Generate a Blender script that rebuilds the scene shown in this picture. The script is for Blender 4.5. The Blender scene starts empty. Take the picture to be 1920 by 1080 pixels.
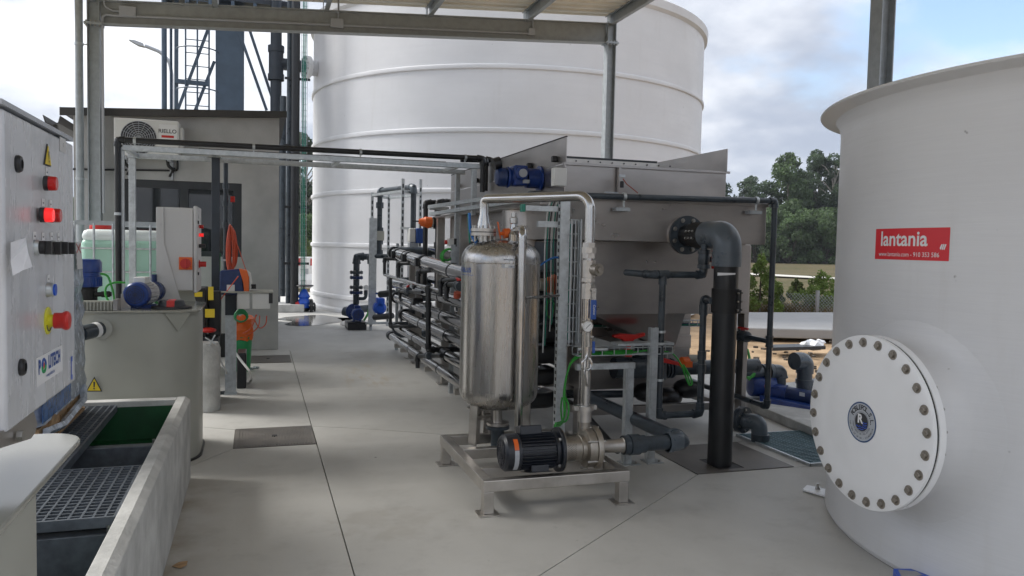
import bpy, bmesh, math, random
from mathutils import Vector, Matrix, Quaternion
from math import pi, sin, cos, radians, sqrt, atan2
random.seed(7)
S = bpy.context.scene
C = S.collection

# ---------------- camera, world, sun, exposure ----------------
cam_d = bpy.data.cameras.new('camera'); cam = bpy.data.objects.new('camera', cam_d); C.objects.link(cam)
_r, _d, _f = Vector((0.9516915, -0.30631739, 0.02128259)), Vector((0.00385402, -0.05738988, -0.9983444)), Vector((0.30703166, 0.9501979, -0.05343691))
cam.matrix_world = Matrix(((_r.x, -_d.x, -_f.x, 0), (_r.y, -_d.y, -_f.y, 0), (_r.z, -_d.z, -_f.z, 1.5), (0, 0, 0, 1)))
cam_d.sensor_width = 36; cam_d.lens = 36 * 1476.43 / 1920; cam_d.clip_start = 0.05; cam_d.clip_end = 3000
S.camera = cam
S.view_settings.view_transform = 'Standard'; S.view_settings.look = 'None'
S.view_settings.exposure = 2.42; S.view_settings.gamma = 1; S.view_settings.use_curve_mapping = False

SUN_AZ, SUN_EL = radians(-58), radians(42)          # azimuth from +Y towards +X
sdir = Vector((sin(SUN_AZ) * cos(SUN_EL), cos(SUN_AZ) * cos(SUN_EL), sin(SUN_EL)))
sun_d = bpy.data.lights.new('sun', 'SUN'); sun_d.energy = 0.8; sun_d.angle = radians(24); sun_d.color = (1, .97, .92)
sun = bpy.data.objects.new('sun', sun_d); C.objects.link(sun)
sun.rotation_euler = sdir.to_track_quat('Z', 'Y').to_euler(); sun.location = (-20, 20, 30)

W = bpy.data.worlds.new('World'); S.world = W; W.use_nodes = True
wt = W.node_tree; wt.nodes.clear()
def wn(t, **k):
    n = wt.nodes.new(t)
    for a, b in k.items(): setattr(n, a, b)
    return n
wl = wt.links.new
sky = wn('ShaderNodeTexSky', sky_type='NISHITA', sun_disc=False, sun_elevation=SUN_EL, sun_rotation=SUN_AZ, air_density=1.0, dust_density=1.2)
tc = wn('ShaderNodeTexCoord'); sep = wn('ShaderNodeSeparateXYZ'); wl(tc.outputs['Generated'], sep.inputs[0])
def wm(op, a, b=None, clamp=False):
    n = wn('ShaderNodeMath', operation=op, use_clamp=clamp)
    for i, v in enumerate((a, b)):
        if v is None: continue
        if isinstance(v, (int, float)): n.inputs[i].default_value = v
        else: wl(v, n.inputs[i])
    return n.outputs[0]
zc_ = wm('ADD', wm('MAXIMUM', sep.outputs[2], 0.0), 0.30)
cmb = wn('ShaderNodeCombineXYZ'); wl(wm('DIVIDE', sep.outputs[0], zc_), cmb.inputs[0]); wl(wm('DIVIDE', sep.outputs[1], zc_), cmb.inputs[1])
def wnoise(scale, detail, off, rough=.55):
    mp = wn('ShaderNodeMapping'); mp.inputs['Location'].default_value = off; wl(cmb.outputs[0], mp.inputs[0])
    n = wn('ShaderNodeTexNoise'); n.inputs['Scale'].default_value = scale; n.inputs['Detail'].default_value = detail; n.inputs['Roughness'].default_value = rough
    wl(mp.outputs[0], n.inputs['Vector']); return n.outputs['Fac']
def wramp(v, a, b):
    n = wn('ShaderNodeMapRange', interpolation_type='SMOOTHSTEP'); wl(v, n.inputs[0]); n.inputs[1].default_value = a; n.inputs[2].default_value = b
    return n.outputs[0]
def wmix(f, a, b):
    n = wn('ShaderNodeMix', data_type='RGBA'); 
    if isinstance(f, float): n.inputs[0].default_value = f
    else: wl(f, n.inputs[0])
    for i, v in ((6, a), (7, b)):
        if isinstance(v, tuple): n.inputs[i].default_value = v
        else: wl(v, n.inputs[i])
    return n.outputs[2]
cover = wramp(wnoise(.95, 8, (3.1, 7.7, 0)), .33, .46)
body = wramp(wnoise(1.25, 9, (11.1, 2.7, 0), .55), .38, .64)
dot = wn('ShaderNodeVectorMath', operation='DOT_PRODUCT'); nrm = wn('ShaderNodeVectorMath', operation='NORMALIZE')
wl(tc.outputs['Generated'], nrm.inputs[0]); wl(nrm.outputs[0], dot.inputs[0]); dot.inputs[1].default_value = sdir
glow = wm('POWER', wm('MAXIMUM', dot.outputs['Value'], 0.0), 4.0)
cloud = wmix(body, (1.9, 2.15, 2.65, 1), (4.5, 4.6, 4.8, 1))
gl = wn('ShaderNodeVectorMath', operation='SCALE'); gl.inputs[0].default_value = (1, .97, .93); wl(wm('MULTIPLY', glow, 3.0), gl.inputs[3])
add = wn('ShaderNodeVectorMath', operation='ADD'); wl(cloud, add.inputs[0]); wl(gl.outputs[0], add.inputs[1])
final = wmix(cover, sky.outputs[0], add.outputs[0])
bg = wn('ShaderNodeBackground'); bg.inputs['Strength'].default_value = 0.05; wl(final, bg.inputs[0])
wo = wn('ShaderNodeOutputWorld'); wl(bg.outputs[0], wo.inputs[0])
S.render.engine = 'CYCLES'; S.cycles.max_bounces = 14; S.cycles.diffuse_bounces = 8

# ---------------- materials ----------------
MATS = {}
def mat(name, col, rough=.5, metal=0., noise=0., nscale=8., stretch=(1, 1, 1), bump=0., bscale=None, col2=None, rvar=0., trans=0., emit=None, estr=0., alpha=1., spec=.5, coords='Object', detail=5, lo=.35, hi=.65, bstretch=None):
    m = bpy.data.materials.new(name); m.use_nodes = True; nt = m.node_tree; b = nt.nodes['Principled BSDF']
    c4 = (*col, 1); b.inputs['Base Color'].default_value = c4; b.inputs['Roughness'].default_value = rough; b.inputs['Metallic'].default_value = metal
    b.inputs['Specular IOR Level'].default_value = spec
    if trans: b.inputs['Transmission Weight'].default_value = trans
    if alpha < 1: b.inputs['Alpha'].default_value = alpha
    if emit: b.inputs['Emission Color'].default_value = (*emit, 1); b.inputs['Emission Strength'].default_value = estr
    if noise or bump or rvar or col2:
        t = nt.nodes.new('ShaderNodeTexCoord'); mp = nt.nodes.new('ShaderNodeMapping'); mp.inputs['Scale'].default_value = stretch
        nt.links.new(t.outputs[coords], mp.inputs[0])
        n = nt.nodes.new('ShaderNodeTexNoise'); n.inputs['Scale'].default_value = nscale; n.inputs['Detail'].default_value = detail; n.inputs['Roughness'].default_value = .6
        nt.links.new(mp.outputs[0], n.inputs['Vector'])
        mr = nt.nodes.new('ShaderNodeMapRange'); mr.inputs[1].default_value = lo; mr.inputs[2].default_value = hi; nt.links.new(n.outputs['Fac'], mr.inputs[0])
        if noise or col2:
            mx = nt.nodes.new('ShaderNodeMix'); mx.data_type = 'RGBA'
            mx.inputs[6].default_value = (*[c * (1 - noise) for c in col], 1)
            mx.inputs[7].default_value = (*(col2 if col2 else [min(1, c * (1 + noise)) for c in col]), 1)
            nt.links.new(mr.outputs[0], mx.inputs[0]); nt.links.new(mx.outputs[2], b.inputs['Base Color'])
        if rvar:
            r2 = nt.nodes.new('ShaderNodeMapRange'); r2.inputs[1].default_value = .3; r2.inputs[2].default_value = .7
            r2.inputs[3].default_value = max(0.02, rough - rvar); r2.inputs[4].default_value = rough + rvar
            nt.links.new(n.outputs['Fac'], r2.inputs[0]); nt.links.new(r2.outputs[0], b.inputs['Roughness'])
        if bump:
            n2 = n
            if bscale or bstretch:
                n2 = nt.nodes.new('ShaderNodeTexNoise'); n2.inputs['Scale'].default_value = bscale or nscale; n2.inputs['Detail'].default_value = 4
                if bstretch:
                    mp2 = nt.nodes.new('ShaderNodeMapping'); mp2.inputs['Scale'].default_value = bstretch; nt.links.new(t.outputs[coords], mp2.inputs[0]); nt.links.new(mp2.outputs[0], n2.inputs['Vector'])
                else: nt.links.new(mp.outputs[0], n2.inputs['Vector'])
            bp = nt.nodes.new('ShaderNodeBump'); bp.inputs['Strength'].default_value = bump; bp.inputs['Distance'].default_value = .01
            nt.links.new(n2.outputs['Fac'], bp.inputs['Height']); nt.links.new(bp.outputs[0], b.inputs['Normal'])
    MATS[name] = m
    return m
mat('concrete_rough', (.47, .47, .455), .85, noise=.20, nscale=5, bump=.4, bscale=45, detail=8)
mat('concrete_white', (.33, .33, .33), .8, noise=.06, nscale=2, detail=6)
mat('render_grey', (.45, .445, .437), .9, noise=.13, nscale=1.6, bump=.25, bscale=90, detail=8)
mat('galv', (.50, .53, .545), .42, .75, noise=.14, nscale=22, rvar=.1, detail=3)
mat('galv_dark', (.36, .39, .41), .5, .4, noise=.12, nscale=14, rvar=.1, detail=4)
mat('canopy_steel', (.34, .36, .365), .5, .2, noise=.10, nscale=9, rvar=.08)
mat('roof_sheet', (.78, .74, .64), .6, .1, noise=.10, nscale=5, stretch=(.3, 3, 1))
mat('stainless', (.42, .41, .40), .27, 1., noise=.06, nscale=3, stretch=(9, 9, .5), rvar=.07, bump=.02, bscale=40, detail=6)
mat('stainless_sheet', (.41, .385, .368), .34, .95, noise=.14, nscale=1.3, rvar=.10, stretch=(1, 1, 2.0), bump=.35, bscale=1.4, detail=6)
mat('stainless_pipe', (.47, .46, .445), .20, 1., noise=.08, nscale=9, rvar=.06)
mat('rack_steel', (.34, .335, .33), .13, 1., noise=.10, nscale=9, rvar=.06)
mat('stainless_tube', (.50, .475, .445), .38, .95, noise=.12, nscale=8, rvar=.08)
mat('cast_steel', (.36, .33, .29), .42, .9, noise=.18, nscale=12, bump=.1, bscale=60)
mat('pvc', (.040, .052, .064), .33, noise=.30, nscale=9, rvar=.08)
mat('pvc_light', (.085, .105, .125), .32, noise=.10, nscale=7, rvar=.08)
mat('hdpe', (.012, .013, .015), .38, noise=.2, nscale=6, rvar=.08)
mat('rubber', (.012, .012, .012), .6)
mat('motor_black', (.014, .017, .024), .38, rvar=.08, nscale=12, noise=.2)
mat('grp_cover', (.80, .80, .80), .3, noise=.02, nscale=5, bump=.02, bscale=20)
mat('pp_gloss', (.27, .27, .235), .10, noise=.05, nscale=2.5, rvar=.05)
mat('pp', (.36, .36, .315), .38, noise=.05, nscale=2.5, rvar=.07, bump=.015, bscale=20)
mat('cabinet', (.52, .515, .50), .36, noise=.05, nscale=4, rvar=.12, stretch=(1, 1.6, .6), detail=8)
mat('cabinet_film', (.52, .53, .55), .25, noise=.12, nscale=5, rvar=.14, stretch=(1, 2.5, .7), detail=9)
mat('white_plastic', (.66, .66, .64), .45)
mat('paper', (.70, .70, .72), .8, noise=.06, nscale=16)
mat('label_white', (.72, .72, .72), .5)
mat('black_plastic', (.018, .018, .02), .4)
mat('dark_print', (.03, .03, .035), .6)
mat('red_plastic', (.52, .02, .015), .35)
mat('red_lens', (.50, .012, .01), .15, emit=(1, .02, .02), estr=0.0)
mat('red_lens_lit', (.8, .02, .02), .15, emit=(1, .03, .03), estr=.12)
mat('red_sticker', (.62, .012, .022), .35)
mat('orange', (.72, .13, .015), .4)
mat('orange_hose', (.62, .085, .03), .35)
mat('yellow', (.65, .48, .02), .45)
mat('yellow_ring', (.62, .60, .03), .45)
mat('blue_motor', (.012, .042, .20), .32, noise=.2, nscale=20)
mat('blue_dark', (.010, .030, .115), .35, noise=.2, nscale=12)
mat('blue_bright', (.012, .085, .50), .35, noise=.2, nscale=14)
mat('blue_print', (.02, .07, .28), .5)
mat('badge_grey', (.40, .42, .45), .4)
mat('badge_blue', (.015, .06, .17), .4)
mat('green_cable', (.03, .30, .035), .4)
mat('green_wire', (.02, .22, .16), .45)
mat('green_plastic', (.015, .28, .09), .4)
mat('blue_wire', (.02, .14, .42), .4)
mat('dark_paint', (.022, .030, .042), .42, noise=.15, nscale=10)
mat('tower_blue', (.055, .085, .125), .5, noise=.12, nscale=4)
mat('roof_dark', (.045, .043, .042), .5)
mat('frame_dark', (.030, .034, .040), .45)
mat('ibc_body', (.40, .64, .52), .35, noise=.05, nscale=3)
mat('ibc_white', (.70, .75, .74), .4)
mat('wood', (.36, .23, .12), .7, noise=.3, nscale=7, stretch=(1, 6, 6), detail=6)
mat('film', (.42, .47, .55), .22, noise=.35, nscale=4, stretch=(1, 3, 3), rvar=.12, bump=.6, bscale=12, detail=8)
mat('film_blue', (.05, .13, .33), .25, noise=.4, nscale=5, stretch=(1, 3, 3), bump=.6, bscale=12, detail=8)
mat('grating', (.105, .12, .14), .5, .3, noise=.2, nscale=20)
mat('grating_teal', (.11, .19, .22), .5, .2, noise=.2, nscale=20)
mat('plate_grey', (.15, .138, .125), .55, .35, noise=.25, nscale=5, detail=7, rvar=.1)
mat('trough_inside', (.008, .075, .025), .6, noise=.3, nscale=4)
mat('green_water', (.004, .06, .016), .06, noise=.3, nscale=2)
mat('shaded_water', (.004, .006, .005), .08)  # trough water again, with the shade of the near cells put into its colour
mat('joint_dark', (.06, .056, .05), .9)
mat('sand', (.36, .29, .18), .95, noise=.25, nscale=1.2, detail=10, bump=.6, bscale=6)
mat('puddle', (.15, .148, .14), .10)
mat('bark', (.10, .085, .07), .9, noise=.3, nscale=6)
mat('bark_pale', (.26, .24, .21), .9, noise=.3, nscale=3)
mat('leaf_dark', (.075, .112, .062), .6, noise=.45, nscale=.55, detail=3)
mat('leaf_mid', (.095, .145, .062), .6, noise=.45, nscale=.55, detail=3)
mat('leaf_bright', (.17, .24, .06), .55, noise=.4, nscale=2.5, detail=3)
mat('leaf_olive', (.11, .14, .05), .6, noise=.35, nscale=2, detail=3)
mat('dry_weed', (.20, .155, .075), .9, noise=.3, nscale=2)
mat('steel_bolt', (.42, .41, .39), .35, 1., noise=.15, nscale=30)
mat('washer', (.30, .29, .27), .45, .9)
mat('bulb_glass', (.03, .035, .04), .05, spec=.6)
mat('window_glass', (.012, .015, .018), .04, spec=.7)
mat('gauge_face', (.72, .72, .72), .3)
mat('plastic_bag', (.75, .76, .78), .3)
mat('road_pale', (.55, .53, .49), .9)
mat('insulation_cable', (.60, .60, .58), .5)
mat('red_brown', (.35, .06, .03), .6)

def floor_mat():
    m = bpy.data.materials.new('floor_concrete'); m.use_nodes = True; nt = m.node_tree; b = nt.nodes['Principled BSDF']; L = nt.links.new; N = nt.nodes.new
    geo = N('ShaderNodeNewGeometry')
    def noise(sc, det, st=(1, 1, 1), rough=.6):
        mp = N('ShaderNodeMapping'); mp.inputs['Scale'].default_value = st; L(geo.outputs['Position'], mp.inputs[0])
        n = N('ShaderNodeTexNoise'); n.inputs['Scale'].default_value = sc; n.inputs['Detail'].default_value = det; n.inputs['Roughness'].default_value = rough; L(mp.outputs[0], n.inputs['Vector']); return n.outputs['Fac']
    def mr(v, a, c, x=0., y=1.):
        n = N('ShaderNodeMapRange'); L(v, n.inputs[0]); n.inputs[1].default_value = a; n.inputs[2].default_value = c; n.inputs[3].default_value = x; n.inputs[4].default_value = y; return n.outputs[0]
    def mix(f, a, c):
        n = N('ShaderNodeMix'); n.data_type = 'RGBA'; L(f, n.inputs[0])
        for i, v in ((6, a), (7, c)):
            if isinstance(v, tuple): n.inputs[i].default_value = (*v, 1)
            else: L(v, n.inputs[i])
        return n.outputs[2]
    c = mix(mr(noise(.7, 9, (1, .55, 1)), .32, .68), (.42, .412, .388), (.55, .542, .515))
    c = mix(mr(noise(3.2, 10, (1, 1, 1), .7), .52, .76, 0, .6), c, (.34, .33, .31))
    c = mix(mr(noise(1.9, 7, (.25, 1.4, 1)), .56, .74, 0, .35), c, (.60, .59, .565))
    c = mix(mr(noise(26, 3), .66, .74, 0, .35), c, (.27, .26, .24))
    v = N('ShaderNodeTexVoronoi'); v.inputs['Scale'].default_value = 1.7; v.inputs['Randomness'].default_value = 1.0; L(geo.outputs['Position'], v.inputs['Vector'])
    c = mix(mr(v.outputs['Distance'], .012, .022, .85, 0.), c, (.06, .055, .05))
    w = N('ShaderNodeTexVoronoi'); w.inputs['Scale'].default_value = .55; L(geo.outputs['Position'], w.inputs['Vector'])
    n4 = noise(5, 6); ad = N('ShaderNodeMath'); ad.operation = 'ADD'; L(w.outputs['Distance'], ad.inputs[0]); L(mr(n4, .3, .7, -.10, .10), ad.inputs[1])
    c = mix(mr(ad.outputs[0], .12, .20, .26, 0.), c, (.30, .27, .225))
    sx_ = N('ShaderNodeSeparateXYZ'); L(geo.outputs['Position'], sx_.inputs[0])
    def mul(a, q):
        n = N('ShaderNodeMath'); n.operation = 'MULTIPLY'; L(a, n.inputs[0]); L(q, n.inputs[1]); return n.outputs[0]
    dirt = mul(mul(mr(sx_.outputs[0], -.40, -.13, 1, 0), mr(sx_.outputs[1], 5.35, 4.9, 0, 1)), mr(noise(2.6, 8), .38, .62, .1, .9))
    c = mix(dirt, c, (.27, .225, .165))
    rust = mul(mul(mr(sx_.outputs[0], 1.55, 1.25, 0, 1), mr(sx_.outputs[0], .75, 1.1, 0, 1)), mul(mul(mr(sx_.outputs[1], 8.0, 8.5, 0, 1), mr(sx_.outputs[1], 9.9, 9.3, 0, 1)), mr(noise(4, 8, (2, .5, 1)), .50, .64, 0, .5)))
    c = mix(rust, c, (.40, .29, .15))
    L(c, b.inputs['Base Color']); L(mr(noise(.9, 6), .35, .65, .50, .75), b.inputs['Roughness']); b.inputs['Specular IOR Level'].default_value = .35
    bp = N('ShaderNodeBump'); bp.inputs['Strength'].default_value = .12; bp.inputs['Distance'].default_value = .004; L(noise(40, 6), bp.inputs['Height']); L(bp.outputs[0], b.inputs['Normal'])
    MATS['floor_concrete'] = m
floor_mat()
def leafify(n):
    m = MATS[n]; nt = m.node_tree; b = nt.nodes['Principled BSDF']; out = [x for x in nt.nodes if x.type == 'OUTPUT_MATERIAL'][0]
    t = nt.nodes.new('ShaderNodeBsdfTranslucent'); mx = nt.nodes.new('ShaderNodeMixShader'); mx.inputs[0].default_value = .5
    if b.inputs['Base Color'].links: nt.links.new(b.inputs['Base Color'].links[0].from_socket, t.inputs['Color'])
    nt.links.new(b.outputs[0], mx.inputs[1]); nt.links.new(t.outputs[0], mx.inputs[2]); nt.links.new(mx.outputs[0], out.inputs['Surface'])
for n_ in ('leaf_dark', 'leaf_mid', 'leaf_bright', 'leaf_olive', 'dry_weed'): leafify(n_)

def grp_mat(name, col, rough, ring, bumpz, bstr, speck):
    m = bpy.data.materials.new(name); m.use_nodes = True; nt = m.node_tree; b = nt.nodes['Principled BSDF']; L = nt.links.new; N = nt.nodes.new
    geo = N('ShaderNodeNewGeometry')
    def noise(sc, det, st, rough=.6):
        mp = N('ShaderNodeMapping'); mp.inputs['Scale'].default_value = st; L(geo.outputs['Position'], mp.inputs[0])
        n = N('ShaderNodeTexNoise'); n.inputs['Scale'].default_value = sc; n.inputs['Detail'].default_value = det; n.inputs['Roughness'].default_value = rough; L(mp.outputs[0], n.inputs['Vector']); return n.outputs['Fac']
    def mr(v, a, c, x=0., y=1.):
        n = N('ShaderNodeMapRange'); L(v, n.inputs[0]); n.inputs[1].default_value = a; n.inputs[2].default_value = c; n.inputs[3].default_value = x; n.inputs[4].default_value = y; return n.outputs[0]
    def mix(f, a, c):
        n = N('ShaderNodeMix'); n.data_type = 'RGBA'; L(f, n.inputs[0])
        for i, v in ((6, a), (7, c)):
            if isinstance(v, tuple): n.inputs[i].default_value = (*v, 1)
            else: L(v, n.inputs[i])
        return n.outputs[2]
    sc = lambda k, t=(1, 1, 1): tuple(min(1, c * k * q) for c, q in zip(col, t))
    c = mix(mr(noise(.8, 8, (1, 1, 1.6)), .3, .7), sc(.93), sc(1.04))
    c = mix(mr(noise(ring, 5, (.5, .5, 9)), .45, .75, 0, .5), c, sc(.94, (1, 1, 1.01)))
    c = mix(mr(noise(5.5, 6, (1, 1, .10), .7), .56, .78, 0, .5), c, sc(.86, (1, .985, .955)))
    c = mix(mr(noise(speck, 2, (1, 1, 1)), .755, .79, 0, .6), c, (.16, .15, .14))
    L(c, b.inputs['Base Color']); L(mr(noise(2.2, 6, (1, 1, 2)), .3, .7, rough - .1, rough + .12), b.inputs['Roughness'])
    bp = N('ShaderNodeBump'); bp.inputs['Strength'].default_value = bstr; bp.inputs['Distance'].default_value = .02; L(noise(bumpz, 6, (.35, .35, 7)), bp.inputs['Height']); L(bp.outputs[0], b.inputs['Normal'])
    MATS[name] = m
grp_mat('grp_white', (.66, .66, .665), .38, 6, 5, .10, 16)
grp_mat('grp_big', (.68, .68, .69), .5, 1.4, 1.2, .09, 9)

# ---------------- mesh building ----------------
def V3(p): return p if isinstance(p, Vector) else Vector(p)
ZU = Vector((0, 0, 1))
def frame_of(d, up=None):
    d = d.normalized(); u = V3(up) if up else ZU
    if abs(d.dot(u)) > .98: u = Vector((0, 1, 0)) if abs(d.y) < .9 else Vector((1, 0, 0))
    x = u.cross(d).normalized(); y = d.cross(x).normalized()
    return x, y, d
class MB:
    def __init__(s): s.bm = bmesh.new(); s.mi = 0; s.mats = []
    def m(s, name):
        if name not in s.mats: s.mats.append(name)
        s.mi = s.mats.index(name); return s
    def face(s, vs):
        try:
            f = s.bm.faces.new(vs); f.material_index = s.mi; return f
        except ValueError: return None
    def vs(s, pts): return [s.bm.verts.new(V3(p)) for p in pts]
    def poly(s, pts): s.face(s.vs(pts)); return s
    def box(s, x0, x1, y0, y1, z0, z1):
        v = s.vs([(x, y, z) for z in (z0, z1) for y in (y0, y1) for x in (x0, x1)])
        for q in ((0, 2, 3, 1), (4, 5, 7, 6), (0, 1, 5, 4), (2, 6, 7, 3), (0, 4, 6, 2), (1, 3, 7, 5)): s.face([v[i] for i in q])
        return s
    def obox(s, c, ax, ay, az, a, b, h):          # oriented box, half sizes a b h
        c, ax, ay, az = V3(c), V3(ax), V3(ay), V3(az)
        v = s.vs([c + ax * (i * a) + ay * (j * b) + az * (k * h) for k in (-1, 1) for j in (-1, 1) for i in (-1, 1)])
        for q in ((0, 2, 3, 1), (4, 5, 7, 6), (0, 1, 5, 4), (2, 6, 7, 3), (0, 4, 6, 2), (1, 3, 7, 5)): s.face([v[i] for i in q])
        return s
    def bar(s, p, q, w, h, up=None):
        p, q = V3(p), V3(q); x, y, d = frame_of(q - p, up)
        return s.obox((p + q) / 2, x, y, d, w / 2, h / 2, (q - p).length / 2)
    def ring(s, c, x, y, r, n, ph=0): return s.vs([c + x * (r * cos(2 * pi * i / n + ph)) + y * (r * sin(2 * pi * i / n + ph)) for i in range(n)])
    def bridge(s, a, b):
        n = len(a)
        for i in range(n): s.face([a[i], a[(i + 1) % n], b[(i + 1) % n], b[i]])
    def cyl(s, p, q, r, r2=None, n=16, caps=True):
        p, q = V3(p), V3(q); x, y, d = frame_of(q - p); r2 = r if r2 is None else r2
        a = s.ring(p, x, y, r, n); b = s.ring(q, x, y, r2, n); s.bridge(a, b)
        if caps: s.face(a[::-1]); s.face(b)
        return s
    def lathe(s, prof, o, axis=(0, 0, 1), n=24, caps=True, up=None):      # prof: (radius, t)
        o = V3(o); x, y, d = frame_of(V3(axis), up); prev = None; first = None
        for r, t in prof:
            c = o + d * t
            cur = s.ring(c, x, y, max(r, 1e-4), n)
            if prev: s.bridge(prev, cur)
            else: first = cur
            prev = cur
        if caps: s.face(first[::-1]); s.face(prev)
        return s
    def sweep(s, pts, r, n=10, caps=True):
        pts = [V3(p) for p in pts]; prev = None; x = None
        for i, p in enumerate(pts):
            d = (pts[min(i + 1, len(pts) - 1)] - pts[max(i - 1, 0)]).normalized()
            if x is None: x, y, _ = frame_of(d)
            else:
                x = (x - d * x.dot(d)); x = x.normalized() if x.length > 1e-5 else frame_of(d)[0]; y = d.cross(x)
            rr = r[i] if isinstance(r, (list, tuple)) else r
            cur = s.ring(p, x, y, rr, n)
            if prev: s.bridge(prev, cur)
            elif caps: s.face(cur[::-1])
            prev = cur
        if caps: s.face(prev)
        return s
    def tube(s, pts, r, bend=None, n=12, seg=5): return s.sweep(rounded(pts, bend if bend is not None else r * 1.6, seg), r, n)
    def prism(s, pts, vec):
        v = V3(vec); a = s.vs(pts); b = s.vs([V3(p) + v for p in pts]); k = len(a)
        s.face(a[::-1]); s.face(b)
        for i in range(k): s.face([a[i], a[(i + 1) % k], b[(i + 1) % k], b[i]])
        return s
    def ball(s, c, r, n=12, m=8, sc=(1, 1, 1)):
        c = V3(c); rows = []
        for j in range(1, m):
            t = pi * j / m
            rows.append(s.vs([c + Vector((sc[0] * r * sin(t) * cos(2 * pi * i / n), sc[1] * r * sin(t) * sin(2 * pi * i / n), sc[2] * r * cos(t))) for i in range(n)]))
        top = s.bm.verts.new(c + Vector((0, 0, r * sc[2]))); bot = s.bm.verts.new(c - Vector((0, 0, r * sc[2])))
        for i in range(n): s.face([top, rows[0][i], rows[0][(i + 1) % n]]); s.face([bot, rows[-1][(i + 1) % n], rows[-1][i]])
        for a, b in zip(rows, rows[1:]):
            for i in range(n): s.face([a[i], b[i], b[(i + 1) % n], a[(i + 1) % n]])
        return s
    def hbeam(s, p, q, h, b, tf=.01, tw=.007, up=None):      # H/I section, h along 'up'
        p, q = V3(p), V3(q); x, y, d = frame_of(q - p, up); c = (p + q) / 2; L = (q - p).length / 2
        s.obox(c + y * (h / 2 - tf / 2), x, y, d, b / 2, tf / 2, L); s.obox(c - y * (h / 2 - tf / 2), x, y, d, b / 2, tf / 2, L)
        s.obox(c, x, y, d, tw / 2, h / 2 - tf, L); return s
    def cprof(s, p, q, w, h, t=.004, up=None, side=1):        # C channel open towards side*x
        p, q = V3(p), V3(q); x, y, d = frame_of(q - p, up); c = (p + q) / 2; L = (q - p).length / 2
        s.obox(c - x * (side * (w / 2 - t / 2)), x, y, d, t / 2, h / 2, L)
        for k in (-1, 1):
            s.obox(c + y * (k * (h / 2 - t / 2)) + x * (side * t / 2), x, y, d, w / 2 - t / 2, t / 2, L)
            s.obox(c + y * (k * (h / 2 - t - .006)) + x * (side * (w / 2 - t / 2)), x, y, d, t / 2, .006, L)
        return s
def rounded(pts, rad, seg=5):
    pts = [V3(p) for p in pts]; out = [pts[0]]
    for i in range(1, len(pts) - 1):
        a, b, c = pts[i - 1], pts[i], pts[i + 1]; u = (a - b); w = (c - b)
        lu, lw = u.length, w.length; u = u / lu; w = w / lw
        ang = u.angle(w)
        if ang > pi - .02: out.append(b); continue
        t = min(rad / math.tan(ang / 2), lu * .49, lw * .49); r = t * math.tan(ang / 2)
        bis = (u + w).normalized(); cc = b + bis * (r / sin(ang / 2))
        s0 = b + u * t - cc; s1 = b + w * t - cc
        ax = s0.cross(s1); tot = s0.angle(s1); ax.normalize()
        for k in range(seg + 1): out.append(cc + Quaternion(ax, tot * k / seg) @ s0)
    out.append(pts[-1]); return out
def build(name, mb, mats, parent=None, smooth=True, ang=.6, bevel=0, kind=None, label=None, weld=False):
    bm = mb.bm
    if weld: bmesh.ops.remove_doubles(bm, verts=bm.verts, dist=1e-4)
    bmesh.ops.recalc_face_normals(bm, faces=bm.faces)
    if smooth:
        for f in bm.faces: f.smooth = True
        for e in bm.edges:
            if len(e.link_faces) == 2 and e.calc_face_angle(0) > ang: e.smooth = False
    if bm.verts:
        xs = [v.co for v in bm.verts]; lo = Vector((min(v.x for v in xs), min(v.y for v in xs), min(v.z for v in xs))); hi = Vector((max(v.x for v in xs), max(v.y for v in xs), max(v.z for v in xs)))
        c = Vector(((lo.x + hi.x) / 2, (lo.y + hi.y) / 2, lo.z))
    else: c = Vector()
    for v in bm.verts: v.co -= c
    me = bpy.data.meshes.new(name); bm.to_mesh(me); bm.free()
    names = mb.mats if mb.mats else ([mats] if isinstance(mats, str) else list(mats))
    for n in names: me.materials.append(MATS[n])
    o = bpy.data.objects.new(name, me); C.objects.link(o)
    base = Vector()
    if parent is not None:
        o.parent = parent; base = wpos(parent)
    o.location = c - base
    if bevel:
        b = o.modifiers.new('bevel', 'BEVEL'); b.width = bevel; b.segments = 2; b.limit_method = 'ANGLE'; b.angle_limit = radians(40)
    if kind: o['kind'] = kind
    if label: o['label'] = label
    return o
def wpos(o):
    p = Vector(o.location)
    while o.parent: o = o.parent; p += o.location
    return p
def tag(o, label, cat, group=None):
    o['label'] = label; o['category'] = cat
    if group: o['group'] = group
    return o
def thing(name, label, cat, loc=(0, 0, 0), group=None):
    o = bpy.data.objects.new(name, None); C.objects.link(o); o.location = loc; o.empty_display_size = .1
    return tag(o, label, cat, group)
def copy_tree(o, delta=(0, 0, 0), label=None, parent=None):
    c = o.copy(); C.objects.link(c)
    if parent is not None: c.parent = parent
    else: c.location = Vector(o.location) + Vector(delta)
    if label: c['label'] = label
    for ch in list(o.children): copy_tree(ch, parent=c)
    return c
def part_at(src, parent, pos):          # a further part sharing mesh data, at world position pos
    o = src.copy(); C.objects.link(o); o.parent = parent; o.location = V3(pos) - wpos(parent); return o
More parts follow.
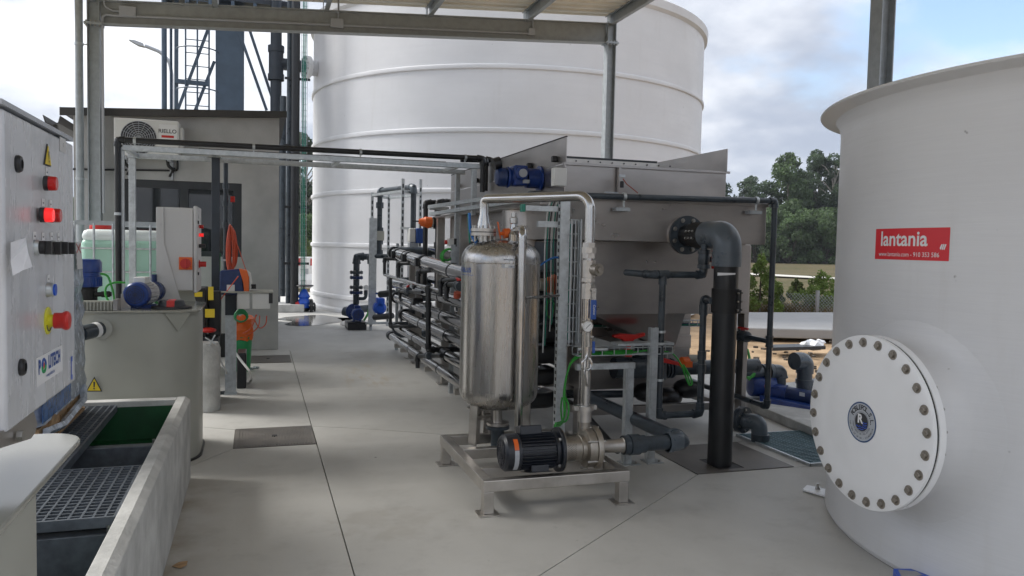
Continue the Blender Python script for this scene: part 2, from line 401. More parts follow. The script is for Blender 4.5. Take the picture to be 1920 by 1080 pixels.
def text(name, s, size, origin, right, up, matn, parent=None, align='CENTER', ext=.0004, mapf=None, bold=0., sx=1.):
    cu = bpy.data.curves.new(name, 'FONT'); cu.body = s; cu.size = size; cu.align_x = align; cu.align_y = 'CENTER'; cu.resolution_u = 3; cu.offset = bold
    ob = bpy.data.objects.new(name, cu); C.objects.link(ob)
    dg = bpy.context.evaluated_depsgraph_get(); me = bpy.data.meshes.new_from_object(ob.evaluated_get(dg))
    bpy.data.objects.remove(ob); bpy.data.curves.remove(cu)
    mb = MB(); mb.bm.from_mesh(me); bpy.data.meshes.remove(me)
    bmesh.ops.triangulate(mb.bm, faces=mb.bm.faces)
    right, up = V3(right).normalized(), V3(up).normalized(); n = right.cross(up); origin = V3(origin)
    for v in mb.bm.verts:
        if mapf: v.co = mapf(v.co.x * sx, v.co.y)
        else: v.co = origin + right * v.co.x * sx + up * v.co.y + n * ext
    for f in mb.bm.faces: f.material_index = 0
    return build(name, mb, matn, parent, smooth=False)
def hexbolt(mb, p, d, r, h):
    p, d = V3(p), V3(d).normalized(); x, y, _ = frame_of(d)
    a = mb.ring(p, x, y, r, 6); b = mb.ring(p + d * h, x, y, r, 6); mb.bridge(a, b); mb.face(b); mb.face(a[::-1]); return mb
def pvc_run(T, pts, r, matn='pvc', fit=1.22, ends=False, n=14, elbow_mat=None):   # plastic pipe with socketed elbows
    pts = [V3(p) for p in pts]; mb = MB(); k = len(pts)
    for a, b in zip(pts, pts[1:]): mb.cyl(a, b, r, n=n)
    for p in pts[1:-1]: mb.ball(p, r * .99, n=n)
    build('pipe', mb, matn, T)
    for i in range(1, k - 1):
        a, b, c = pts[i - 1], pts[i], pts[i + 1]; u = (a - b).normalized(); w = (c - b).normalized()
        L = r * 2.3; lu = min(L, (a - b).length * .48); lw = min(L, (c - b).length * .48)
        e = MB()
        if u.dot(w) < -.95: continue
        path = rounded([b + u * lu, b, b + w * lw], r * 1.5, 5)
        e.sweep(path, r * fit, n)
        e.cyl(b + u * lu * 1.0, b + u * (lu * .72), r * fit * 1.10, n=n); e.cyl(b + w * lw * 1.0, b + w * (lw * .72), r * fit * 1.10, n=n)
        build('elbow', e, elbow_mat or matn, T)
def socket(mb, p, d, r, L, fit=1.25, n=14):
    p, d = V3(p), V3(d).normalized(); mb.cyl(p - d * L / 2, p + d * L / 2, r * fit, n=n); 
    mb.cyl(p - d * L / 2, p - d * (L / 2 - L * .18), r * fit * 1.12, n=n); mb.cyl(p + d * (L / 2 - L * .18), p + d * L / 2, r * fit * 1.12, n=n)
def flange_pair(T, p, d, r, R, th, matn='pvc', nb=8, gap=.004, nseg=24):
    p, d = V3(p), V3(d).normalized(); x, y, _ = frame_of(d); mb = MB()
    mb.cyl(p - d * (th + gap / 2), p - d * gap / 2, R, n=nseg); mb.cyl(p + d * gap / 2, p + d * (th + gap / 2), R, n=nseg)
    build('flange', mb, matn, T)
    b = MB()
    for i in range(nb):
        a = 2 * pi * (i + .5) / nb; c = p + (x * cos(a) + y * sin(a)) * (R * .8)
        hexbolt(b, c - d * (th + gap / 2 + R * .10), d, R * .09, 2 * th + gap + R * .2)
    build('bolt', b, 'steel_bolt', T)
def ball_valve(T, p, d, r, handle_up=(0, 0, 1), hmat='red_plastic', body='pvc', hl=None):
    p, d, u = V3(p), V3(d).normalized(), V3(handle_up).normalized(); mb = MB(); hl = hl or r * 3.2
    mb.lathe([(r * 1.5, -r * 2.6), (r * 1.75, -r * 2.5), (r * 1.75, -r * 1.5), (r * 1.5, -r * 1.4), (r * 1.55, -r * .8), (r * 1.7, 0), (r * 1.55, r * .8), (r * 1.5, r * 1.4), (r * 1.75, r * 1.5), (r * 1.75, r * 2.5), (r * 1.5, r * 2.6)], p, d, n=14)
    mb.cyl(p, p + u * r * 2.2, r * .7, n=10)
    build('valve_body', mb, body, T)
    h = MB(); c = p + u * r * 2.3; w = u.cross(d)
    h.cyl(p + u * r * 1.9, p + u * r * 2.7, r * .8, n=10)
    for sgn in (-1, 1): h.obox(c + d * (sgn * hl * .45) + u * r * .25, d, w, u, hl * .5, r * .42, r * .30)
    build('valve_handle', h, hmat, T, bevel=r * .12)
def motor(T, p, d, r, L, cmat, capmat=None, box_dir=(0, 0, 1), fins=20, foot=None, boxmat=None):
    # electric motor: fan cowl at p, shaft end at p+d*L
    p, d, u = V3(p), V3(d).normalized(), V3(box_dir).normalized(); w = u.cross(d); q = p + d * L
    a = MB(); a.lathe([(r * .55, 0), (r * .86, L * .01), (r * .99, L * .05), (r * 1.0, L * .28), (r * .96, L * .285)], p, d, n=28); build('fan_cowl', a, capmat or cmat, T)
    b = MB(); b.cyl(p + d * L * .285, p + d * L * .9, r * .84, n=28)
    for i in range(fins):
        an = 2 * pi * i / fins; e = u * cos(an) + w * sin(an); t = d.cross(e)
        b.obox(p + d * L * .585 + e * (r * .90), t, e, d, r * .022, r * .09, L * .29)
    build('body', b, cmat, T)
    c = MB(); c.lathe([(r * .9, 0), (r * .98, L * .01), (r * .98, L * .07), (r * .6, L * .12)], p + d * L * .88, d, n=28); build('end_shield', c, cmat, T)
    t = MB(); t.obox(p + d * L * .5 + u * (r * 1.12), d, w, u, L * .19, r * .46, r * .26); build('terminal_box', t, boxmat or cmat, T, bevel=r * .06)
    g = MB()
    for k in range(1, 5):
        rr = r * .17 * k; n = 24
        g.sweep([p - d * (r * .008) + u * (rr * cos(2 * pi * i / n)) + w * (rr * sin(2 * pi * i / n)) for i in range(n + 1)], r * .022, 4, caps=False)
    for k in range(4):
        e = u * cos(k * pi / 4) + w * sin(k * pi / 4); g.bar(p - e * r * .72 - d * r * .01, p + e * r * .72 - d * r * .01, r * .04, r * .03)
    build('fan_grille', g, 'dark_print', T)
    if foot:
        f = MB(); fz = -r - foot
        f.obox(p + d * L * .6 + u * (fz + foot * .12), d, w, u, L * .2, r * .82, foot * .12)
        for sg in (-1, 1): f.obox(p + d * L * .6 + u * (fz + foot * .6 + r * .12) + w * (sg * r * .5), d, w, u, L * .15, r * .14, foot * .6 + r * .12)
        build('foot', f, cmat, T, bevel=.003)
def rect_loop(o, ax, ay, a, b): return [V3(o) + V3(ax) * (i * a) + V3(ay) * (j * b) for i, j in ((-1, -1), (1, -1), (1, 1), (-1, 1))]

# ================= SETTING =================
def struct(name, mb, m, parent=None, **k):
    o = build(name, mb, m, parent, **k)
    if parent is None: o['kind'] = 'structure'
    return o
# ground: one sheet of sand near, rough pasture farther off
def ground_mat():
    m = bpy.data.materials.new('ground'); m.use_nodes = True; nt = m.node_tree; b = nt.nodes['Principled BSDF']; b.inputs['Roughness'].default_value = .95; b.inputs['Specular IOR Level'].default_value = .1
    L = nt.links.new; N = nt.nodes.new
    t = N('ShaderNodeTexCoord'); sp = N('ShaderNodeSeparateXYZ'); L(t.outputs['Object'], sp.inputs[0])
    def noise(sc, det): n = N('ShaderNodeTexNoise'); n.inputs['Scale'].default_value = sc; n.inputs['Detail'].default_value = det; L(t.outputs['Object'], n.inputs['Vector']); return n.outputs['Fac']
    def mr(v, a, c): n = N('ShaderNodeMapRange'); L(v, n.inputs[0]); n.inputs[1].default_value = a; n.inputs[2].default_value = c; return n.outputs[0]
    def mix(f, a, c):
        n = N('ShaderNodeMix'); n.data_type = 'RGBA'; L(f, n.inputs[0])
        for i, v in ((6, a), (7, c)):
            if isinstance(v, tuple): n.inputs[i].default_value = (*v, 1)
            else: L(v, n.inputs[i])
        return n.outputs[2]
    sand = mix(mr(noise(1.3, 10), .35, .65), (.30, .21, .13), (.50, .36, .23))
    gr = mix(mr(noise(.16, 8), .35, .65), (.120, .098, .060), (.078, .078, .040))
    gr = mix(mr(noise(2.2, 6), .42, .75), gr, (.14, .11, .062))
    d = N('ShaderNodeVectorMath'); d.operation = 'LENGTH'; L(t.outputs['Object'], d.inputs[0])
    a = N('ShaderNodeMath'); a.operation = 'ADD'; L(d.outputs['Value'], a.inputs[0])
    mm = N('ShaderNodeMath'); mm.operation = 'MULTIPLY'; L(noise(.35, 5), mm.inputs[0]); mm.inputs[1].default_value = 5; L(mm.outputs[0], a.inputs[1])
    L(mix(mr(a.outputs[0], 24.0, 25.2), sand, gr), b.inputs['Base Color'])
    bp = N('ShaderNodeBump'); bp.inputs['Strength'].default_value = .7; bp.inputs['Distance'].default_value = .06; L(noise(5, 8), bp.inputs['Height']); L(bp.outputs[0], b.inputs['Normal'])
    MATS['ground'] = m
ground_mat()
g = MB(); R = [0, 4, 8, 12, 16, 20, 25, 30, 40, 55, 75, 100, 140, 200, 320, 600, 1200]; n = 72; prev = None
def gz(r, a, i):
    z = -.06
    if r > 7: z += .05 * sin(a * 9 + r * .9) * min(1, (r - 7) / 6) + random.uniform(-.025, .025)
    if r > 70: z += (r - 70) * .012
    return z
for r in R[1:]:
    cur = g.vs([(r * sin(2 * pi * i / n), r * cos(2 * pi * i / n), gz(r, 2 * pi * i / n, i) - (0 if r > 22 else .02)) for i in range(n)])
    if prev: g.bridge(prev, cur)
    else: g.face(cur)
    prev = cur
struct('ground', g, 'ground')

# concrete floor: slab panels with saw-cut joints between them
floor = struct('concrete_floor', MB().box(-9, 5.75, -4, 11.25, -.20, -.035), 'joint_dark', smooth=False)
def slab(pts, gap=.0035):
    k = len(pts); out = []
    area = sum(pts[i][0] * pts[(i + 1) % k][1] - pts[(i + 1) % k][0] * pts[i][1] for i in range(k))
    if area < 0: pts = pts[::-1]
    for i in range(k):
        p, a, b = Vector(pts[i]), Vector(pts[i - 1]), Vector(pts[(i + 1) % k]); u = (p - a).normalized(); w = (b - p).normalized()
        n1 = Vector((-u.y, u.x)); n2 = Vector((-w.y, w.x)); q = (n1 + n2); den = 1 + n1.dot(n2)
        out.append(p + q * (gap / max(den, .3)))
    return build('slab_panel', MB().prism([(p.x, p.y, -.034) for p in out], (0, 0, .034)), 'floor_concrete', floor, smooth=False)
slab([(-9, -4), (.42, -4), (.42, 5.93), (-.165, 5.93), (-.41, 5.55), (-.9, 4.8), (-9, 4.8)])
slab([(-9, 4.8), (-.9, 4.8), (-.41, 5.55), (-.165, 5.93), (-.165, 6.53), (-.42, 6.68), (-.9, 6.95), (-9, 6.95)])
slab([(-9, 6.95), (-.9, 6.95), (-.42, 6.68), (-.165, 6.53), (.42, 6.53), (.42, 11.2), (-9, 11.25)])
slab([(.42, -4), (-.40, -4), (.42, -3.9)]) if False else None
slab([(.42, -4), (-.35 + 1.4, -4), (1.05, 3.17), (1.223, 3.298), (2.80, 4.547), (2.79, 5.25), (.9, 6.30), (.42, 6.53), (.42, 5.93)])
slab([(1.05, -4), (5.75, -4), (5.75, 4.3), (3.565, 4.547), (2.80, 4.547), (1.223, 3.298), (1.05, 3.17)])
slab([(.42, 6.53), (.9, 6.30), (2.79, 5.25), (3.56, 5.25), (5.75, 6.0), (5.75, 11.2), (.42, 11.2)])
slab([(2.79, 5.25), (2.80, 4.547), (3.565, 4.547), (5.75, 4.3), (5.75, 6.0), (3.56, 5.25)])
yard = struct('back_yard', MB().box(-9, 6.4, 11.21, 24, -.20, -.004), 'floor_concrete', smooth=False)
struct('concrete_apron', MB().prism([(7.862, 11.770, 0.000), (10.4, 10.9, 0), (16.5, 14.2, 0), (9.793, 14.685, 0.000)], (0, 0, .17)), 'concrete_white', smooth=False, bevel=.02)
pu = MB(); c0 = Vector((0.985, 15.434, 0.004))
pu.poly([c0 + Vector((cos(t) * (.62 + .16 * sin(3 * t + 1) + .08 * sin(7 * t)), sin(t) * (1.0 + .2 * sin(2 * t)), 0)) for t in [2 * pi * i / 40 for i in range(40)]])
struct('puddle', pu, 'puddle', smooth=False)
pu = MB(); c0 = Vector((1.708, 15.158, 0.004))
pu.poly([c0 + Vector((cos(t) * (.28 + .1 * sin(3 * t + 2)), sin(t) * (.9 + .2 * sin(2 * t + 1)), 0)) for t in [2 * pi * i / 40 for i in range(40)]])
struct('puddle', pu, 'puddle', smooth=False)
struct('country_road', MB().prism([(31.200, 46.674, 0.000), (33.334, 37.900, 0.000), (31.369, 35.661, 0.000), (29.410, 43.991, 0.000)], (0, 0, .02)), 'road_pale', smooth=False)

# floor covers
def plate(label, x0, x1, y0, y1, ribs, hole=None, rust=False):
    T = thing('floor_cover', label, 'floor cover', ((x0 + x1) / 2, (y0 + y1) / 2, 0))
    mb = MB(); t = .006
    if hole:
        hx0, hx1, hy0, hy1 = hole
        mb.box(x0, hx0, y0, y1, 0, t); mb.box(hx1, x1, y0, y1, 0, t); mb.box(hx0, hx1, y0, hy0, 0, t); mb.box(hx0, hx1, hy1, y1, 0, t)
        build('plate', mb, 'plate_grey', T, smooth=False)
        build('pipe_hole', MB().box(hx0, hx1, hy0, hy1, .0005, .0015), 'rubber', T, smooth=False)
    else:
        mb.box(x0, x1, y0, y1, 0, t); build('plate', mb, 'plate_grey', T, smooth=False)
    if ribs:
        r = MB(); k = ribs
        for i in range(k):
            x = x0 + .02 + (x1 - x0 - .04) * (i + .5) / k
            r.box(x - .004, x + .004, y0 + .02, y1 - .02, t, t + .004)
        o = build('rib', r, 'plate_grey', T, smooth=False); o['kind'] = 'stuff'
        cx, cy = (x0 + x1) / 2, (y0 + y1) / 2
        build('lifting_handle', MB().box(cx - .018, cx + .018, cy - .022, cy + .022, t, t + .006), 'rubber', T, smooth=False)
    return T
plate('square ribbed metal manhole cover in the middle of the walkway', -.165, .415, 5.93, 6.53, 26)
plate('ribbed manhole cover near the foot of the grey building wall', -.15, .40, 10.05, 10.69, 26)
plate('dark steel floor plate pierced by the thick black standpipe', 2.80, 3.565, 4.55, 5.25, 0, (3.0, 3.2, 4.60, 4.86))
T = thing('floor_drain_grating', 'teal grey grating over the floor drain left of the white tank', 'grating', (4.1, 5.0, 0))
build('drain_pit', MB().box(3.70, 4.60, 4.55, 5.42, .001, .003), 'rubber', T, smooth=False)
r = MB()
for i in range(26): y = 4.56 + .85 * i / 25; r.box(3.70, 4.60, y - .005, y + .005, .004, .022)
for i in range(20): x = 3.71 + .88 * i / 19; r.box(x - .004, x + .004, 4.55, 5.42, .003, .018)
build('bar', r, 'grating_teal', T, smooth=False)['kind'] = 'stuff'
build('rim', MB().box(3.69, 4.61, 5.42, 5.435, 0, .02).box(3.69, 4.61, 4.535, 4.55, 0, .02).box(3.685, 3.70, 4.535, 5.435, 0, .021), 'galv', T, smooth=False)

# ================= BIG WHITE STORAGE TANK =================
TC, TR = Vector((5.98, 19.14, 0)), 4.76
T = thing('storage_tank', 'huge white cylindrical tank with raised hoops rising behind the steel equipment', 'tank', TC)
sh = MB(); sh.lathe([(TR + .03, 0), (TR + .03, .06), (TR, .10), (TR, 6.45)], TC, n=160, caps=True); build('shell', sh, 'grp_big', T)
for z in (.33, 1.44, 2.55, 3.72, 4.93):
    r = MB(); r.lathe([(TR - .005, z - .055), (TR + .035, z - .035), (TR + .042, z), (TR + .035, z + .035), (TR - .005, z + .055)], TC, n=160, caps=False); build('hoop', r, 'grp_big', T)
r = MB(); r.lathe([(TR - .005, 6.36), (TR + .07, 6.42), (TR + .085, 6.58), (TR + .03, 6.62), (TR - .25, 6.66)], TC, n=160, caps=False); build('rim', r, 'grp_big', T)
r = MB(); r.lathe([(TR - .2, 6.64), (TR * .5, 7.0), (.05, 7.15)], TC, n=120); build('roof', r, 'grp_big', T)
build('rim_lug', MB().box(*[0, 0], 0, 0, 0, 0) if False else MB().cyl((8.945, 16.400, 6.907), Vector((8.945, 16.400, 6.907)) - Vector((0, 0, .22)), .05, n=10), 'grp_big', T)
# nozzle with flange and the pipe that feeds it
tl = Vector((1.121, 18.600, 5.413)); dn = Vector((tl.x - TC.x, tl.y - TC.y, 0)).normalized(); nz = tl.z
pc = TC + dn * TR; pc.z = nz
nd = Vector((-.93, -.36, 0)).normalized()
m_ = MB(); m_.cyl(pc - nd * .3, pc + nd * .22, .17, n=20); build('nozzle', m_, 'grp_big', T)
flange_pair(T, pc + nd * .24, nd, .17, .25, .05, 'grp_cover', 10)

# ================= RISER PIPES BESIDE THE BUILDING =================
px0 = Vector((0.662, 17.272, 0.000)); RY = px0.y
T = thing('riser_pipes', 'bundle of tall dark riser pipes on a low concrete plinth beside the grey building', 'pipes', (px0.x, RY, 0))
build('plinth', MB().box(0.370, 0.937, 17.2, 18.0, 0, .16), 'concrete_rough', T, bevel=.01)
def vpipe(x, y, z0, z1, r, m, T_=None, name='riser_pipe'):
    mb = MB().cyl((x, y, z0), (x, y, z1), r, n=16); build(name, mb, m, T_ or T)
xa = 0.741; vpipe(xa, 17.4, .16, 8.5, .085, 'hdpe')
xb = 0.618; vpipe(xb, 17.6, .16, 8.5, .05, 'pvc')
xc = 0.502; vpipe(xc, 17.8, .3, 4.6, .07, 'pvc')
for z in (1.0, 2.2, 3.5, 4.9, 6.2):
    build('pipe_clip', MB().box(xb - .1, xa + .30, 17.44, 17.47, z, z + .05), 'hdpe', T, smooth=False)
# the feed main to the tank nozzle, standing behind the building
xd = 0.362; vpipe(xd, 18.4, 0, 9.0, .12, 'dark_paint', name='feed_pipe')
m_ = MB(); m_.cyl((xd, 18.4, nz), pc + nd * .3, .13, n=18); socket(m_, (xd, 18.4, nz), (0, 0, 1), .12, .75, 1.3, 18); build('branch_tee', m_, 'dark_paint', T)
# wire cable tray going up beside the risers
def wire_tray(T, p, q, width, side, depth=.05, pitch=.1, wr=.0022, m='galv', nlong=4, nm='wire_tray'):
    p, q, side = V3(p), V3(q), V3(side).normalized(); d = (q - p).normalized(); up = d.cross(side); mb = MB(); L = (q - p).length
    for i in range(nlong): o = side * (width * (i / (nlong - 1) - .5)); mb.bar(p + o, q + o, wr * 2, wr * 2)
    for s_ in (-1, 1): o = side * (width * .5 * s_) + up * depth; mb.bar(p + o, q + o, wr * 2, wr * 2)
    k = int(L / pitch)
    for i in range(k + 1):
        c = p + d * (L * i / k)
        mb.bar(c - side * width / 2, c + side * width / 2, wr * 2, wr * 2, up=d)
        for s_ in (-1, 1): mb.bar(c + side * (width / 2 * s_), c + side * (width / 2 * s_) + up * depth, wr * 2, wr * 2, up=d)
    return build(nm, mb, m, T, smooth=False)
xe = 0.917
T2 = thing('cable_ladder', 'tall wire cable tray with green cables beside the dark risers', 'cable tray', (xe, 17.4, 0))
wire_tray(T2, (xe, 17.4, .3), (xe, 17.4, 8), .12, (1, 0, 0), .06, .12, .004)
for k in range(3): build('cable', MB().sweep([(xe - .035 + .03 * k + .006 * sin(i), 17.37, .25 + i * .4) for i in range(20)], .008, 6), 'green_wire', T2)

# ================= GREY BUILDING =================
BX0, BX1, BY = -2.235, .268, 11.3
T = thing('plant_building', 'grey rendered plant room with dark flat roof and a wide dark window', 'building', ((BX0 + BX1) / 2, BY, 0))
WX0, WX1, WZ0, WZ1 = -1.652, -.214, 1.27, 2.262
w = MB(); w.m('render_grey')
def wallseg(x0, x1, z0, z1): w.box(x0, x1, BY, BY + .2, z0, z1)
w.box(BX0, WX0, BY, BY + .2, 0, 3.03); w.box(WX1, BX1, BY, BY + .2, 0, 3.03); w.box(WX0, WX1, BY, BY + .2, 0, WZ0); w.box(WX0, WX1, BY, BY + .2, WZ1, 3.03)
w.box(BX0, BX0 + .2, BY + .2, 15.4, 0, 3.03); w.box(BX1 - .2, BX1, BY + .2, 15.4, 0, 3.03); w.box(BX0 + .2, BX1 - .2, 15.2, 15.4, 0, 3.03)
w.prism([(BX0, BY, 3.03), (BX1, BY, 3.03), (BX1, BY, 3.17)], (0, .2, 0))
build('wall', w, 'render_grey', T, smooth=False)
build('interior', MB().box(BX0 + .2, BX1 - .2, BY + .9, BY + .95, 0, 3), 'render_grey', T, smooth=False)
rf = MB(); rf.prism([(BX0 - .12, BY - .12, 3.05), (BX1 + .09, BY - .12, 3.20), (BX1 + .09, BY - .12, 3.245), (BX0 - .12, BY - .12, 3.10)], (0, 4.4, 0)); build('roof', rf, 'roof_dark', T, smooth=False)
fa = MB(); fa.prism([(BX0 - .125, BY - .135, 3.005), (BX1 + .095, BY - .135, 3.165), (BX1 + .095, BY - .135, 3.25), (BX0 - .125, BY - .135, 3.105)], (0, .014, 0)); build('fascia', fa, 'roof_dark', T, smooth=False)
gt = MB()
for y0, y1 in ((BY - .10, 15.4),):
    pr = [(BX0 - .13, 3.0), (BX0 - .15, 2.92), (BX0 - .21, 2.885), (BX0 - .28, 2.92), (BX0 - .31, 3.0), (BX0 - .32, 3.0), (BX0 - .295, 2.91), (BX0 - .21, 2.87), (BX0 - .14, 2.91), (BX0 - .12, 3.0)]
    gt.prism([(x, y0, z) for x, z in pr], (0, y1 - y0, 0))
gt.box(BX0 - .25, BX0 - .17, BY - .06, BY + .02, 2.6, 2.88); build('gutter', gt, 'roof_dark', T, smooth=False)
win = build('window_frame', MB().box(WX0, WX1, BY + .03, BY + .10, WZ1 - .10, WZ1).box(WX0, WX1, BY + .03, BY + .10, WZ0, WZ0 + .07).box(WX0, WX0 + .07, BY + .03, BY + .10, WZ0 + .07, WZ1 - .10).box(WX1 - .11, WX1, BY + .03, BY + .10, WZ0 + .07, WZ1 - .10).box(-.985, -.885, BY + .025, BY + .105, WZ0 + .07, WZ1 - .10), 'frame_dark', T, smooth=False)
for a, b in ((WX0 + .07, -.985), (-.885, WX1 - .11)): build('pane', MB().box(a, b, BY + .06, BY + .066, WZ0 + .07, WZ1 - .10), 'window_glass', win, smooth=False)
# conduit on the wall
build('wall_conduit', MB().tube([(BX0 - .02, BY - .02, 2.352), (-1.012, BY - .02, 2.394), (-1.012, BY - .02, 2.561)], .012, .03), 'hdpe', T)
# air conditioner
T = thing('air_conditioner', 'white outdoor air conditioning unit with round fan grille hung on the grey wall', 'air conditioner', (-1.34, 11.05, 2.52))
AX0, AX1, AZ0, AZ1, AY0 = -1.710, -.965, 2.525, 2.985, 10.90
build('casing', MB().box(AX0, AX1, AY0, AY0 + .30, AZ0, AZ1), 'white_plastic', T, bevel=.012)
fc = Vector((AX0 + .285, AY0, AZ0 + .225)); fr = .205
build('fan_recess', MB().cyl(fc - Vector((0, .001, 0)), fc + Vector((0, .004, 0)), fr, n=40), 'dark_print', T)
bl = MB()
for k in range(3):
    a = 2 * pi * k / 3; bl.obox(fc + Vector((cos(a) * .10, -.004, sin(a) * .10)), (cos(a), 0, sin(a)), (-sin(a) * .9, .2, cos(a) * .9), (0, 1, 0), .085, .05, .002)
build('fan_blade', bl, 'roof_dark', T)
gr = MB()
for k in range(1, 9):
    r = fr * k / 8; gr.sweep([fc + Vector((r * cos(2 * pi * i / 36), -.018, r * sin(2 * pi * i / 36))) for i in range(37)], .0032, 4, caps=False)
for k in range(8): a = pi * k / 8; gr.bar(fc + Vector((cos(a) * fr, -.014, sin(a) * fr)), fc - Vector((cos(a) * fr, .014 , sin(a) * fr)), .004, .004)
build('fan_grille', gr, 'badge_grey', T)
build('label_panel', MB().box(AX1 - .225, AX1 - .02, AY0 - .004, AY0 - .0005, AZ0 + .19, AZ1 - .05), 'label_white', T, smooth=False)
text('brand_lettering', 'RIELLO', .068, (AX1 - .13, AY0 - .005, AZ1 - .135), (1, 0, 0), (0, 0, 1), 'dark_print', T, bold=.001)
build('red_stripe', MB().box(AX1 - .20, AX1 - .055, AY0 - .0055, AY0 - .0042, AZ1 - .215, AZ1 - .185), 'red_plastic', T, smooth=False)
build('side_cover', MB().box(AX1 + .001, AX1 + .045, AY0 + .06, AY0 + .27, AZ0 + .08, AZ1 - .07), 'white_plastic', T, bevel=.008)
build('wall_bracket', MB().box(AX0 + .1, AX0 + .14, AY0 + .02, BY - .004, AZ0 - .04, AZ0 - .003).box(AX1 - .14, AX1 - .1, AY0 + .02, BY - .004, AZ0 - .04, AZ0 - .003).box(AX0 + .1, AX0 + .14, BY - .044, BY - .004, AZ0 - .26, AZ0 - .041).box(AX1 - .14, AX1 - .1, BY - .044, BY - .004, AZ0 - .26, AZ0 - .041), 'badge_grey', T, smooth=False)
for x in (AX0 + .12, AX1 - .12):
    build('refrigerant_line', MB().tube([(x - .03, AY0 + .15, AZ0), (x - .02, AY0 + .18, AZ0 - .09), (x + .05, AY0 + .2, AZ0 - .15), (x + .03, BY - .03, AZ0 - .10), (x - .02, BY - .03, AZ0 - .22)], .02, .05), 'rubber', T)

# ================= STEEL TOWER BEHIND THE BUILDING =================
YT = 18.8
T = thing('steel_tower', 'blue grey steel tower with broad column and diagonal braces behind the plant room', 'tower', (-0.621, YT, 0))
def twx(x, y=100): return Vector(calc_dummy) if False else None
cx0, cx1 = -0.911, -0.320
build('column', MB().box(cx0, cx1, YT, YT + .6, 0, 8.5), 'tower_blue', T, bevel=.01)
build('column', MB().cyl((-1.952, YT, 0), (-1.952, YT, 8.5), .055, n=12), 'tower_blue', T)
build('column', MB().cyl((-1.845, YT + .3, 0), (-1.845, YT + .3, 8.5), .03, n=8), 'tower_blue', T)
build('column', MB().bar((-1.738, YT + .1, 0), (-1.706, YT + .1, 8.5), .08, .08), 'tower_blue', T)
for a, b in (((-1.685, 18.800, 4.298), (-1.066, 18.800, 6.104)), ((-1.335, 18.900, 4.339), (-0.939, 18.900, 5.444)), ((0.171, 18.800, 4.432), (-0.322, 18.800, 5.830)), ((0.381, 18.900, 4.463), (-0.224, 18.900, 6.275)), ((-0.322, 18.800, 5.830), (-0.626, 18.800, 6.672))):
    build('brace', MB().bar(a, b, .06, .06), 'tower_blue', T)
build('cross_beam', MB().bar((-1.738, 18.800, 4.926), (-1.032, 18.800, 4.915), .10, .09), 'tower_blue', T)
pf = MB(); pf.box(-2.033, 0.853, YT - .3, YT + 1.4, 6.695, 6.810); build('platform', pf, 'dark_paint', T, smooth=False)
for k in range(7): x = -1.927 + k * .46; build('platform_joist', MB().bar((x, YT - .32, 6.625), (x, YT + 1.4, 6.625), .07, .12), 'tower_blue', T)
la = thing('caged_ladder', 'thin caged access ladder fixed to the blue grey tower', 'ladder', (-1.264, 18.5, 3))
lx0, lx1 = -1.498, -1.027; lm = (lx0 + lx1) / 2
for x in (lx0, lx1, lm): build('rail', MB().cyl((x, 18.5, 1), (x, 18.5, 8.2), .018, n=8), 'tower_blue', la)
for k in range(24): build('rung', MB().cyl((lx0, 18.5, 1.3 + k * .28), (lx1, 18.5, 1.3 + k * .28), .011, n=6), 'tower_blue', la)
for z in (5.546, 4.692):
    build('cage_hoop', MB().sweep([(lm + .42 * cos(t), 18.5 - .45 * sin(t) , z) for t in [pi * i / 16 for i in range(17)]], .014, 6), 'tower_blue', la)
# street lamp
T = thing('street_lamp', 'thin curved street lamp with flat head standing beyond the plant room', 'street lamp', (-2.944, 30, 0))
build('pole', MB().tube([(-2.878, 30, 0), (-2.876, 30.000, 7.178), (-2.943, 30.000, 7.628), (-3.248, 30.000, 7.927), (-3.718, 30.000, 8.081)], .06, .5, seg=6), 'badge_grey', T)
build('lamp_head', MB().prism([(-4.218, 29.900, 8.224), (-4.037, 29.900, 8.224), (-3.772, 29.900, 8.143), (-3.739, 29.900, 8.038), (-3.938, 29.900, 8.073)], (0, .25, 0)), 'badge_grey', T, smooth=False)

# ================= CANOPY =================
YB = 11.0
T = thing('steel_canopy', 'galvanised steel canopy with corrugated roof spanning overhead', 'canopy', (-1.937, YB, 0))
XL, XR = -1.937, 5.02
def column(x, y, ztop, h=.14):
    build('column', MB().hbeam((x, y, 0), (x, y, ztop), .14, .14, .010, .007, up=(1, 0, 0)), 'canopy_steel' if False else 'galv_dark', T)
for y in (0.0, 5.5, YB):
    for x, zt in ((XL, 4.43), (XR, 4.87)): column(x, y, zt)
    b = MB(); b.hbeam((XL + .072, y, 4.268), (XR - .072, y, 4.702), .29, .14, .011, .008, up=(0, 0, 1)); build('beam', b, 'canopy_steel', T)
for x, z in ((XL, 4.10), (XR, 4.545)):
    pl = MB(); pl.box(x - .10, x + .10, YB - .10, YB + .10, z, z + .028)
    build('splice_plate', pl, 'galv_dark', T, smooth=False)
    bb = MB()
    for i in range(4):
        hexbolt(bb, (x - .075 + .05 * i, YB - .085, z - .022), (0, 0, 1), .011, .07)
    build('bolt', bb, 'steel_bolt', T)
PX_ = [(-3.3, 4.34), (-1.95, 4.42), (-.53, 4.51), (.858, 4.607), (2.262, 4.69), (3.70, 4.78), (5.03, 4.865)]
for x, z in PX_:
    p = MB(); zz = z + .055; p.cprof((x, -.1, zz), (x, YB + .16, zz), .06, .17, .005, up=(0, 0, 1), side=1); build('purlin', p, 'galv_dark', T, smooth=False)
    build('purlin_cleat', MB().box(x - .042, x - .036, YB - .06, YB + .06, zz - .10, zz + .05), 'galv', T, smooth=False)
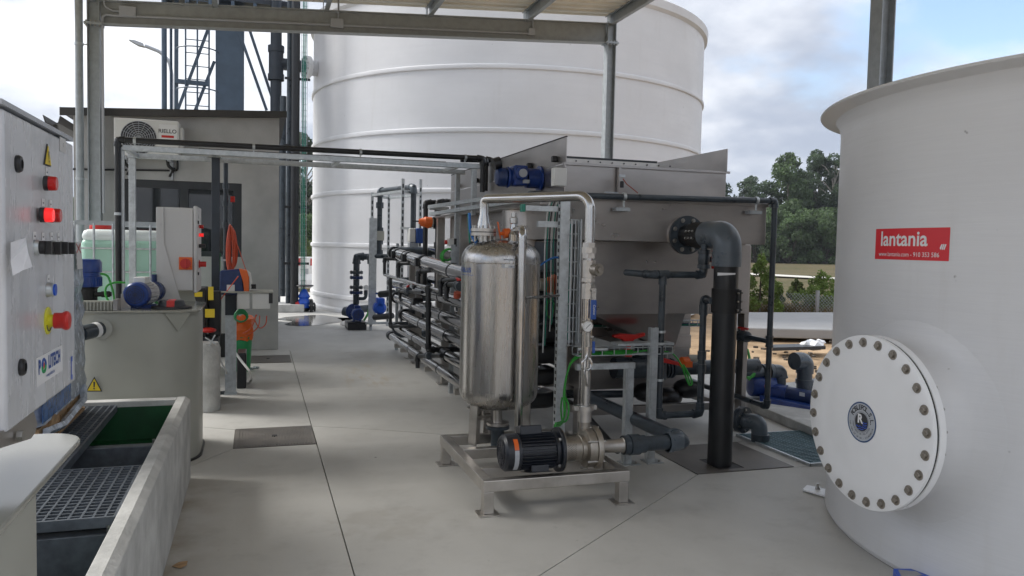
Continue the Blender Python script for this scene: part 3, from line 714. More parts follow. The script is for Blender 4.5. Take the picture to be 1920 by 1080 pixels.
def roof_sheet(y0, y1):
    pr = []; pitch = .2; y = y0; k = round((y1 - y0) / pitch)
    for i in range(k):
        a = y0 + i * pitch; pr += [(a, 0), (a + .08, 0), (a + .10, .035), (a + .16, .035), (a + .18, 0)]
    pr.append((y1, 0)); mb = MB(); x0, x1 = -3.45, 5.13; zx = lambda x: 4.87 + .055 + .095 + (x - 5.03) * .0634
    for t in (0, .0012):
        prev = None
        for yy, h in pr:
            cur = mb.vs([(x0, yy, zx(x0) + h + t), (x1, yy, zx(x1) + h + t)])
            if prev: mb.face([prev[0], prev[1], cur[1], cur[0]])
            prev = cur
    build('roof_sheet', mb, 'roof_sheet', T, smooth=False)
for i in range(11): roof_sheet(YB + .2 - (i + 1) * 1.0, YB + .2 - i * 1.0)
# conduits and boxes on the beam
def bz(x): return 4.268 + (x + 1.865) / 6.81 * .434
yb = YB - .0715 + .0
for px, w_, h_ in (((632), .10, .075), ((997), .075, .07)): pass
def jbox(x, dz, w_, h_):
    build('junction_box', MB().box(x - w_ / 2, x + w_ / 2, YB - .065, YB - .006, bz(x) + dz - h_ / 2, bz(x) + dz + h_ / 2), 'badge_grey', T, bevel=.004)
jbox(-1.555, .02, .19, .12); jbox(0.995, -.02, .17, .12); jbox(3.755, -.03, .095, .10)
build('conduit', MB().tube([(XL + .10, YB - .05, 1.8), (XL + .10, YB - .05, bz(-1.8) - .03), (XL + .22, YB - .03, bz(-1.7) - .035), (3.755, YB - .03, bz(3.75) - .05)], .016, .06), 'badge_grey', T)
build('conduit', MB().tube([(XL + .115, YB - .06, 4.44), (XL + .13, YB - .05, bz(-1.8) + .06), (XL + .22, YB - .03, bz(-1.7) + .02), (XL + .40, YB - .03, bz(-1.5) + .02)], .01, .05), 'badge_grey', T)
for x in (0.995, 3.755): build('drop_cable', MB().cyl((x + .02, YB - .03, bz(x)), (x + .02, YB - .03, bz(x) + .30), .012, n=8), 'badge_grey', T)
T = thing('rain_downpipe', 'round grey rainwater downpipe at the left end of the canopy', 'downpipe', (-2.105, YB, 0))
build('pipe', MB().cyl((-2.105, YB, 0), (-2.105, YB, 4.5), .046, n=16), 'galv_dark', T)
for z in (3.85, 2.2): build('clip', MB().cyl((-2.105, YB, z), (-2.105, YB, z + .03), .052, n=16).box(-2.105, -2.0, YB - .005, YB + .005, z + .01, z + .022), 'galv', T)

# ================= CONCRETE TROUGH AND GRATINGS =================
XO, XI, ZT = -.398, -.474, .52
T = thing('concrete_trough', 'low open concrete trough with chamfered rim holding dark green water', 'trough', (-.95, 3.9, 0))
w = MB(); Y0, Y1 = 2.25, 5.25
w.prism([(XO, Y0, 0), (XO, Y0, ZT - .022), (XO - .03, Y0, ZT), (XI, Y0, ZT), (XI, Y0, 0)], (0, Y1 - Y0, 0)); build('long_wall', w, 'concrete_rough', T, smooth=False, bevel=.004)
build('end_wall', MB().box(-1.55, XI - .002, Y1 - .085, Y1 - .001, 0, ZT - .002), 'concrete_rough', T, smooth=False, bevel=.004)
build('end_wall', MB().box(-1.55, XI - .002, Y0 + .001, Y0 + .08, 0, ZT - .002), 'concrete_rough', T, smooth=False)
build('long_wall', MB().box(-1.62, -1.552, Y0, Y1, 0, ZT), 'concrete_rough', T, smooth=False)
build('lining', MB().box(XI - .010, XI - .003, Y0 + .08, Y1 - .09, 0, ZT - .06).box(-1.55, XI - .012, Y1 - .098, Y1 - .09, 0, ZT - .035), 'trough_inside', T, smooth=False)
build('water', MB().box(-1.55, XI - .012, 4.42, Y1 - .10, .02, .29), 'green_water', T, smooth=False)
build('water', MB().box(-1.55, XI - .012, Y0 + .09, 4.34, .01, .16), 'shaded_water', T, smooth=False)
for y in (4.38, 3.70, 3.10, 2.62):
    build('cross_beam', MB().box(-1.54, XI - .012, y - .03, y + .03, .18, .44), 'grating', T, smooth=False, bevel=.004)
for y in (4.38, 3.10): build('anchor_bolt', MB().cyl((XI - .03, y - .04, .44), (XI - .03, y - .04, .475), .007, n=8), 'steel_bolt', T)
def grating(label, x0, x1, y0, y1, z1, h=.038, p=.0385, t=.0075):
    T = thing('walkway_grating', label, 'grating', ((x0 + x1) / 2, (y0 + y1) / 2, z1 - h), 'moulded gratings over the trough')
    fr = MB(); e = .012
    fr.box(x0, x1, y0, y0 + e, z1 - h, z1).box(x0, x1, y1 - e, y1, z1 - h, z1).box(x0, x0 + e, y0 + e, y1 - e, z1 - h, z1).box(x1 - e, x1, y0 + e, y1 - e, z1 - h, z1)
    build('edge_frame', fr, 'grating', T, smooth=False)
    b = MB(); nx = round((x1 - x0) / p); ny = round((y1 - y0) / p)
    for i in range(1, nx): x = x0 + (x1 - x0) * i / nx; b.box(x - t / 2, x + t / 2, y0 + e, y1 - e, z1 - h + .001, z1 - .0005)
    for j in range(1, ny): y = y0 + (y1 - y0) * j / ny; b.box(x0 + e, x1 - e, y - t / 2, y + t / 2, z1 - h + .002, z1 - .001)
    o = build('grid_bar', b, 'grating', T, smooth=False); o['kind'] = 'stuff'
grating('dark moulded grating lying across the near part of the trough', -1.30, XI - .004, 3.06, 3.74, .505)
grating('long dark moulded grating running beside the wooden pallet along the trough', -1.30, -.795, 3.755, 5.14, .503)

# wrapped pallet
T = thing('wrapped_pallet', 'wooden pallet base carrying goods wrapped in grey stretch film', 'pallet', (-1.22, 4.6, .506))
xr, y0, y1 = -.945, 4.02, 5.02
for y in (y0 + .02, (y0 + y1) / 2 - .05, y1 - .14): build('block', MB().box(xr - .10, xr - .004, y, y + .12, .525, .60), 'wood', T, smooth=False, bevel=.003)
build('bottom_board', MB().box(xr - .10, xr, y0, y1, .507, .523), 'wood', T, smooth=False)
build('deck_board', MB().box(xr - .5, xr, y0, y1, .602, .622), 'wood', T, smooth=False)
build('wood_batten', MB().prism([(-0.930, 4.167, 0.600), (-0.930, 4.346, 0.586), (-0.930, 4.347, 0.613), (-0.930, 4.220, 0.653)], (-.03, 0, 0)), 'wood', T, smooth=False)
f = MB()
def filmring(z, k): 
    a = [(xr - .52, y0 - .02), (xr - .02, y0 - .02), (xr + .012, y0 + .05), (xr + .015, (y0 + y1) / 2), (xr + .012, y1 - .04), (xr - .02, y1 + .01), (xr - .52, y1 + .01)]
    return f.vs([(x + random.uniform(-.008, .008) + k, y + random.uniform(-.012, .012), z) for x, y in a])
zs = [.63 + (1.42 - .63) * i / 14 for i in range(15)]; prev = None
for i, z in enumerate(zs):
    cur = filmring(z, -.02 * (z - .63))
    if prev: f.bridge(prev, cur)
    prev = cur
f.face(prev); build('stretch_film', f, 'film', T)
b_ = MB(); b_.box(xr + .018, xr + .021, y0 - .02, y0 + .55, .65, .80); build('blue_carton', b_, 'film_blue', T, smooth=False)
t_ = MB(); t_.sweep([(xr + .01, y1 - .1, .66), (xr + .03, y1 - .2, .60), (xr + .035, y0 + .3, .575), (xr + .02, y0 + .05, .60)], .02, 5); build('loose_film', t_, 'film', T)
build('blue_drum', MB().lathe([(.10, 1.42), (.105, 1.50), (.10, 1.565), (.085, 1.58)], (xr - .12, 4.86, 0), n=20), 'blue_dark', T)
st = [(-0.928, 4.728, 1.470), (-0.928, 4.861, 1.470), (-0.928, 4.898, 1.322), (-0.928, 4.762, 1.324)]
lab = MB(); lab.poly(st); build('sticker', lab, 'label_white', T, smooth=False)
x_ = MB()
for a, b in (((144, 458), (151, 472)), ((151, 458), (144, 472))): pass
x_.bar((-0.926, 4.730, 1.462), (-0.926, 4.849, 1.411), .006, .001, up=(1, 0, 0)); x_.bar((-0.926, 4.837, 1.461), (-0.926, 4.742, 1.413), .006, .001, up=(1, 0, 0)); build('red_cross', x_, 'red_plastic', T, smooth=False)

tag(build('dry_leaf', MB().prism([(-0.370, 3.824, 0.004), (-0.343, 3.852, 0.010), (-0.303, 3.834, 0.018), (-0.305, 3.799, 0.012), (-0.331, 3.789, 0.004)], (0, 0, .001)), 'wood', smooth=False), 'curled brown leaf on the floor beside the concrete trough', 'leaf')
# ================= PREPARATION TANKS =================
def roundrect(x0, x1, y0, y1, r, n=6, corners=(1, 1, 1, 1)):
    out = []
    for (cx, cy, a0), on in zip(((x1 - r, y1 - r, 0), (x0 + r, y1 - r, 90), (x0 + r, y0 + r, 180), (x1 - r, y0 + r, 270)), corners):
        if on: out += [(cx + r * cos(radians(a0 + 90 * i / n)), cy + r * sin(radians(a0 + 90 * i / n))) for i in range(n + 1)]
        else: out.append((cx + r * cos(radians(a0 + 45)) * sqrt(2), cy + r * sin(radians(a0 + 45)) * sqrt(2)))
    return out
def pp_tank(label, x0, x1, y0, y1, z, r, rb):
    T = thing('preparation_tank', label, 'tank', ((x0 + x1) / 2, (y0 + y1) / 2, 0))
    i = .014
    b = MB(); b.prism([(x, y, .012) for x, y in roundrect(x0 + i, x1 - i, y0 + i, y1 - i, rb, 12)], (0, 0, z - .026)); build('body', b, 'pp', T)
    b = MB(); b.prism([(x, y, z - .0138) for x, y in roundrect(x0, x1, y0, y1, r, 8)], (0, 0, .0138)); build('top_plate', b, 'pp_gloss', T, bevel=.003)
    b = MB(); b.prism([(x, y, 0) for x, y in roundrect(x0, x1, y0, y1, rb, 12)], (0, 0, .0115)); build('base_plate', b, 'hdpe', T)
    return T
T = pp_tank('beige plastic preparation tank with blue motors on top, beyond the trough', -1.22, -.366, 5.53, 6.42, 1.03, .14, .30)
build('gusset', MB().prism([(-.575, 5.548, 1.015), (-.42, 5.56, 1.015), (-.50, 5.60, .89)], (.0, -.010, 0)), 'pp', T, smooth=False)
build('inlet_boss', MB().cyl((-0.947, 5.545, 0.916), (-0.940, 5.500, 0.921), .064, n=20), 'pp', T)
pp = Vector((-0.949, 5.500, 0.921)); b = MB(); b.cyl(pp, pp + Vector((-.08, -.14, -.012)), .047, n=18); b.cyl(pp + Vector((-.05, -.09, -.01)), pp + Vector((-.30, -.50, -.04)), .040, n=18); build('inlet_pipe', b, 'pvc', T)
build('pipe_label', MB().cyl(pp + Vector((-.012, -.021, -.002)), pp + Vector((-.03, -.05, -.005)), .0485, n=18), 'label_white', T)
tri = [Vector((-1.035, 5.530, 0.521)), Vector((-0.941, 5.530, 0.518)), Vector((-0.986, 5.530, 0.615))]
def tri_sign(T, a, b, c, n, inner=.80):
    n = V3(n); ce = (a + b + c) / 3
    build('warning_sign', MB().prism([a, b, c], n * .002), 'dark_print', T, smooth=False)
    q = [ce + (v - ce) * inner + n * .0022 for v in (a, b, c)]; build('yellow_field', MB().prism(q, n * .0012), 'yellow', T, smooth=False)
    h = (c - (a + b) / 2); u = h.normalized(); r_ = (b - a).normalized(); H = h.length
    e = MB(); base = (a + b) / 2 + n * .0045
    e.poly([base + u * H * .30 - r_ * H * .035, base + u * H * .30 + r_ * H * .035, base + u * H * .66 + r_ * H * .055, base + u * H * .66 - r_ * H * .055])
    e.poly([base + u * H * .20 + (r_ * cos(t) + u * sin(t)) * H * .055 for t in [2 * pi * i / 12 for i in range(12)]])
    build('exclamation_mark', e, 'dark_print', T, smooth=False)
tri_sign(T, *tri, (0, -1, 0))
v = MB()
for i in range(17): x = -1.20 + i * .020; v.box(x, x + .009, 5.585, 5.60, 1.031, 1.085)
v.box(-1.21, -.875, 5.60, 5.66, 1.031, 1.09); build('vent_grille', v, 'pp', T, smooth=False)
build('cable_bracket', MB().box(-.885, -.86, 5.58, 5.72, 1.031, 1.10).box(-.858, -.80, 5.70, 5.72, 1.031, 1.13), 'stainless_sheet', T, smooth=False)
T1 = T
# pump motor lying on the tank
T = thing('transfer_pump', 'blue and grey pump motor lying on the beige preparation tank', 'pump', (-.76, 5.8, 1.03))
mo = Vector((-0.770, 5.680, 1.125)); ax = Vector((.18, 1, 0)).normalized()
motor(T, mo, ax, .082, .27, 'cabinet', 'blue_motor', (0, 0, 1), 18, None, 'white_plastic')
build('foot', MB().obox(mo + ax * .16 - Vector((0, 0, .085)), ax, Vector((ax.y, -ax.x, 0)), (0, 0, 1), .06, .07, .012), 'blue_motor', T)
b = MB(); b.lathe([(.06, 0), (.078, .01), (.078, .03), (.05, .035), (.05, .10), (.07, .11), (.07, .16), (.03, .17)], mo + ax * .27, ax, n=20); b.cyl(mo + ax * .40, mo + ax * .40 + Vector((0, 0, .12)), .018, n=10); build('pump_head', b, 'blue_dark', T)
T = thing('mixer_motor', 'upright dark blue mixer gear motor beside the control cabinet', 'motor', (-1.07, 5.9, 1.03))
c = Vector((-1.09, 5.9, 0)); b = MB(); b.lathe([(.078, 1.165), (.085, 1.17), (.085, 1.235), (.080, 1.24), (.080, 1.262), (.088, 1.265), (.088, 1.33), (.075, 1.35), (.03, 1.352)], c, n=28); build('motor_body', b, 'blue_motor', T)
b = MB()
for i in range(22): t = 2 * pi * i / 22; e = Vector((cos(t), sin(t), 0)); b.obox(c + e * .083 + Vector((0, 0, 1.20)), e, (-e.y, e.x, 0), (0, 0, 1), .007, .002, .03)
build('cooling_fin', b, 'blue_motor', T)['kind'] = 'stuff'
build('gearbox', MB().lathe([(.09, 1.031), (.09, 1.045), (.060, 1.05), (.060, 1.15), (.072, 1.165)], c, n=24), 'rubber', T)
build('cable_gland', MB().cyl(c + Vector((.05, -.03, 1.115)), c + Vector((.15, -.03, 1.118)), .016, n=10).cyl(c + Vector((.09, -.03, 1.116)), c + Vector((.14, -.03, 1.118)), .021, n=10), 'rubber', T)
def cable(name, label, pts, r, m, group=None, smooth=4):
    # smooth spline through the points
    P_ = [V3(p) for p in pts]; out = []
    for i in range(len(P_) - 1):
        p0, p1, p2, p3 = P_[max(i - 1, 0)], P_[i], P_[i + 1], P_[min(i + 2, len(P_) - 1)]
        for k in range(smooth):
            t = k / smooth; out.append(.5 * ((2 * p1) + (p2 - p0) * t + (2 * p0 - 5 * p1 + 4 * p2 - p3) * t * t + (3 * p1 - p0 - 3 * p2 + p3) * t ** 3))
    out.append(P_[-1])
    o = build(name, MB().sweep(out, r, 7), m)
    return tag(o, label, 'cable', group) if label else o
cable('green_cable', 'green cable looping from the blue mixer motor down to the tank bracket', [(-1.004, 5.850, 1.256), (-0.959, 5.850, 1.239), (-0.928, 5.820, 1.162), (-0.905, 5.750, 1.095), (-0.897, 5.660, 1.049)], .007, 'green_cable')
cable('green_cable', 'green cable looping into the terminal box of the horizontal blue motor', [(-0.833, 5.720, 1.203), (-0.897, 5.720, 1.203), (-0.941, 5.700, 1.179), (-0.944, 5.680, 1.125), (-0.913, 5.660, 1.067), (-0.896, 5.650, 1.040)], .007, 'green_cable')
cable('green_cable', 'pale green hose arching behind the small grey control cabinet', [(-0.677, 6.000, 1.182), (-0.695, 6.000, 1.134), (-0.691, 6.000, 1.078), (-0.671, 6.000, 1.040)], .011, 'green_cable')
# manway lid
T = thing('manway_lid', 'round black lid with red centre band lying on the beige preparation tank', 'lid', (-.555, 5.77, 1.03))
lc = Vector((-.555, 5.77, 1.0302))
build('rim', MB().lathe([(.125, 0), (.130, .004), (.128, .012), (.10, .016)], lc, n=36), 'black_plastic', T)
build('cap', MB().lathe([(.09, .016), (.078, .05), (.074, .053)], lc, n=28), 'frame_dark', T)
build('red_band', MB().prism([lc + Vector(p) for p in ((-.024, -.092, .015), (.024, -.092, .015), (.024, -.080, .054), (-.024, -.080, .054))], (0, .16, 0)), 'red_plastic', T, smooth=False)

# ================= SMALL CONTROL CABINET =================
T = thing('control_cabinet', 'small light grey control cabinet with red and yellow switch standing on the far beige tank', 'cabinet', (-.55, 6.2, 1.03))
yf = 6.10
fx = lambda px, py: Vector((-0.268, 1.000, 1.755)) 
cxl, cxr = -0.639, -0.445; ct, cb = 1.722, 1.128
build('cabinet_body', MB().box(cxl - .05, cxr, yf, yf + .40, cb, ct), 'cabinet', T, bevel=.006)
dx = -0.438
build('door', MB().box(cxr + .003, cxr + .028, yf - .01, yf + .42, cb - .015, ct + .015), 'cabinet', T, bevel=.008)
build('side_stand', MB().prism([(-0.686, 6.090, 1.721), (-0.638, 6.090, 1.715), (-0.638, 6.090, 1.470), (-0.516, 6.090, 1.018), (-0.688, 6.090, 1.033)], (0, .006, 0)), 'cabinet', T, smooth=False)
build('side_stand', MB().prism([(-0.682, 6.500, 1.103), (-0.475, 6.500, 1.104), (-0.452, 6.500, 1.009), (-0.596, 6.500, 1.010)], (0, .006, 0)), 'pp', T, smooth=False)
sc_ = Vector((-0.494, 6.085, 1.324))
build('switch_plate', MB().box(sc_.x - .045, sc_.x + .045, yf - .012, yf - .002, sc_.z - .045, sc_.z + .045), 'orange', T, smooth=False, bevel=.003)
build('rotary_switch', MB().cyl((sc_.x, yf - .013, sc_.z), (sc_.x, yf - .04, sc_.z), .036, n=20).box(sc_.x - .009, sc_.x + .009, yf - .055, yf - .041, sc_.z - .034, sc_.z + .034), 'red_plastic', T)
dX = cxr + .028
for zpx, m_, r_, d_ in ((423, 'red_lens', .013, .03), (440, 'red_lens_lit', .013, .03)):
    z = 1.593 if zpx == 423 else 1.531
    build('indicator_lamp', MB().cyl((dX, yf + .20, z), (dX + d_, yf + .20, z), r_, n=14), m_, T)
z = 1.450; build('selector_knob', MB().cyl((dX, yf + .17, z), (dX + .045, yf + .17, z), .014, n=12), 'black_plastic', T)
z = 1.315; build('emergency_button', MB().cyl((dX, yf + .17, z), (dX + .008, yf + .17, z), .03, n=16).cyl((dX + .009, yf + .17, z), (dX + .05, yf + .17, z), .02, n=16), 'red_plastic', T)
z = 1.622; build('lock', MB().cyl((dX, yf + .05, z), (dX + .008, yf + .05, z), .012, n=12), 'black_plastic', T)
z = 1.249; build('lock', MB().cyl((dX, yf + .05, z), (dX + .008, yf + .05, z), .012, n=12), 'black_plastic', T)

# ================= LARGE CONTROL CABINET IN THE FOREGROUND =================
pp_tank('beige plastic tank top carrying the large control cabinet at left', -1.25, -.392, 1.10, 2.105, 1.03, .085, .44)
T = thing('control_cabinet', 'large light grey control cabinet with red lamps and emergency stop, nearest at left', 'cabinet', (-.55, 1.77, 1.03))
DX = -.40
build('cabinet_body', MB().box(-.66, DX - .022, 1.50, 2.01, 1.178, 1.712), 'cabinet', T, bevel=.006)
build('door', MB().box(DX - .020, DX, 1.505, 2.02, 1.168, 1.708), 'cabinet_film', T, bevel=.005)
build('rain_cap', MB().box(-.67, DX + .002, 1.49, 2.012, 1.7135, 1.722), 'badge_grey', T, smooth=False)
build('support_bracket', MB().prism([(-0.405, 1.403, 1.187), (-0.405, 1.542, 1.167), (-0.405, 1.684, 1.171), (-0.405, 1.713, 1.137), (-0.405, 1.697, 1.123), (-0.405, 1.667, 1.119), (-0.405, 1.402, 1.160)], (-.004, 0, 0)), 'stainless_sheet', T, smooth=False)
build('support_bracket', MB().box(-.66, -.41, 1.45, 1.97, 1.162, 1.167), 'stainless_sheet', T, smooth=False)
hb = MB(); hexbolt(hb, (-0.402, 1.570, 1.147), (1, 0, 0), .010, .009); build('bolt', hb, 'steel_bolt', T)
EX = Vector((1, 0, 0))
for a in ((-0.400, 1.576, 1.624), (-0.400, 1.583, 1.267)):
    a = Vector(a); l = MB(); l.lathe([(.015, 0), (.0155, .004), (.013, .008), (.008, .009), (.008, .006)], a, EX, n=20); build('lock', l, 'black_plastic', T)
def dpart(nm, px, r, prof, m): build(nm, MB().lathe(prof, px, EX, n=24), m, T)
def lamp(p, m):
    p = Vector(p); build('lamp_base', MB().cyl(p, p + EX * .008, .0145, n=24), 'black_plastic', T)
    l = MB(); l.lathe([(.0138, .0082), (.0140, .011), (.0136, .020), (.0120, .022)], p, EX, n=24); build('lamp_lens', l, m, T)
lamp((-0.395, 1.740, 1.602), 'red_lens'); lamp((-0.395, 1.710, 1.540), 'red_lens_lit'); lamp((-0.395, 1.770, 1.541), 'red_lens')
for p in ((-0.400, 1.690, 1.478), (-0.400, 1.761, 1.476), (-0.400, 1.824, 1.476), (-0.400, 1.888, 1.475)):
    p = Vector(p); b = MB(); b.lathe([(.0150, 0), (.0150, .004), (.0135, .007), (.0135, .008)], p, EX, n=24); build('selector_bezel', b, 'galv', T)
    b = MB(); b.cyl(p + EX * .0082, p + EX * .018, .0125, n=24); b.obox(p + EX * .022, EX, (0, 1, 0), (0, 0, 1), .006, .0045, .0125); build('selector_knob', b, 'black_plastic', T)
p = Vector((-0.400, 1.774, 1.393)); build('button_bezel', MB().lathe([(.0150, 0), (.0150, .004), (.0140, .006), (.0140, .012), (.012, .013)], p, EX, n=24), 'galv', T); build('push_button', MB().cyl(p + EX * .0128, p + EX * .0160, .0118, n=24), 'blue_bright', T)
p = Vector((-0.400, 1.775, 1.331)); build('emergency_ring', MB().lathe([(.0275, 0), (.0275, .002), (.026, .003)], p, EX, n=32), 'yellow_ring', T)
build('ring_slot', MB().sweep([p + EX * .0032 + Vector((0, cos(t) * .0205, sin(t) * .0205)) for t in [radians(200 + 8 * i) for i in range(18)]], .0012, 5), 'dark_print', T)
build('button_stem', MB().cyl(p + EX * .003, p + EX * .012, .0125, n=20), 'yellow_ring', T)
build('emergency_button', MB().lathe([(.0160, .0125), (.0160, .026), (.0180, .029), (.0195, .033), (.0190, .037), (.0150, .040)], p, EX, n=28), 'red_plastic', T)
def door_rect(p, w_, h_, m, nm, off=.0006, th=.0006):
    p = Vector(p); return build(nm, MB().box(DX + off, DX + off + th, p.y - w_ / 2, p.y + w_ / 2, p.z - h_ / 2, p.z + h_ / 2), m, T, smooth=False)
for p in ((-0.400, 1.779, 1.627), (-0.400, 1.748, 1.565), (-0.400, 1.806, 1.565), (-0.400, 1.684, 1.500), (-0.400, 1.745, 1.499), (-0.400, 1.812, 1.500), (-0.400, 1.870, 1.499), (-0.400, 1.783, 1.415)):
    door_rect(p, .020, .015, 'label_white', 'tag'); p = Vector(p)
    door_rect((0, p.y, p.z - .001), .008, .0025, 'dark_print', 'tag_print', .0014, .0003)
c = Vector((-0.400, 1.780, 1.659))
tri_sign(T, Vector((DX + .0005, c.y - .026, c.z - .020)), Vector((DX + .0005, c.y + .026, c.z - .020)), Vector((DX + .0005, c.y, c.z + .023)), (1, 0, 0), .86)
b = MB(); pq = [(-0.392, 1.505, 1.488), (-0.385, 1.566, 1.496), (-0.378, 1.543, 1.485), (-0.372, 1.528, 1.470), (-0.365, 1.524, 1.447), (-0.372, 1.492, 1.442), (-0.380, 1.468, 1.434), (-0.386, 1.481, 1.457)]
b.poly(pq); build('paper_note', b, 'paper', T, smooth=False)
# maker's label
lc = (Vector((-0.400, 1.685, 1.244)) + Vector((-0.400, 1.893, 1.236))) / 2; lw = Vector((-0.400, 1.893, 1.236)).y - Vector((-0.400, 1.685, 1.244)).y; lh = Vector((-0.400, 1.686, 1.271)).z - Vector((-0.400, 1.683, 1.216)).z
door_rect(lc, lw, lh, 'label_white', 'maker_label')
yl = lc.y - lw / 2
def lt(s, yoff, zoff, size, m, bold=.0006, sx=1.): text('lettering', s, size, (DX + .0015, yl + yoff, lc.z + zoff), (0, 1, 0), (0, 0, 1), m, T, 'CENTER', .0003, None, bold, sx)
lt('P', lw * .10, lh * .12, lh * .66, 'blue_print', .0018, .9); lt('LITECH', lw * .66, lh * .12, lh * .66, 'blue_print', .0016, .84)
oc = Vector((DX + .0015, yl + lw * .245, lc.z + lh * .12)); ro = lh * .235
b = MB(); b.sweep([oc + Vector((0, cos(t) * ro, sin(t) * ro)) for t in [pi * i / 14 for i in range(15)]], .0026, 5); build('logo_arc', b, 'blue_print', T)
b = MB(); b.sweep([oc + Vector((0, cos(t) * ro, -sin(t) * ro)) for t in [pi * i / 14 for i in range(15)]], .0028, 5); build('logo_arc', b, 'green_plastic', T)
build('logo_dot', MB().cyl(oc, oc + EX * .0006, ro * .5, n=20), 'red_plastic', T)
lt('www.politech.es', lw * .5, -lh * .30, lh * .19, 'blue_print', .0002, .95)
door_rect((-0.400, 1.983, 1.204), .012, .052, 'blue_bright', 'side_label'); door_rect((-0.400, 1.983, 1.204), .006, .030, 'label_white', 'side_label_print', .0014, .0003)
door_rect((-0.400, 1.916, 1.695), .055, .03, 'cabinet', 'name_plate'); 
text('plate_print', 'E', .011, Vector((-0.400, 1.916, 1.695)) + EX * .0015, (0, 1, 0), (0, 0, 1), 'dark_print', T)

# ================= IBC CONTAINER =================
T = thing('liquid_container', 'pale green cubic liquid container in a metal cage behind the beige tank', 'container', (-1.25, 9.5, 0))
ix0, ix1, iy0, iy1 = -1.78, -.72, 9.03, 10.0; zt = 1.60
build('bund', MB().box(ix0 - .02, ix1 + .02, iy0 - .02, iy1 + .02, 0, .42), 'black_plastic', T, bevel=.02)
build('liquid_tank', MB().box(ix0 + .04, ix1 - .04, iy0 + .04, iy1 - .04, .43, zt - .12), 'ibc_body', T, bevel=.05)
build('tank_top', MB().box(ix0 + .045, ix1 - .045, iy0 + .045, iy1 - .045, zt - .16, zt - .02), 'ibc_white', T, bevel=.06)
build('cap', MB().lathe([(.11, zt - .02), (.115, zt + .0), (.11, zt + .03), (.09, zt + .035)], (-1.609, 9.45, 0), n=24), 'red_plastic', T)
def cagebar(a, b, r=.010): build('cage_bar', MB().cyl(a, b, r, n=8), 'galv', T)
for z in (1.385, 1.143, 0.900):
    cagebar((ix0, iy0, z), (ix1, iy0, z)); cagebar((ix1, iy0, z), (ix1, iy1, z))
for yy in (iy0, iy1): build('cage_bar', MB().bar((ix0, yy, 1.645), (ix1, yy, 1.645), .03, .045), 'galv_dark', T, smooth=False)
for k in range(7):
    x = ix0 + (ix1 - ix0) * k / 6; cagebar((x, iy0 - .012, .43), (x, iy0 - .012, 1.64), .012)
for k in range(4): y = iy0 + (iy1 - iy0) * (k + 1) / 4; cagebar((ix1 + .012, y, .43), (ix1 + .012, y, 1.64), .012)

# ================= PIPE BRIDGE OVER THE WALKWAY =================
T = thing('pipe_bridge', 'galvanised square tube frame carrying a dark pipe across the walkway', 'pipe bridge', (.5, 8.2, 0))
YN, YF, ZB = 7.9, 8.6, 2.31
xl, xr2 = -1.205, 2.165
def strut(nm, a, b, w_=.052, h_=.052): return build(nm, MB().bar(a, b, w_, h_), 'galv', T, smooth=False, bevel=.003)
strut('beam', (xl - .02, YN, ZB), (xr2 + .03, YN, ZB), .05, .05); strut('beam', (xl - .02, YF, ZB), (xr2 + .03, YF, ZB), .05, .05)
strut('leg', (xl + .02, YN, 0), (xl + .02, YN, ZB - .027), .062, .05); strut('leg', (xl + .02, YF, 0), (xl + .02, YF, ZB - .027), .062, .05)
strut('leg', (xr2 - .05, YN, 1.804), (xr2 - .05, YN, ZB - .027), .05, .05); strut('leg', (xr2 - .05, YF, 1.224), (xr2 - .05, YF, ZB - .027), .05, .05)
for x in (xl + .06, -.4, .75, 1.95): strut('cross_tube', (x, YN + .027, ZB - .003), (x, YF - .027, ZB - .003), .04, .04)
xj = -1.201; zj = 2.375
zr = 2.391; xq = 2.196
pvc_run(T, [(xj, 7.86, .4), (xj, 7.86, zj), (xq, 7.86, zr), (xq, 7.86, 2.046)], .026, 'hdpe')
pvc_run(T, [(xq - .2, 8.0, zr - .01), (xq + .07, 8.0, zr), (xq + .07, 8.0, 2.070)], .027, 'hdpe')
pvc_run(T, [(xq - .1, 8.1, zr + .02), (xq + .16, 8.1, zr + .02), (xq + .16, 8.1, 2.072)], .024, 'hdpe')
build('pipe', MB().cyl((-.55, 8.25, ZB + .05), (xq - .3, 8.25, ZB + .05), .02, n=10), 'hdpe', T)
for x in (-1.062, -0.042, 0.952, 2.010):
    build('pipe_clamp', MB().cyl((x - .012, 7.86, zj + (x - xj) / (xq - xj) * (zr - zj)), (x + .012, 7.86, zj + (x - xj) / (xq - xj) * (zr - zj)), .032, n=14).cyl((x, 7.875, ZB + .02), (x, 7.86, ZB + .10), .006, n=6), 'galv', T)
build('pipe_clamp', MB().cyl((xj - .0, 7.86, 1.70), (xj, 7.86, 1.724), .033, n=14).bar((xj, 7.86, 1.712), (xl + .02, YN, 1.712), .02, .02), 'galv', T)
# dark post under the bridge
T = thing('dark_post', 'slim dark painted post under the pipe bridge beside the dosing pump shelf', 'post', (-.39, 8.12, 0))
build('post', MB().box(-.427, -.353, 8.10, 8.16, 0, 2.283), 'dark_paint', T, bevel=.004)
build('base_plate', MB().box(-.47, -.22, 8.06, 8.20, 0, .01), 'dark_paint', T, smooth=False)
build('head_clamp', MB().box(-.47, -.34, 8.08, 8.17, 2.284, 2.30), 'galv', T, smooth=False)
T = thing('riser_pipe', 'thin dark plastic riser pipe with clamps beside the dark post', 'pipe', (-.30, 8.3, .9))
pvc_run(T, [(-.305, 8.28, .95), (-.305, 8.28, 2.25)], .022, 'pvc')
for z in (1.30, 1.62, 1.83, 2.0): build('coupling', MB().cyl((-.305, 8.28, z), (-.305, 8.28, z + .05), .030, n=12), 'pvc', T)
build('clamp', MB().box(-.352, -.28, 8.25, 8.27, 1.29, 1.31), 'galv', T, smooth=False)
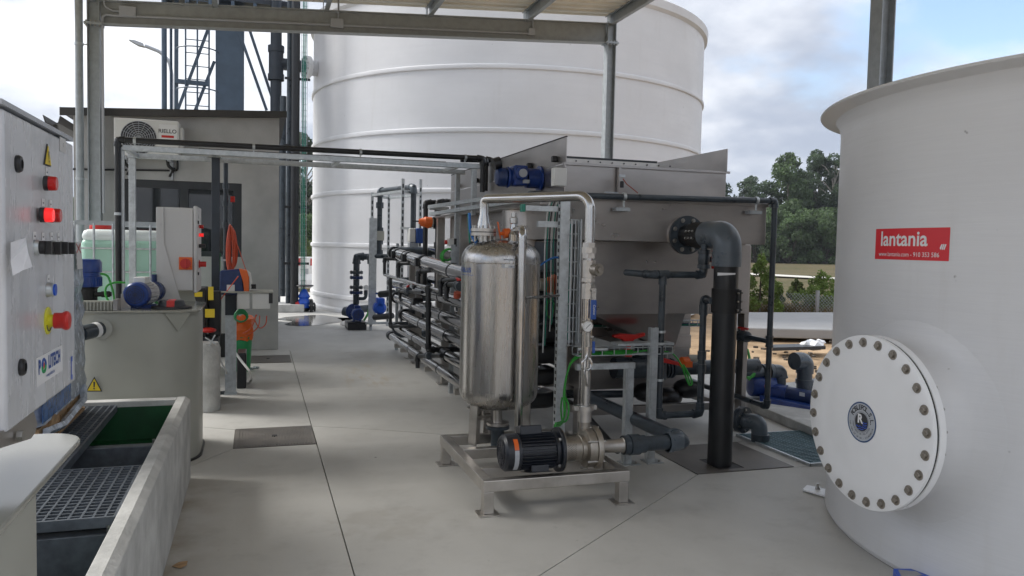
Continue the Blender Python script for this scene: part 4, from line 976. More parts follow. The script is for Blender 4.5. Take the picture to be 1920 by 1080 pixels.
build('red_cap', MB().cyl((-.26, 8.26, 1.90), (-.22, 8.26, 1.90), .03, n=10), 'red_plastic', T)
T = thing('hose_coil', 'bright orange hose coil hanging from a pipe by the window', 'hose', (-.24, 8.22, 1.4))
for k in range(9):
    hp = []
    for i in range(25):
        t = 2 * pi * i / 24; w_ = .026 + .011 * sin(k * 1.7); hp.append((-.262 + .006 * k * .6 + w_ * cos(t) * (1 - .25 * sin(t)), 8.20 + .012 * k * .6, 1.415 + (.235 - .006 * k) * sin(t)))
    build('loop', MB().sweep(hp, .006, 5), 'orange_hose', T)
build('tail', MB().sweep([(-.23, 8.22, 1.55), (-.17, 8.22, 1.38), (-.12, 8.22, 1.22), (-.10, 8.22, 1.16)], .004, 5), 'orange_hose', T)
build('tail', MB().sweep([(-.27, 8.22, 1.25), (-.272, 8.22, 1.1), (-.265, 8.22, .98)], .004, 5), 'orange_hose', T)
# dosing shelf
T = thing('dosing_stand', 'galvanised twin channel stand with a grey shelf and two junction boxes', 'stand', (-.22, 8.1, 0))
for x in (-.275, -.222): build('channel_post', MB().cprof((x, 8.08, .0), (x, 8.08, .772), .048, .06, .004, up=(0, 1, 0), side=1 if x > -.25 else -1), 'galv', T, smooth=False)
build('channel_front', MB().box(-.300, -.197, 8.045, 8.05, .012, .77), 'galv', T, smooth=False)
build('base_plate', MB().box(-.31, -.19, 8.02, 8.14, 0, .012), 'galv', T, smooth=False)
build('bracket', MB().box(-.30, -.195, 8.03, 8.12, .775, .99), 'dark_paint', T, smooth=False)
build('shelf', MB().box(-.345, .14, 7.85, 8.20, 1.0, 1.014), 'pp', T, smooth=False, bevel=.003)
build('shelf_end', MB().box(.10, .135, 7.87, 7.93, .90, .998), 'black_plastic', T, smooth=False)
build('junction_box', MB().box(-0.186, -0.075, 7.88, 7.95, 0.847, .998), 'white_plastic', T, bevel=.005)
build('junction_box', MB().box(-0.051, 0.114, 7.88, 7.95, 0.846, .998), 'white_plastic', T, bevel=.005)
for x, zb in ((-0.157, 0), (-0.104, 0), (-0.017, 0), (0.017, 0), (0.080, 0)):
    build('cable_gland', MB().cyl((x, 7.91, .895), (x, 7.91, .85), .011, n=8), 'yellow' if x > -.02 else 'black_plastic', T)
T = thing('dosing_pump', 'dark blue dosing pump with an orange front panel on the shelf', 'pump', (-.22, 8.0, 1.014))
build('body', MB().prism([(-0.344, 7.920, 1.205), (-0.154, 7.920, 1.227), (-0.124, 7.920, 0.978), (-0.344, 7.920, 0.978)], (0, .16, 0)), 'blue_dark', T, smooth=False, bevel=.012)
build('front_panel', MB().prism([(-0.173, 7.915, 1.227), (-0.101, 7.915, 1.213), (-0.081, 7.915, 1.147), (-0.081, 7.915, 0.978), (-0.124, 7.915, 0.978), (-0.134, 7.915, 1.095)], (0, .17, 0)), 'orange', T, smooth=False, bevel=.006)
build('front_cover', MB().prism([(-0.101, 7.930, 1.212), (-0.067, 7.930, 1.187), (-0.052, 7.930, 1.095), (-0.066, 7.930, 1.018), (-0.081, 7.930, 1.146)], (0, .14, 0)), 'white_plastic', T, smooth=False)
build('foot', MB().box(-0.281, -0.210, 7.90, 7.915, 1.015, 1.075), 'white_plastic', T, smooth=False)
for k in range(3): build('plug', MB().cyl(Vector((-0.062, 7.920, 1.070)) + Vector((0, .03 * k, -.012 * k)), Vector((-0.018, 7.920, 1.070)) + Vector((0, .03 * k, -.012 * k)), .012, n=8), 'black_plastic', T)
rg = 'thin orange signal cables below the junction boxes'
cable('signal_cable', 'thin red orange cable sagging from the dosing pump to the shelf', [(-0.177, 7.880, 1.158), (-0.257, 7.860, 1.047), (-0.327, 7.860, 0.947), (-0.390, 7.900, 0.843), (-0.411, 7.950, 0.788)], .005, 'orange_hose')
for i, q in enumerate(([(-0.017, 7.900, 0.790), (-0.036, 7.900, 0.713), (-0.075, 7.950, 0.642), (-0.139, 8.000, 0.601)], [(0.017, 7.900, 0.780), (0.008, 7.900, 0.687), (-0.041, 7.950, 0.621), (-0.114, 8.000, 0.575)], [(0.081, 7.900, 0.779), (0.071, 7.900, 0.697), (0.018, 7.950, 0.656), (-0.027, 8.000, 0.729), (-0.007, 8.000, 0.781)])):
    cable('signal_cable', ('orange cable drooping from the larger junction box, leftmost of the loops', 'orange cable hanging in a deep loop below the larger junction box', 'orange cable curling below the right end of the larger junction box')[i], q, .005, 'orange_hose', rg)
T = thing('cable_coil', 'coil of dark green cable hanging below the smaller junction box', 'cable', (-0.153, 7.950, 0.776))
for k in range(6): build('loop', MB().sweep([Vector((-0.153, 7.950, 0.776)) + Vector(((.055 + .008 * sin(k)) * cos(t), .008 * k, (.062 - .005 * k) * sin(t) - .004 * k)) for t in [2 * pi * i / 20 for i in range(21)]], .006, 5), 'green_plastic', T)
T = thing('waste_bin', 'green bin lined with an orange plastic bag at the wall foot', 'bin', (-.13, 9.4, 0))
build('bin', MB().lathe([(.09, 0), (.11, .40), (.115, .40), (.10, .39), (.08, .03)], (-.17, 9.5, 0), n=24), 'green_plastic', T)
b = MB(); b.lathe([(.117, .36), (.120, .42), (.125, .48), (.105, .55), (.135, .60), (.10, .63), (.06, .60), (.02, .5)], (-.17, 9.5, 0), n=24)
for v in b.bm.verts: v.co += Vector((random.uniform(-.014, .014), random.uniform(-.014, .014), random.uniform(-.014, .014)))
build('bag', b, 'orange', T)
tag(build('black_crate', MB().box(-.20, -.11, 8.35, 8.7, 0, .36), 'black_plastic', bevel=.01), 'narrow black crate standing behind the galvanised twin channel stand', 'crate')
T = thing('tool_case', 'black tool case with yellow panels stacked behind the far beige tank', 'tool case', (-.50, 7.9, 0))
build('case', MB().box(-.78, -.44, 7.55, 7.95, .62, 1.06), 'black_plastic', T, bevel=.02)
build('yellow_panel', MB().box(-0.539, -0.473, 7.535, 7.548, 0.986, 1.029), 'yellow', T, smooth=False)
build('case', MB().box(-.435, -.33, 7.75, 7.95, .60, 1.02), 'black_plastic', T, bevel=.01)
build('yellow_panel', MB().box(-0.424, -0.379, 7.520, 7.529, 0.958, 1.077), 'yellow', T, smooth=False)
build('yellow_panel', MB().box(-0.450, -0.370, 7.53, 7.548, 0.800, 0.876), 'yellow', T, smooth=False)
build('support_crate', MB().box(-.76, -.34, 7.56, 7.95, 0, .61), 'frame_dark', T, bevel=.01)
tag(build('red_bag', MB().ball((-0.419, 7.500, 0.690), .055, sc=(1.2, .8, .45)), 'red_plastic'), 'crumpled red bag on top of the pale sack', 'bag')
T = thing('pale_sack', 'pale dusty round drum standing behind the far beige tank', 'drum', (-.40, 7.1, 0))
build('drum', MB().lathe([(.115, 0), (.12, .02), (.115, .30), (.12, .55), (.10, .60), (.06, .585)], (-.43, 7.35, 0), n=20), 'concrete_rough', T)
build('wire_rack', MB().bar((-.40, 7.2, .585), (-.35, 7.2, .68), .02, .01).bar((-.43, 7.2, .66), (-.34, 7.2, .60), .01, .01), 'galv', T, smooth=False)
T = thing('broom', 'broom with a green handle leaning against the grey wall', 'broom', (-.52, 10.9, 0))
build('handle', MB().cyl((-.48, 10.7, .3), (-.50, 11.2, 1.32), .022, n=8), 'green_plastic', T); build('brush', MB().box(-.58, -.38, 10.62, 10.74, 0, .30), 'black_plastic', T, bevel=.02)
cable('white_hose', 'white hose curling from the twin channel stand onto the floor', [(-0.219, 8.300, 0.381), (-0.142, 8.200, 0.286), (-0.065, 8.100, 0.193), (-0.069, 8.649, 0.020), (-0.147, 8.531, 0.015), (-0.221, 8.807, 0.015)], .012, 'white_plastic')
cable('white_hose', 'short white hose hanging between the dark post and the drum', [(-0.351, 8.000, 0.398), (-0.332, 8.000, 0.321), (-0.289, 8.000, 0.242), (-0.290, 8.050, 0.208)], .010, 'white_plastic')
T = thing('floor_bracket', 'small perforated steel bracket left lying on the floor near the stand', 'bracket', (-0.077, 9.609, 0.000))
b = MB(); a0, a1 = Vector((-0.203, 9.416, 0.003)), Vector((0.017, 9.653, 0.003)); 
for k in range(8): b.bar(a0 + (a1 - a0) * (k / 8), a0 + (a1 - a0) * ((k + .6) / 8) + Vector((0, .03 * (-1) ** k, .02)), .05, .012)
build('rail', b, 'galv_dark', T, smooth=False)

# ================= FLOCCULATOR TUBE RACK =================
T = thing('tube_rack', 'tall rack of long parallel stainless tubes with dark plastic bends beside the walkway', 'pipe rack', (1.9, 8.2, 0))
def extl(a, b, y0, y1):
    a, b = V3(a), V3(b); f = lambda y: a + (b - a) * ((y - a.y) / (b.y - a.y)); return f(y0), f(y1)
rows = [((1.750, 10.718, 1.371), (1.750, 7.309, 1.254), .074), ((1.750, 10.775, 0.968), (1.750, 6.877, 0.986), .062), ((1.750, 10.495, 0.782), (1.750, 6.863, 0.794), .062), ((1.750, 9.907, 0.605), (1.750, 6.850, 0.622), .060), ((1.750, 10.463, 0.390), (1.750, 6.876, 0.430), .054), ((1.750, 10.899, 0.226), (1.750, 6.922, 0.246), .050)]
YNEAR = 6.05
ends = []
for k, (a, b, r) in enumerate(rows):
    far, near = extl(a, b, a[1] + (.0 if k else .0), YNEAR)
    build('steel_tube', MB().cyl(far, near, r, n=24), 'rack_steel', T); ends.append((far, near, r))
    off = Vector((.56, 0, .0))
    build('steel_tube', MB().cyl(far + off + Vector((0, .1, .03)), near + off, r, n=20), 'rack_steel', T)
    # plastic end bend far and near
    u = (far - near).normalized()
    e = MB(); e.sweep(rounded([far - u * .10, far + u * .10, far + u * .10 + off * .5, far + u * .10 + off, far - u * .05 + off + Vector((0, .1, .03))], .09, 5), r * 1.06, 16); build('end_bend', e, 'pvc', T)
    e = MB(); e.sweep(rounded([near + u * .16, near - u * .10, near - u * .10 + off, near + u * .16 + off], .11, 6), r * 1.25, 18); build('end_bend', e, 'hdpe', T)
    c = MB(); c.cyl(far - u * .16, far - u * .04, r * 1.22, n=20); build('coupling', c, 'hdpe', T)
    for t in ((.22, .47, .75) if k == 0 else (.33, .66)):
        q = far + (near - far) * t; st = MB(); st.cyl(q - u * .012, q + u * .012, r * 1.05, n=24)
        build('strap', st, 'rubber', T)
for t in (.10, .27, .45):
    q = ends[0][0] + (ends[0][1] - ends[0][0]) * t; u = (ends[0][1] - ends[0][0]).normalized()
    c = MB(); c.cyl(q - u * .045, q + u * .045, .082, n=24); c.obox(q + Vector((-.085, 0, 0)), (1, 0, 0), u, (0, 0, 1), .014, .04, .045); build('grooved_clamp', c, 'hdpe', T)
q0, q1 = extl(rows[4][0], rows[4][1], 7.55, 7.35); build('coupling', MB().cyl(q0, q1, .062, n=20), 'hdpe', T)
for y, zt in ((10.2, 1.32), (9.75, 1.28), (8.25, 1.24), (6.9, 1.2)):
    build('post', MB().bar((1.92, y, 0), (1.92, y, zt), .075, .075), 'stainless_tube', T, smooth=False); build('foot_plate', MB().box(1.84, 2.0, y - .08, y + .08, 0, .01), 'stainless_tube', T, smooth=False)
    for z in (.22,): build('cross_arm', MB().box(1.70, 1.882, y - .025, y + .025, z - .08, z - .03), 'stainless_tube', T, smooth=False)
for y in (11.0, 7.7): build('slotted_post', MB().cprof((1.86, y, 0), (1.86, y, 1.5), .04, .04, .004, up=(0, 1, 0)), 'galv', T, smooth=False)
build('rail', MB().bar((1.92, 10.2, .14), (1.92, 6.3, .14), .06, .06), 'stainless_tube', T, smooth=False)
# dosing pipework in front of the tubes
T = thing('dosing_pipes', 'thin dark plastic dosing pipes and elbows fixed in front of the steel tubes', 'pipes', (1.6, 9, 0))
X = 1.62
build('sample_line', MB().cyl((1.620, 10.603, 1.076), (1.620, 7.178, 1.064), .020, n=12), 'stainless_pipe', T)
pvc_run(T, [(1.620, 10.107, 1.069), (1.620, 10.055, 0.434), (1.900, 9.580, 0.487)], .021, 'hdpe')
pvc_run(T, [(1.600, 7.641, 1.088), (1.600, 7.593, 0.459), (2.000, 7.693, 0.443)], .027, 'hdpe')
for py in (548, 575, 592): build('union', MB().cyl(Vector((1.600, 7.631, 0.962)) + Vector((0, 0, (560 - py) * .0056)), Vector((1.600, 7.631, 0.962)) + Vector((0, 0, (560 - py) * .0056 + .05)), .036, n=14), 'hdpe', T)
for a, b, c in (((1.620, 10.603, 1.084), (1.620, 10.620, 1.291), (1.750, 10.408, 1.291)), ((1.620, 9.501, 1.083), (1.620, 9.515, 1.257), (1.750, 9.202, 1.268)), ((1.620, 8.261, 1.082), (1.620, 8.271, 1.207), (1.750, 8.072, 1.227)), ((1.600, 7.086, 1.020), (1.600, 7.096, 1.162), (1.700, 6.810, 1.191)), ((1.550, 6.634, 1.032), (1.550, 6.643, 1.152), (1.600, 6.370, 1.171))):
    pvc_run(T, [a, b, c], .022, 'hdpe')
ball_valve(T, (1.580, 6.326, 1.160), (0, 1, .05), .022, (0, 0, 1), hl=.08)
pvc_run(T, [(1.580, 9.137, 0.856), (1.580, 9.143, 0.943), (1.600, 7.927, 1.007)], .018, 'hdpe'); ball_valve(T, (1.580, 8.629, 0.975), (0, 1, -.2), .022, (0, 0, 1), hl=.06)
pvc_run(T, [(1.520, 7.713, 0.262), (1.520, 7.723, 0.379), (1.600, 7.001, 0.484)], .022, 'hdpe'); ball_valve(T, (1.540, 7.304, 0.442), (0, 1, -.1), .020, (0, 0, 1), 'hdpe', hl=.05)
build('saddle', MB().box(1.68, 1.80, 8.85, 8.95, .80, .88), 'hdpe', T, bevel=.01)
build('saddle', MB().box(1.68, 1.80, 8.85, 8.95, .98, 1.04), 'hdpe', T, bevel=.01)
build('red_lever', MB().cyl((1.500, 6.036, 1.125), (1.500, 6.051, 1.082), .03, n=10), 'red_brown', T)

# ================= FLOTATION UNIT =================
T = thing('flotation_unit', 'large stainless steel flotation tank with stepped front panels and raised side plates', 'flotation tank', (3.1, 7.6, 0))
XA, XB = 2.31, 3.80
def ss(nm, x0, x1, y0, y1, z0, z1, m='stainless_sheet', bv=.004): return build(nm, MB().box(x0, x1, y0, y1, z0, z1), m, T, smooth=False, bevel=bv)
ss('upper_tank', XA, XB - .02, 5.85, 9.75, 1.56, 2.16)
ss('lower_tank', 2.41, 3.845, 5.555, 9.72, .985, 1.5515)
ss('front_launder', 2.29, XB, 5.30, 5.846, 1.552, 1.868)
ss('launder_lip', 2.28, XB + .01, 5.285, 5.30, 1.845, 1.872)
ss('rim_flange', XA - .02, XB + .005, 5.83, 5.848, 2.150, 2.168, bv=0)
def sheetY(nm, x, y0, y1, z0, z1): build(nm, MB().box(x - .003, x + .003, y0, y1, z0, z1), 'stainless_sheet', T, smooth=False)
yl0, yr0 = 5.827, 5.812
sheetY('side_plate', XA, yl0, 9.72, 2.163, 2.365); sheetY('side_plate', XB - .04, yr0, 9.72, 2.163, 2.355)
build('plate_edge', MB().box(XA - .006, XA + .006, yl0, 9.72, 2.3655, 2.375), 'rubber', T, smooth=False)
sheetY('side_plate', XA - .006, 5.86, 9.74, 2.05, 2.162) if False else None
for y in (6.0, 6.62, 7.4, 8.4, 9.3): build('black_knob', MB().box(XA - .05, XA - .004, y, y + .045, 2.185, 2.235), 'black_plastic', T, bevel=.008)
build('scraper_rail', MB().box(XA + .01, 3.143, 5.87, 5.89, 2.169, 2.205), 'stainless_tube', T, smooth=False)
build('scraper_rail_cap', MB().box(XA + .01, 3.133, 5.868, 5.91, 2.2055, 2.222), 'frame_dark', T, smooth=False)
for k in range(9): build('bolt', MB().cyl((XA + .10 + .105 * k, 5.868, 2.187), (XA + .10 + .105 * k, 5.862, 2.187), .006, n=8), 'dark_print', T)
sx = 2.767; ss('stiffener', sx - .012, sx + .012, 5.80, 5.829, 1.88, 2.149, bv=0)
def lug(px):
    y = 5.60 if px < 1300 else 5.5
    c = Vector((2.605, 5.6, 1.873)) if px < 1300 else Vector((3.736, 5.5, 1.873))
    build('lifting_lug', MB().prism([c + Vector(p) for p in ((-.085, 0, 0), (-.085, 0, .03), (-.05, 0, .062), (.05, 0, .062), (.085, 0, .03), (.085, 0, 0))], (0, .012, 0)), 'badge_grey', T, smooth=False)
    build('lug_hole', MB().cyl(c + Vector((0, -.002, .034)), c + Vector((0, -.0005, .034)), .014, n=14), 'dark_print', T)
lug(1147); lug(1397)
build('sensor', MB().cyl((2.737, 5.700, 1.978), (2.736, 5.700, 2.028), .016, n=10), 'black_plastic', T); build('sensor_clip', MB().bar((2.707, 5.700, 2.073), (2.762, 5.700, 2.071), .015, .02), 'galv', T, smooth=False)
build('sensor_cable', MB().sweep([(2.745, 5.700, 2.049), (2.778, 5.700, 2.009), (2.840, 5.700, 1.969), (2.879, 5.700, 1.941)], .004, 5), 'red_brown', T)
# left flank: ledge, posts, panels
ss('ledge', 2.13, 2.308, 5.9, 9.86, 1.83, 1.855); ss('ledge_channel', 2.06, 2.12, 6.2, 9.86, 1.86, 1.90, 'galv', 0)
for y in (9.8, 8.6): build('flank_post', MB().bar((2.20, y, .5), (2.20, y, 1.829), .09, .09), 'stainless_tube', T, smooth=False)
build('flank_drum', MB().cyl((2.42, 7.0, 1.50), (2.42, 7.0, 1.829), .26, n=32), 'stainless_sheet', T)
ss('flank_panel', 2.375, 2.40, 5.60, 5.84, .40, 1.54)
ss('recess_shade_sheet', 2.385, 2.405, 5.86, 9.7, .5, 1.54, 'dark_paint', 0)  # dark sheet stands in for the shade in the recess behind the tubes
# hopper and legs
h = MB(); t = [(2.472, 5.60), (3.282, 5.60), (3.282, 6.32), (2.472, 6.32)]
cx = 3.240; bt = [(cx - .09, 5.82), (cx + .09, 5.82), (cx + .09, 6.0), (cx - .09, 6.0)]
a = h.vs([(x, y, .983) for x, y in t]); b_ = h.vs([(x, y, .70) for x, y in bt]); h.bridge(a, b_); h.face(a[::-1]); h.face(b_)
build('hopper', h, 'stainless_sheet', T, smooth=False)
for (x, y) in ((3.868, 5.66), (2.46, 5.75), (3.868, 9.5), (2.46, 9.5)):
    build('leg', MB().bar((x, y, .012), (x, y, .983 if x < 3 else 1.54), .10 if x < 3 else .044, .10), 'stainless_sheet', T, smooth=False, bevel=.004); build('foot_plate', MB().box(x - .09, x + .09, y - .09, y + .09, 0, .012), 'stainless_sheet', T, smooth=False)
ss('rear_panel', 2.47, 3.79, 6.36, 6.38, .24, .982); ss('panel_fold', 2.47, 3.78, 6.325, 6.359, .60, .72)
ss('base_rail', 2.52, 3.70, 5.72, 5.78, .16, .22); ss('base_rail', 2.52, 3.70, 7.0, 7.06, .16, .22); ss('base_rail', 2.43, 2.50, 5.82, 9.4, .16, .22); ss('base_rail', 3.72, 3.79, 5.82, 9.4, .16, .22)
ss('control_panel', 2.362, 2.539, 5.85, 5.95, .35, .98)
# outlet flange under the hopper
flange_pair(T, (cx, 5.91, .67), (0, 0, 1), .07, .115, .022, 'pvc', 8)
build('outlet_pipe', MB().cyl((cx, 5.91, .64), (cx, 5.91, .40), .06, n=16), 'pvc', T)
T_ = T
T = thing('cable_tray', 'wire cable tray with teal cables running behind the hopper under the flotation tank', 'cable tray', (3.1, 6.27, .8))
zt9 = 0.811
wire_tray(T, (2.5, 6.26, zt9), (3.86, 6.26, zt9), .08, (0, 1, 0), .05, .08, .003)
for k in range(5): build('cable', MB().sweep([(2.5 + i * .136, 6.235 + .012 * k + .004 * sin(i + k), zt9 + .012 + .006 * (k % 2)) for i in range(11)], .008, 6), ('green_wire', 'dark_print', 'green_wire', 'blue_wire', 'green_wire')[k], T)
# scraper drive
T = thing('scraper_drive', 'blue scraper gear motor mounted at the top left of the flotation tank', 'gear motor', (2.1, 6.42, 2.0))
mc = Vector((2.24, 6.42, 2.081)); EX = Vector((1, 0, 0))
b = MB(); b.lathe([(.02, -.33), (.065, -.325), (.082, -.30), (.082, -.25), (.07, -.24)], mc, EX, n=24); build('fan_cowl', b, 'blue_dark', T)
b = MB(); b.lathe([(.086, -.238), (.09, -.225), (.074, -.20), (.078, -.15), (.07, -.12)], mc, EX, n=24); build('variator_housing', b, 'blue_motor', T)
b = MB(); b.obox(mc + EX * -.13 + Vector((0, 0, .015)), EX, (0, 1, 0), (0, 0, 1), .06, .08, .085); b.cyl(mc + EX * -.13 + Vector((0, -.12, .03)), mc + EX * -.13 + Vector((0, -.08, .03)), .055, n=20); build('gearbox', b, 'blue_motor', T, bevel=.012)
build('gear_cover', MB().cyl(mc + EX * -.13 + Vector((0, -.135, .03)), mc + EX * -.13 + Vector((0, -.121, .03)), .035, n=18), 'badge_grey', T)
build('motor_body', MB().cyl(mc + EX * -.06, mc + EX * .05, .085, n=24).lathe([(.085, .045), (.11, .05), (.11, .065), (.05, .07)], mc, EX, n=24), 'blue_motor', T)
build('handwheel', MB().cyl(mc + Vector((-.36, -.02, .10)), mc + Vector((-.30, -.02, .12)), .05, n=16), 'black_plastic', T)
build('orange_ring', MB().cyl(mc + EX * .072, mc + EX * .10, .06, n=20), 'orange', T)
build('drive_guard', MB().box(mc.x + .101, mc.x + .19, 6.36, 6.52, mc.z - .10, mc.z + .13), 'stainless_sheet', T, bevel=.01)
build('data_plate', MB().box(mc.x - .12, mc.x - .06, 6.327, 6.3285, mc.z - .05, mc.z - .02), 'badge_grey', T, smooth=False)
tag(build('terminal_box', MB().box(2.174, 2.277, 5.72, 5.80, 1.971, 2.112), 'white_plastic', bevel=.006), 'small grey terminal box at the upper left corner of the flotation tank', 'terminal box')
# dark water pipe along the launder
T = thing('wash_water_pipe', 'thin dark pipe clamped along the launder top then dropping at its right end', 'pipe', (3.1, 5.2, 0))
pa = Vector((1.836, 5.240, 1.865)); pb = Vector((3.830, 5.240, 1.892)); pc_ = Vector((3.825, 5.240, 0.277)); pc_.x = pb.x
pvc_run(T, [Vector((pa.x, 5.9, pa.z)), pa, pb, pc_, pc_ + Vector((0, 1.6, 0))], .0225, 'pvc')
pm = Vector((pb.x, 5.24, 0.793))
pvc_run(T, [pm, pm + Vector((0, .45, .0))], .020, 'pvc'); socket(MB(), pm, (0, 0, 1), .0225, .08)
b = MB(); socket(b, pm, (0, 0, 1), .0225, .09); build('tee', b, 'pvc', T)
ball_valve(T, pm + Vector((0, .36, 0)), (0, 1, 0), .026, (0, 0, 1), hl=.07)
for x in (2.536, 3.661):
    zz = pa.z + (x - pa.x) / (pb.x - pa.x) * (pb.z - pa.z)
    build('pipe_clamp', MB().cyl((x - .012, 5.24, zz), (x + .012, 5.24, zz), .030, n=14).cyl((x, 5.24, zz), (x, 5.24, zz - .075), .008, n=6), 'galv', T)
    build('support_arm', MB().box(x - .07, x + .04, 5.215, 5.28, zz - .105, zz - .08), 'galv_dark', T, smooth=False)
# ---------------- thick black standpipe ----------------
T = thing('standpipe', 'thick black overflow standpipe with large grey elbow flanged to the flotation tank', 'standpipe', (3.09, 4.73, 0))
SX, SY = 3.083, 4.73; zf = 1.609
zf = zf - .0
build('pipe', MB().cyl((SX, SY, .002), (SX, SY, zf - .12), .084, n=32), 'hdpe', T)
e = MB(); e.sweep(rounded([(SX, SY + .26, zf), (SX, SY, zf), (SX, SY, zf - .19)], .13, 10), .098, 28); build('elbow', e, 'pvc_light', T)
build('elbow_socket', MB().cyl((SX, SY, zf - .22), (SX, SY, zf - .12), .101, n=32), 'pvc_light', T)
build('flange_stub', MB().cyl((SX, SY + .20, zf), (SX, 5.285, zf), .084, n=28), 'hdpe', T)
cl = MB(); cl.cyl((SX, SY + .27, zf), (SX, SY + .42, zf), .094, n=28); build('repair_clamp', cl, 'rubber', T)
for i in range(3):
    for j in range(2): hb = MB(); hexbolt(hb, (SX - .085 - .004 * j, SY + .30 + .045 * i, zf + .022 - .05 * j), (-1, 0, .2), .009, .018); build('bolt', hb, 'steel_bolt', T)
fp = Vector((SX, 5.262, zf))
build('flange', MB().cyl(fp, fp + Vector((0, .022, 0)), .146, n=40), 'pvc', T); build('backing_flange', MB().cyl(fp + Vector((0, .0225, 0)), fp + Vector((0, .036, 0)), .148, n=40), 'stainless_sheet', T)
hb = MB(); hexbolt(hb, fp, (0, -1, 0), .0125, .014); 
hb.cyl(fp + Vector((0, -.001, 0)), fp + Vector((0, -.004, 0)), .017, n=14)
b0 = build('bolt', hb, 'steel_bolt', T); o0 = Vector(b0.location)
for i in range(8):
    a = 2 * pi * (i + .5) / 8; d = Vector((cos(a) * .117, 0, sin(a) * .117))
    if i == 0: b0.location = o0 + d; continue
    c = b0.copy(); C.objects.link(c); c.parent = T; c.location = o0 + d
z0, z1 = 1.069, 1.236
build('coupling_clamp', MB().cyl((SX, SY, z0), (SX, SY, z1), .094, n=32).obox((SX + .062, SY - .078, (z0 + z1) / 2), (.8, -.6, 0), (.6, .8, 0), (0, 0, 1), .012, .014, (z1 - z0) / 2 - .005), 'rubber', T)
for k in range(3):
    for dx in (.032, .078): hb = MB(); hexbolt(hb, (SX + dx, SY - .098 + .4 * (dx - .03), z0 + .025 + k * (z1 - z0 - .05) / 2), (.35, -.94, 0), .007, .012); build('bolt', hb, 'steel_bolt', T)
tp = MB(); 
for i in range(8):
    t0, t1 = radians(195 + i * 11), radians(206 + i * 11); r = .0852
    h0 = .018 - .0012 * i; 
    tp.poly([(SX + r * cos(t0), SY + r * sin(t0), zf - .265 - h0), (SX + r * cos(t1), SY + r * sin(t1), zf - .265 - h0 + .002), (SX + r * cos(t1), SY + r * sin(t1), zf - .262), (SX + r * cos(t0), SY + r * sin(t0), zf - .262)])
build('white_tape', tp, 'label_white', T, smooth=False)
# small sampling loop in front of the tank
T = thing('sampling_loop', 'narrow dark plastic pipe loop with red valve hanging beside the thick standpipe', 'pipes', (2.8, 4.9, .2))
y = 4.92; r = .0225
V_ = lambda p: Vector(p)
p1 = V_((3.022, 4.920, 1.540)); p2 = V_((3.021, 4.920, 1.324)); p3 = V_((2.586, 4.920, 1.320)); p3.z = p2.z = (p2.z + p3.z) / 2; p1.x = p2.x
pvc_run(T, [p1, p2, p3 + Vector((.005, 0, 0)), p3 + Vector((0, .35, 0))], .024)
ball_valve(T, Vector((p2.x, y, 1.434)), (0, 0, 1), .026, (1, -.2, 0), hl=.07)
q0 = V_((2.698, 4.920, 1.321)); q1 = V_((2.716, 4.920, 0.324)); q2 = V_((3.031, 4.920, 0.302)); q3 = V_((3.050, 4.920, 1.149)); q1.x = q0.x; q0.z = p2.z; q2.z = q1.z; q3.x = q2.x
pvc_run(T, [q0, q1, q2, q3, Vector((SX - .09, SY + .02, q3.z))], .0245)
b = MB(); b.cyl(q0 + Vector((-.04, 0, 0)), q0 + Vector((.04, 0, 0)), .031, n=14).cyl(q0, q0 + Vector((0, 0, -.07)), .031, n=14); build('tee', b, 'pvc', T)
for z in (1.065, 0.746, 0.653, 0.375): b = MB(); b.cyl((q2.x, y, z - .03), (q2.x, y, z + .03), .0315, n=14); build('coupling', b, 'pvc', T)
for py in (622, 712): z = 0.920 if py == 622 else 0.579; build('pipe_clip', MB().cyl((q0.x, y, z - .008), (q0.x, y, z + .008), .030, n=12).box(q0.x - .08, q0.x - .025, y - .006, y + .006, z - .006, z + .006), 'galv', T)

# ================= PIPES UNDER THE FLOTATION TANK =================
T = thing('suction_pipe', 'dark plastic suction pipe running along the floor to the stainless pump', 'pipe', (2.4, 5, .3))
s0 = V_((2.531, 4.270, 0.304)); zp = s0.z
pz = 0.315
s_el = Vector((2.501, 4.25, pz)); s_back = Vector((s_el.x, 5.310, pz)); 
s_back.y = 6.22
pvc_run(T, [Vector((2.111, 4.25, pz)), s_el, s_back, s_back + Vector((0, 0, .55))], .046, 'pvc', n=20, elbow_mat='pvc_light')
b = MB(); b.cyl(Vector((2.097, 4.25, pz)), Vector((2.132, 4.25, pz)), .058, n=20).cyl(Vector((2.136, 4.25, pz)), Vector((2.200, 4.25, pz)), .063, n=20).cyl(Vector((2.204, 4.25, pz)), Vector((2.240, 4.25, pz)), .054, n=20); build('union', b, 'pvc', T)
build('clip', MB().cyl(s_back + Vector((0, 0, .30)), s_back + Vector((0, 0, .315)), .049, n=18), 'galv', T)
T = thing('floor_pipe', 'thin black pipe lying low beside the suction pipe under the tank', 'pipe', (2.2, 5.3, .1))
pvc_run(T, [(2.544, 6.000, 0.178), (2.305, 4.750, 0.140)], .022, 'hdpe')
T = thing('drain_manifold', 'dark drain pipes with red lever valves under the flotation hopper', 'pipes', (3.0, 6, .3))
e0 = V_((3.086, 5.950, 0.719)); e1 = V_((3.094, 5.950, 0.483)); e2 = V_((4.234, 5.950, 0.428)); e2.z = e1.z; e1.x = e0.x
pvc_run(T, [e0, e1, Vector((e2.x, 5.95, e1.z))], .062, 'pvc', n=18, elbow_mat='pvc')
pvc_run(T, [(2.462, 6.100, 0.261), (3.739, 6.100, 0.227)], .032, 'pvc')
b = MB()
for k in range(3): 
    x = 3.302 + k * .03; b.cyl((x, 5.95, e1.z), (x + .016, 5.95, e1.z), .085, n=20)
build('union', b, 'pvc', T)
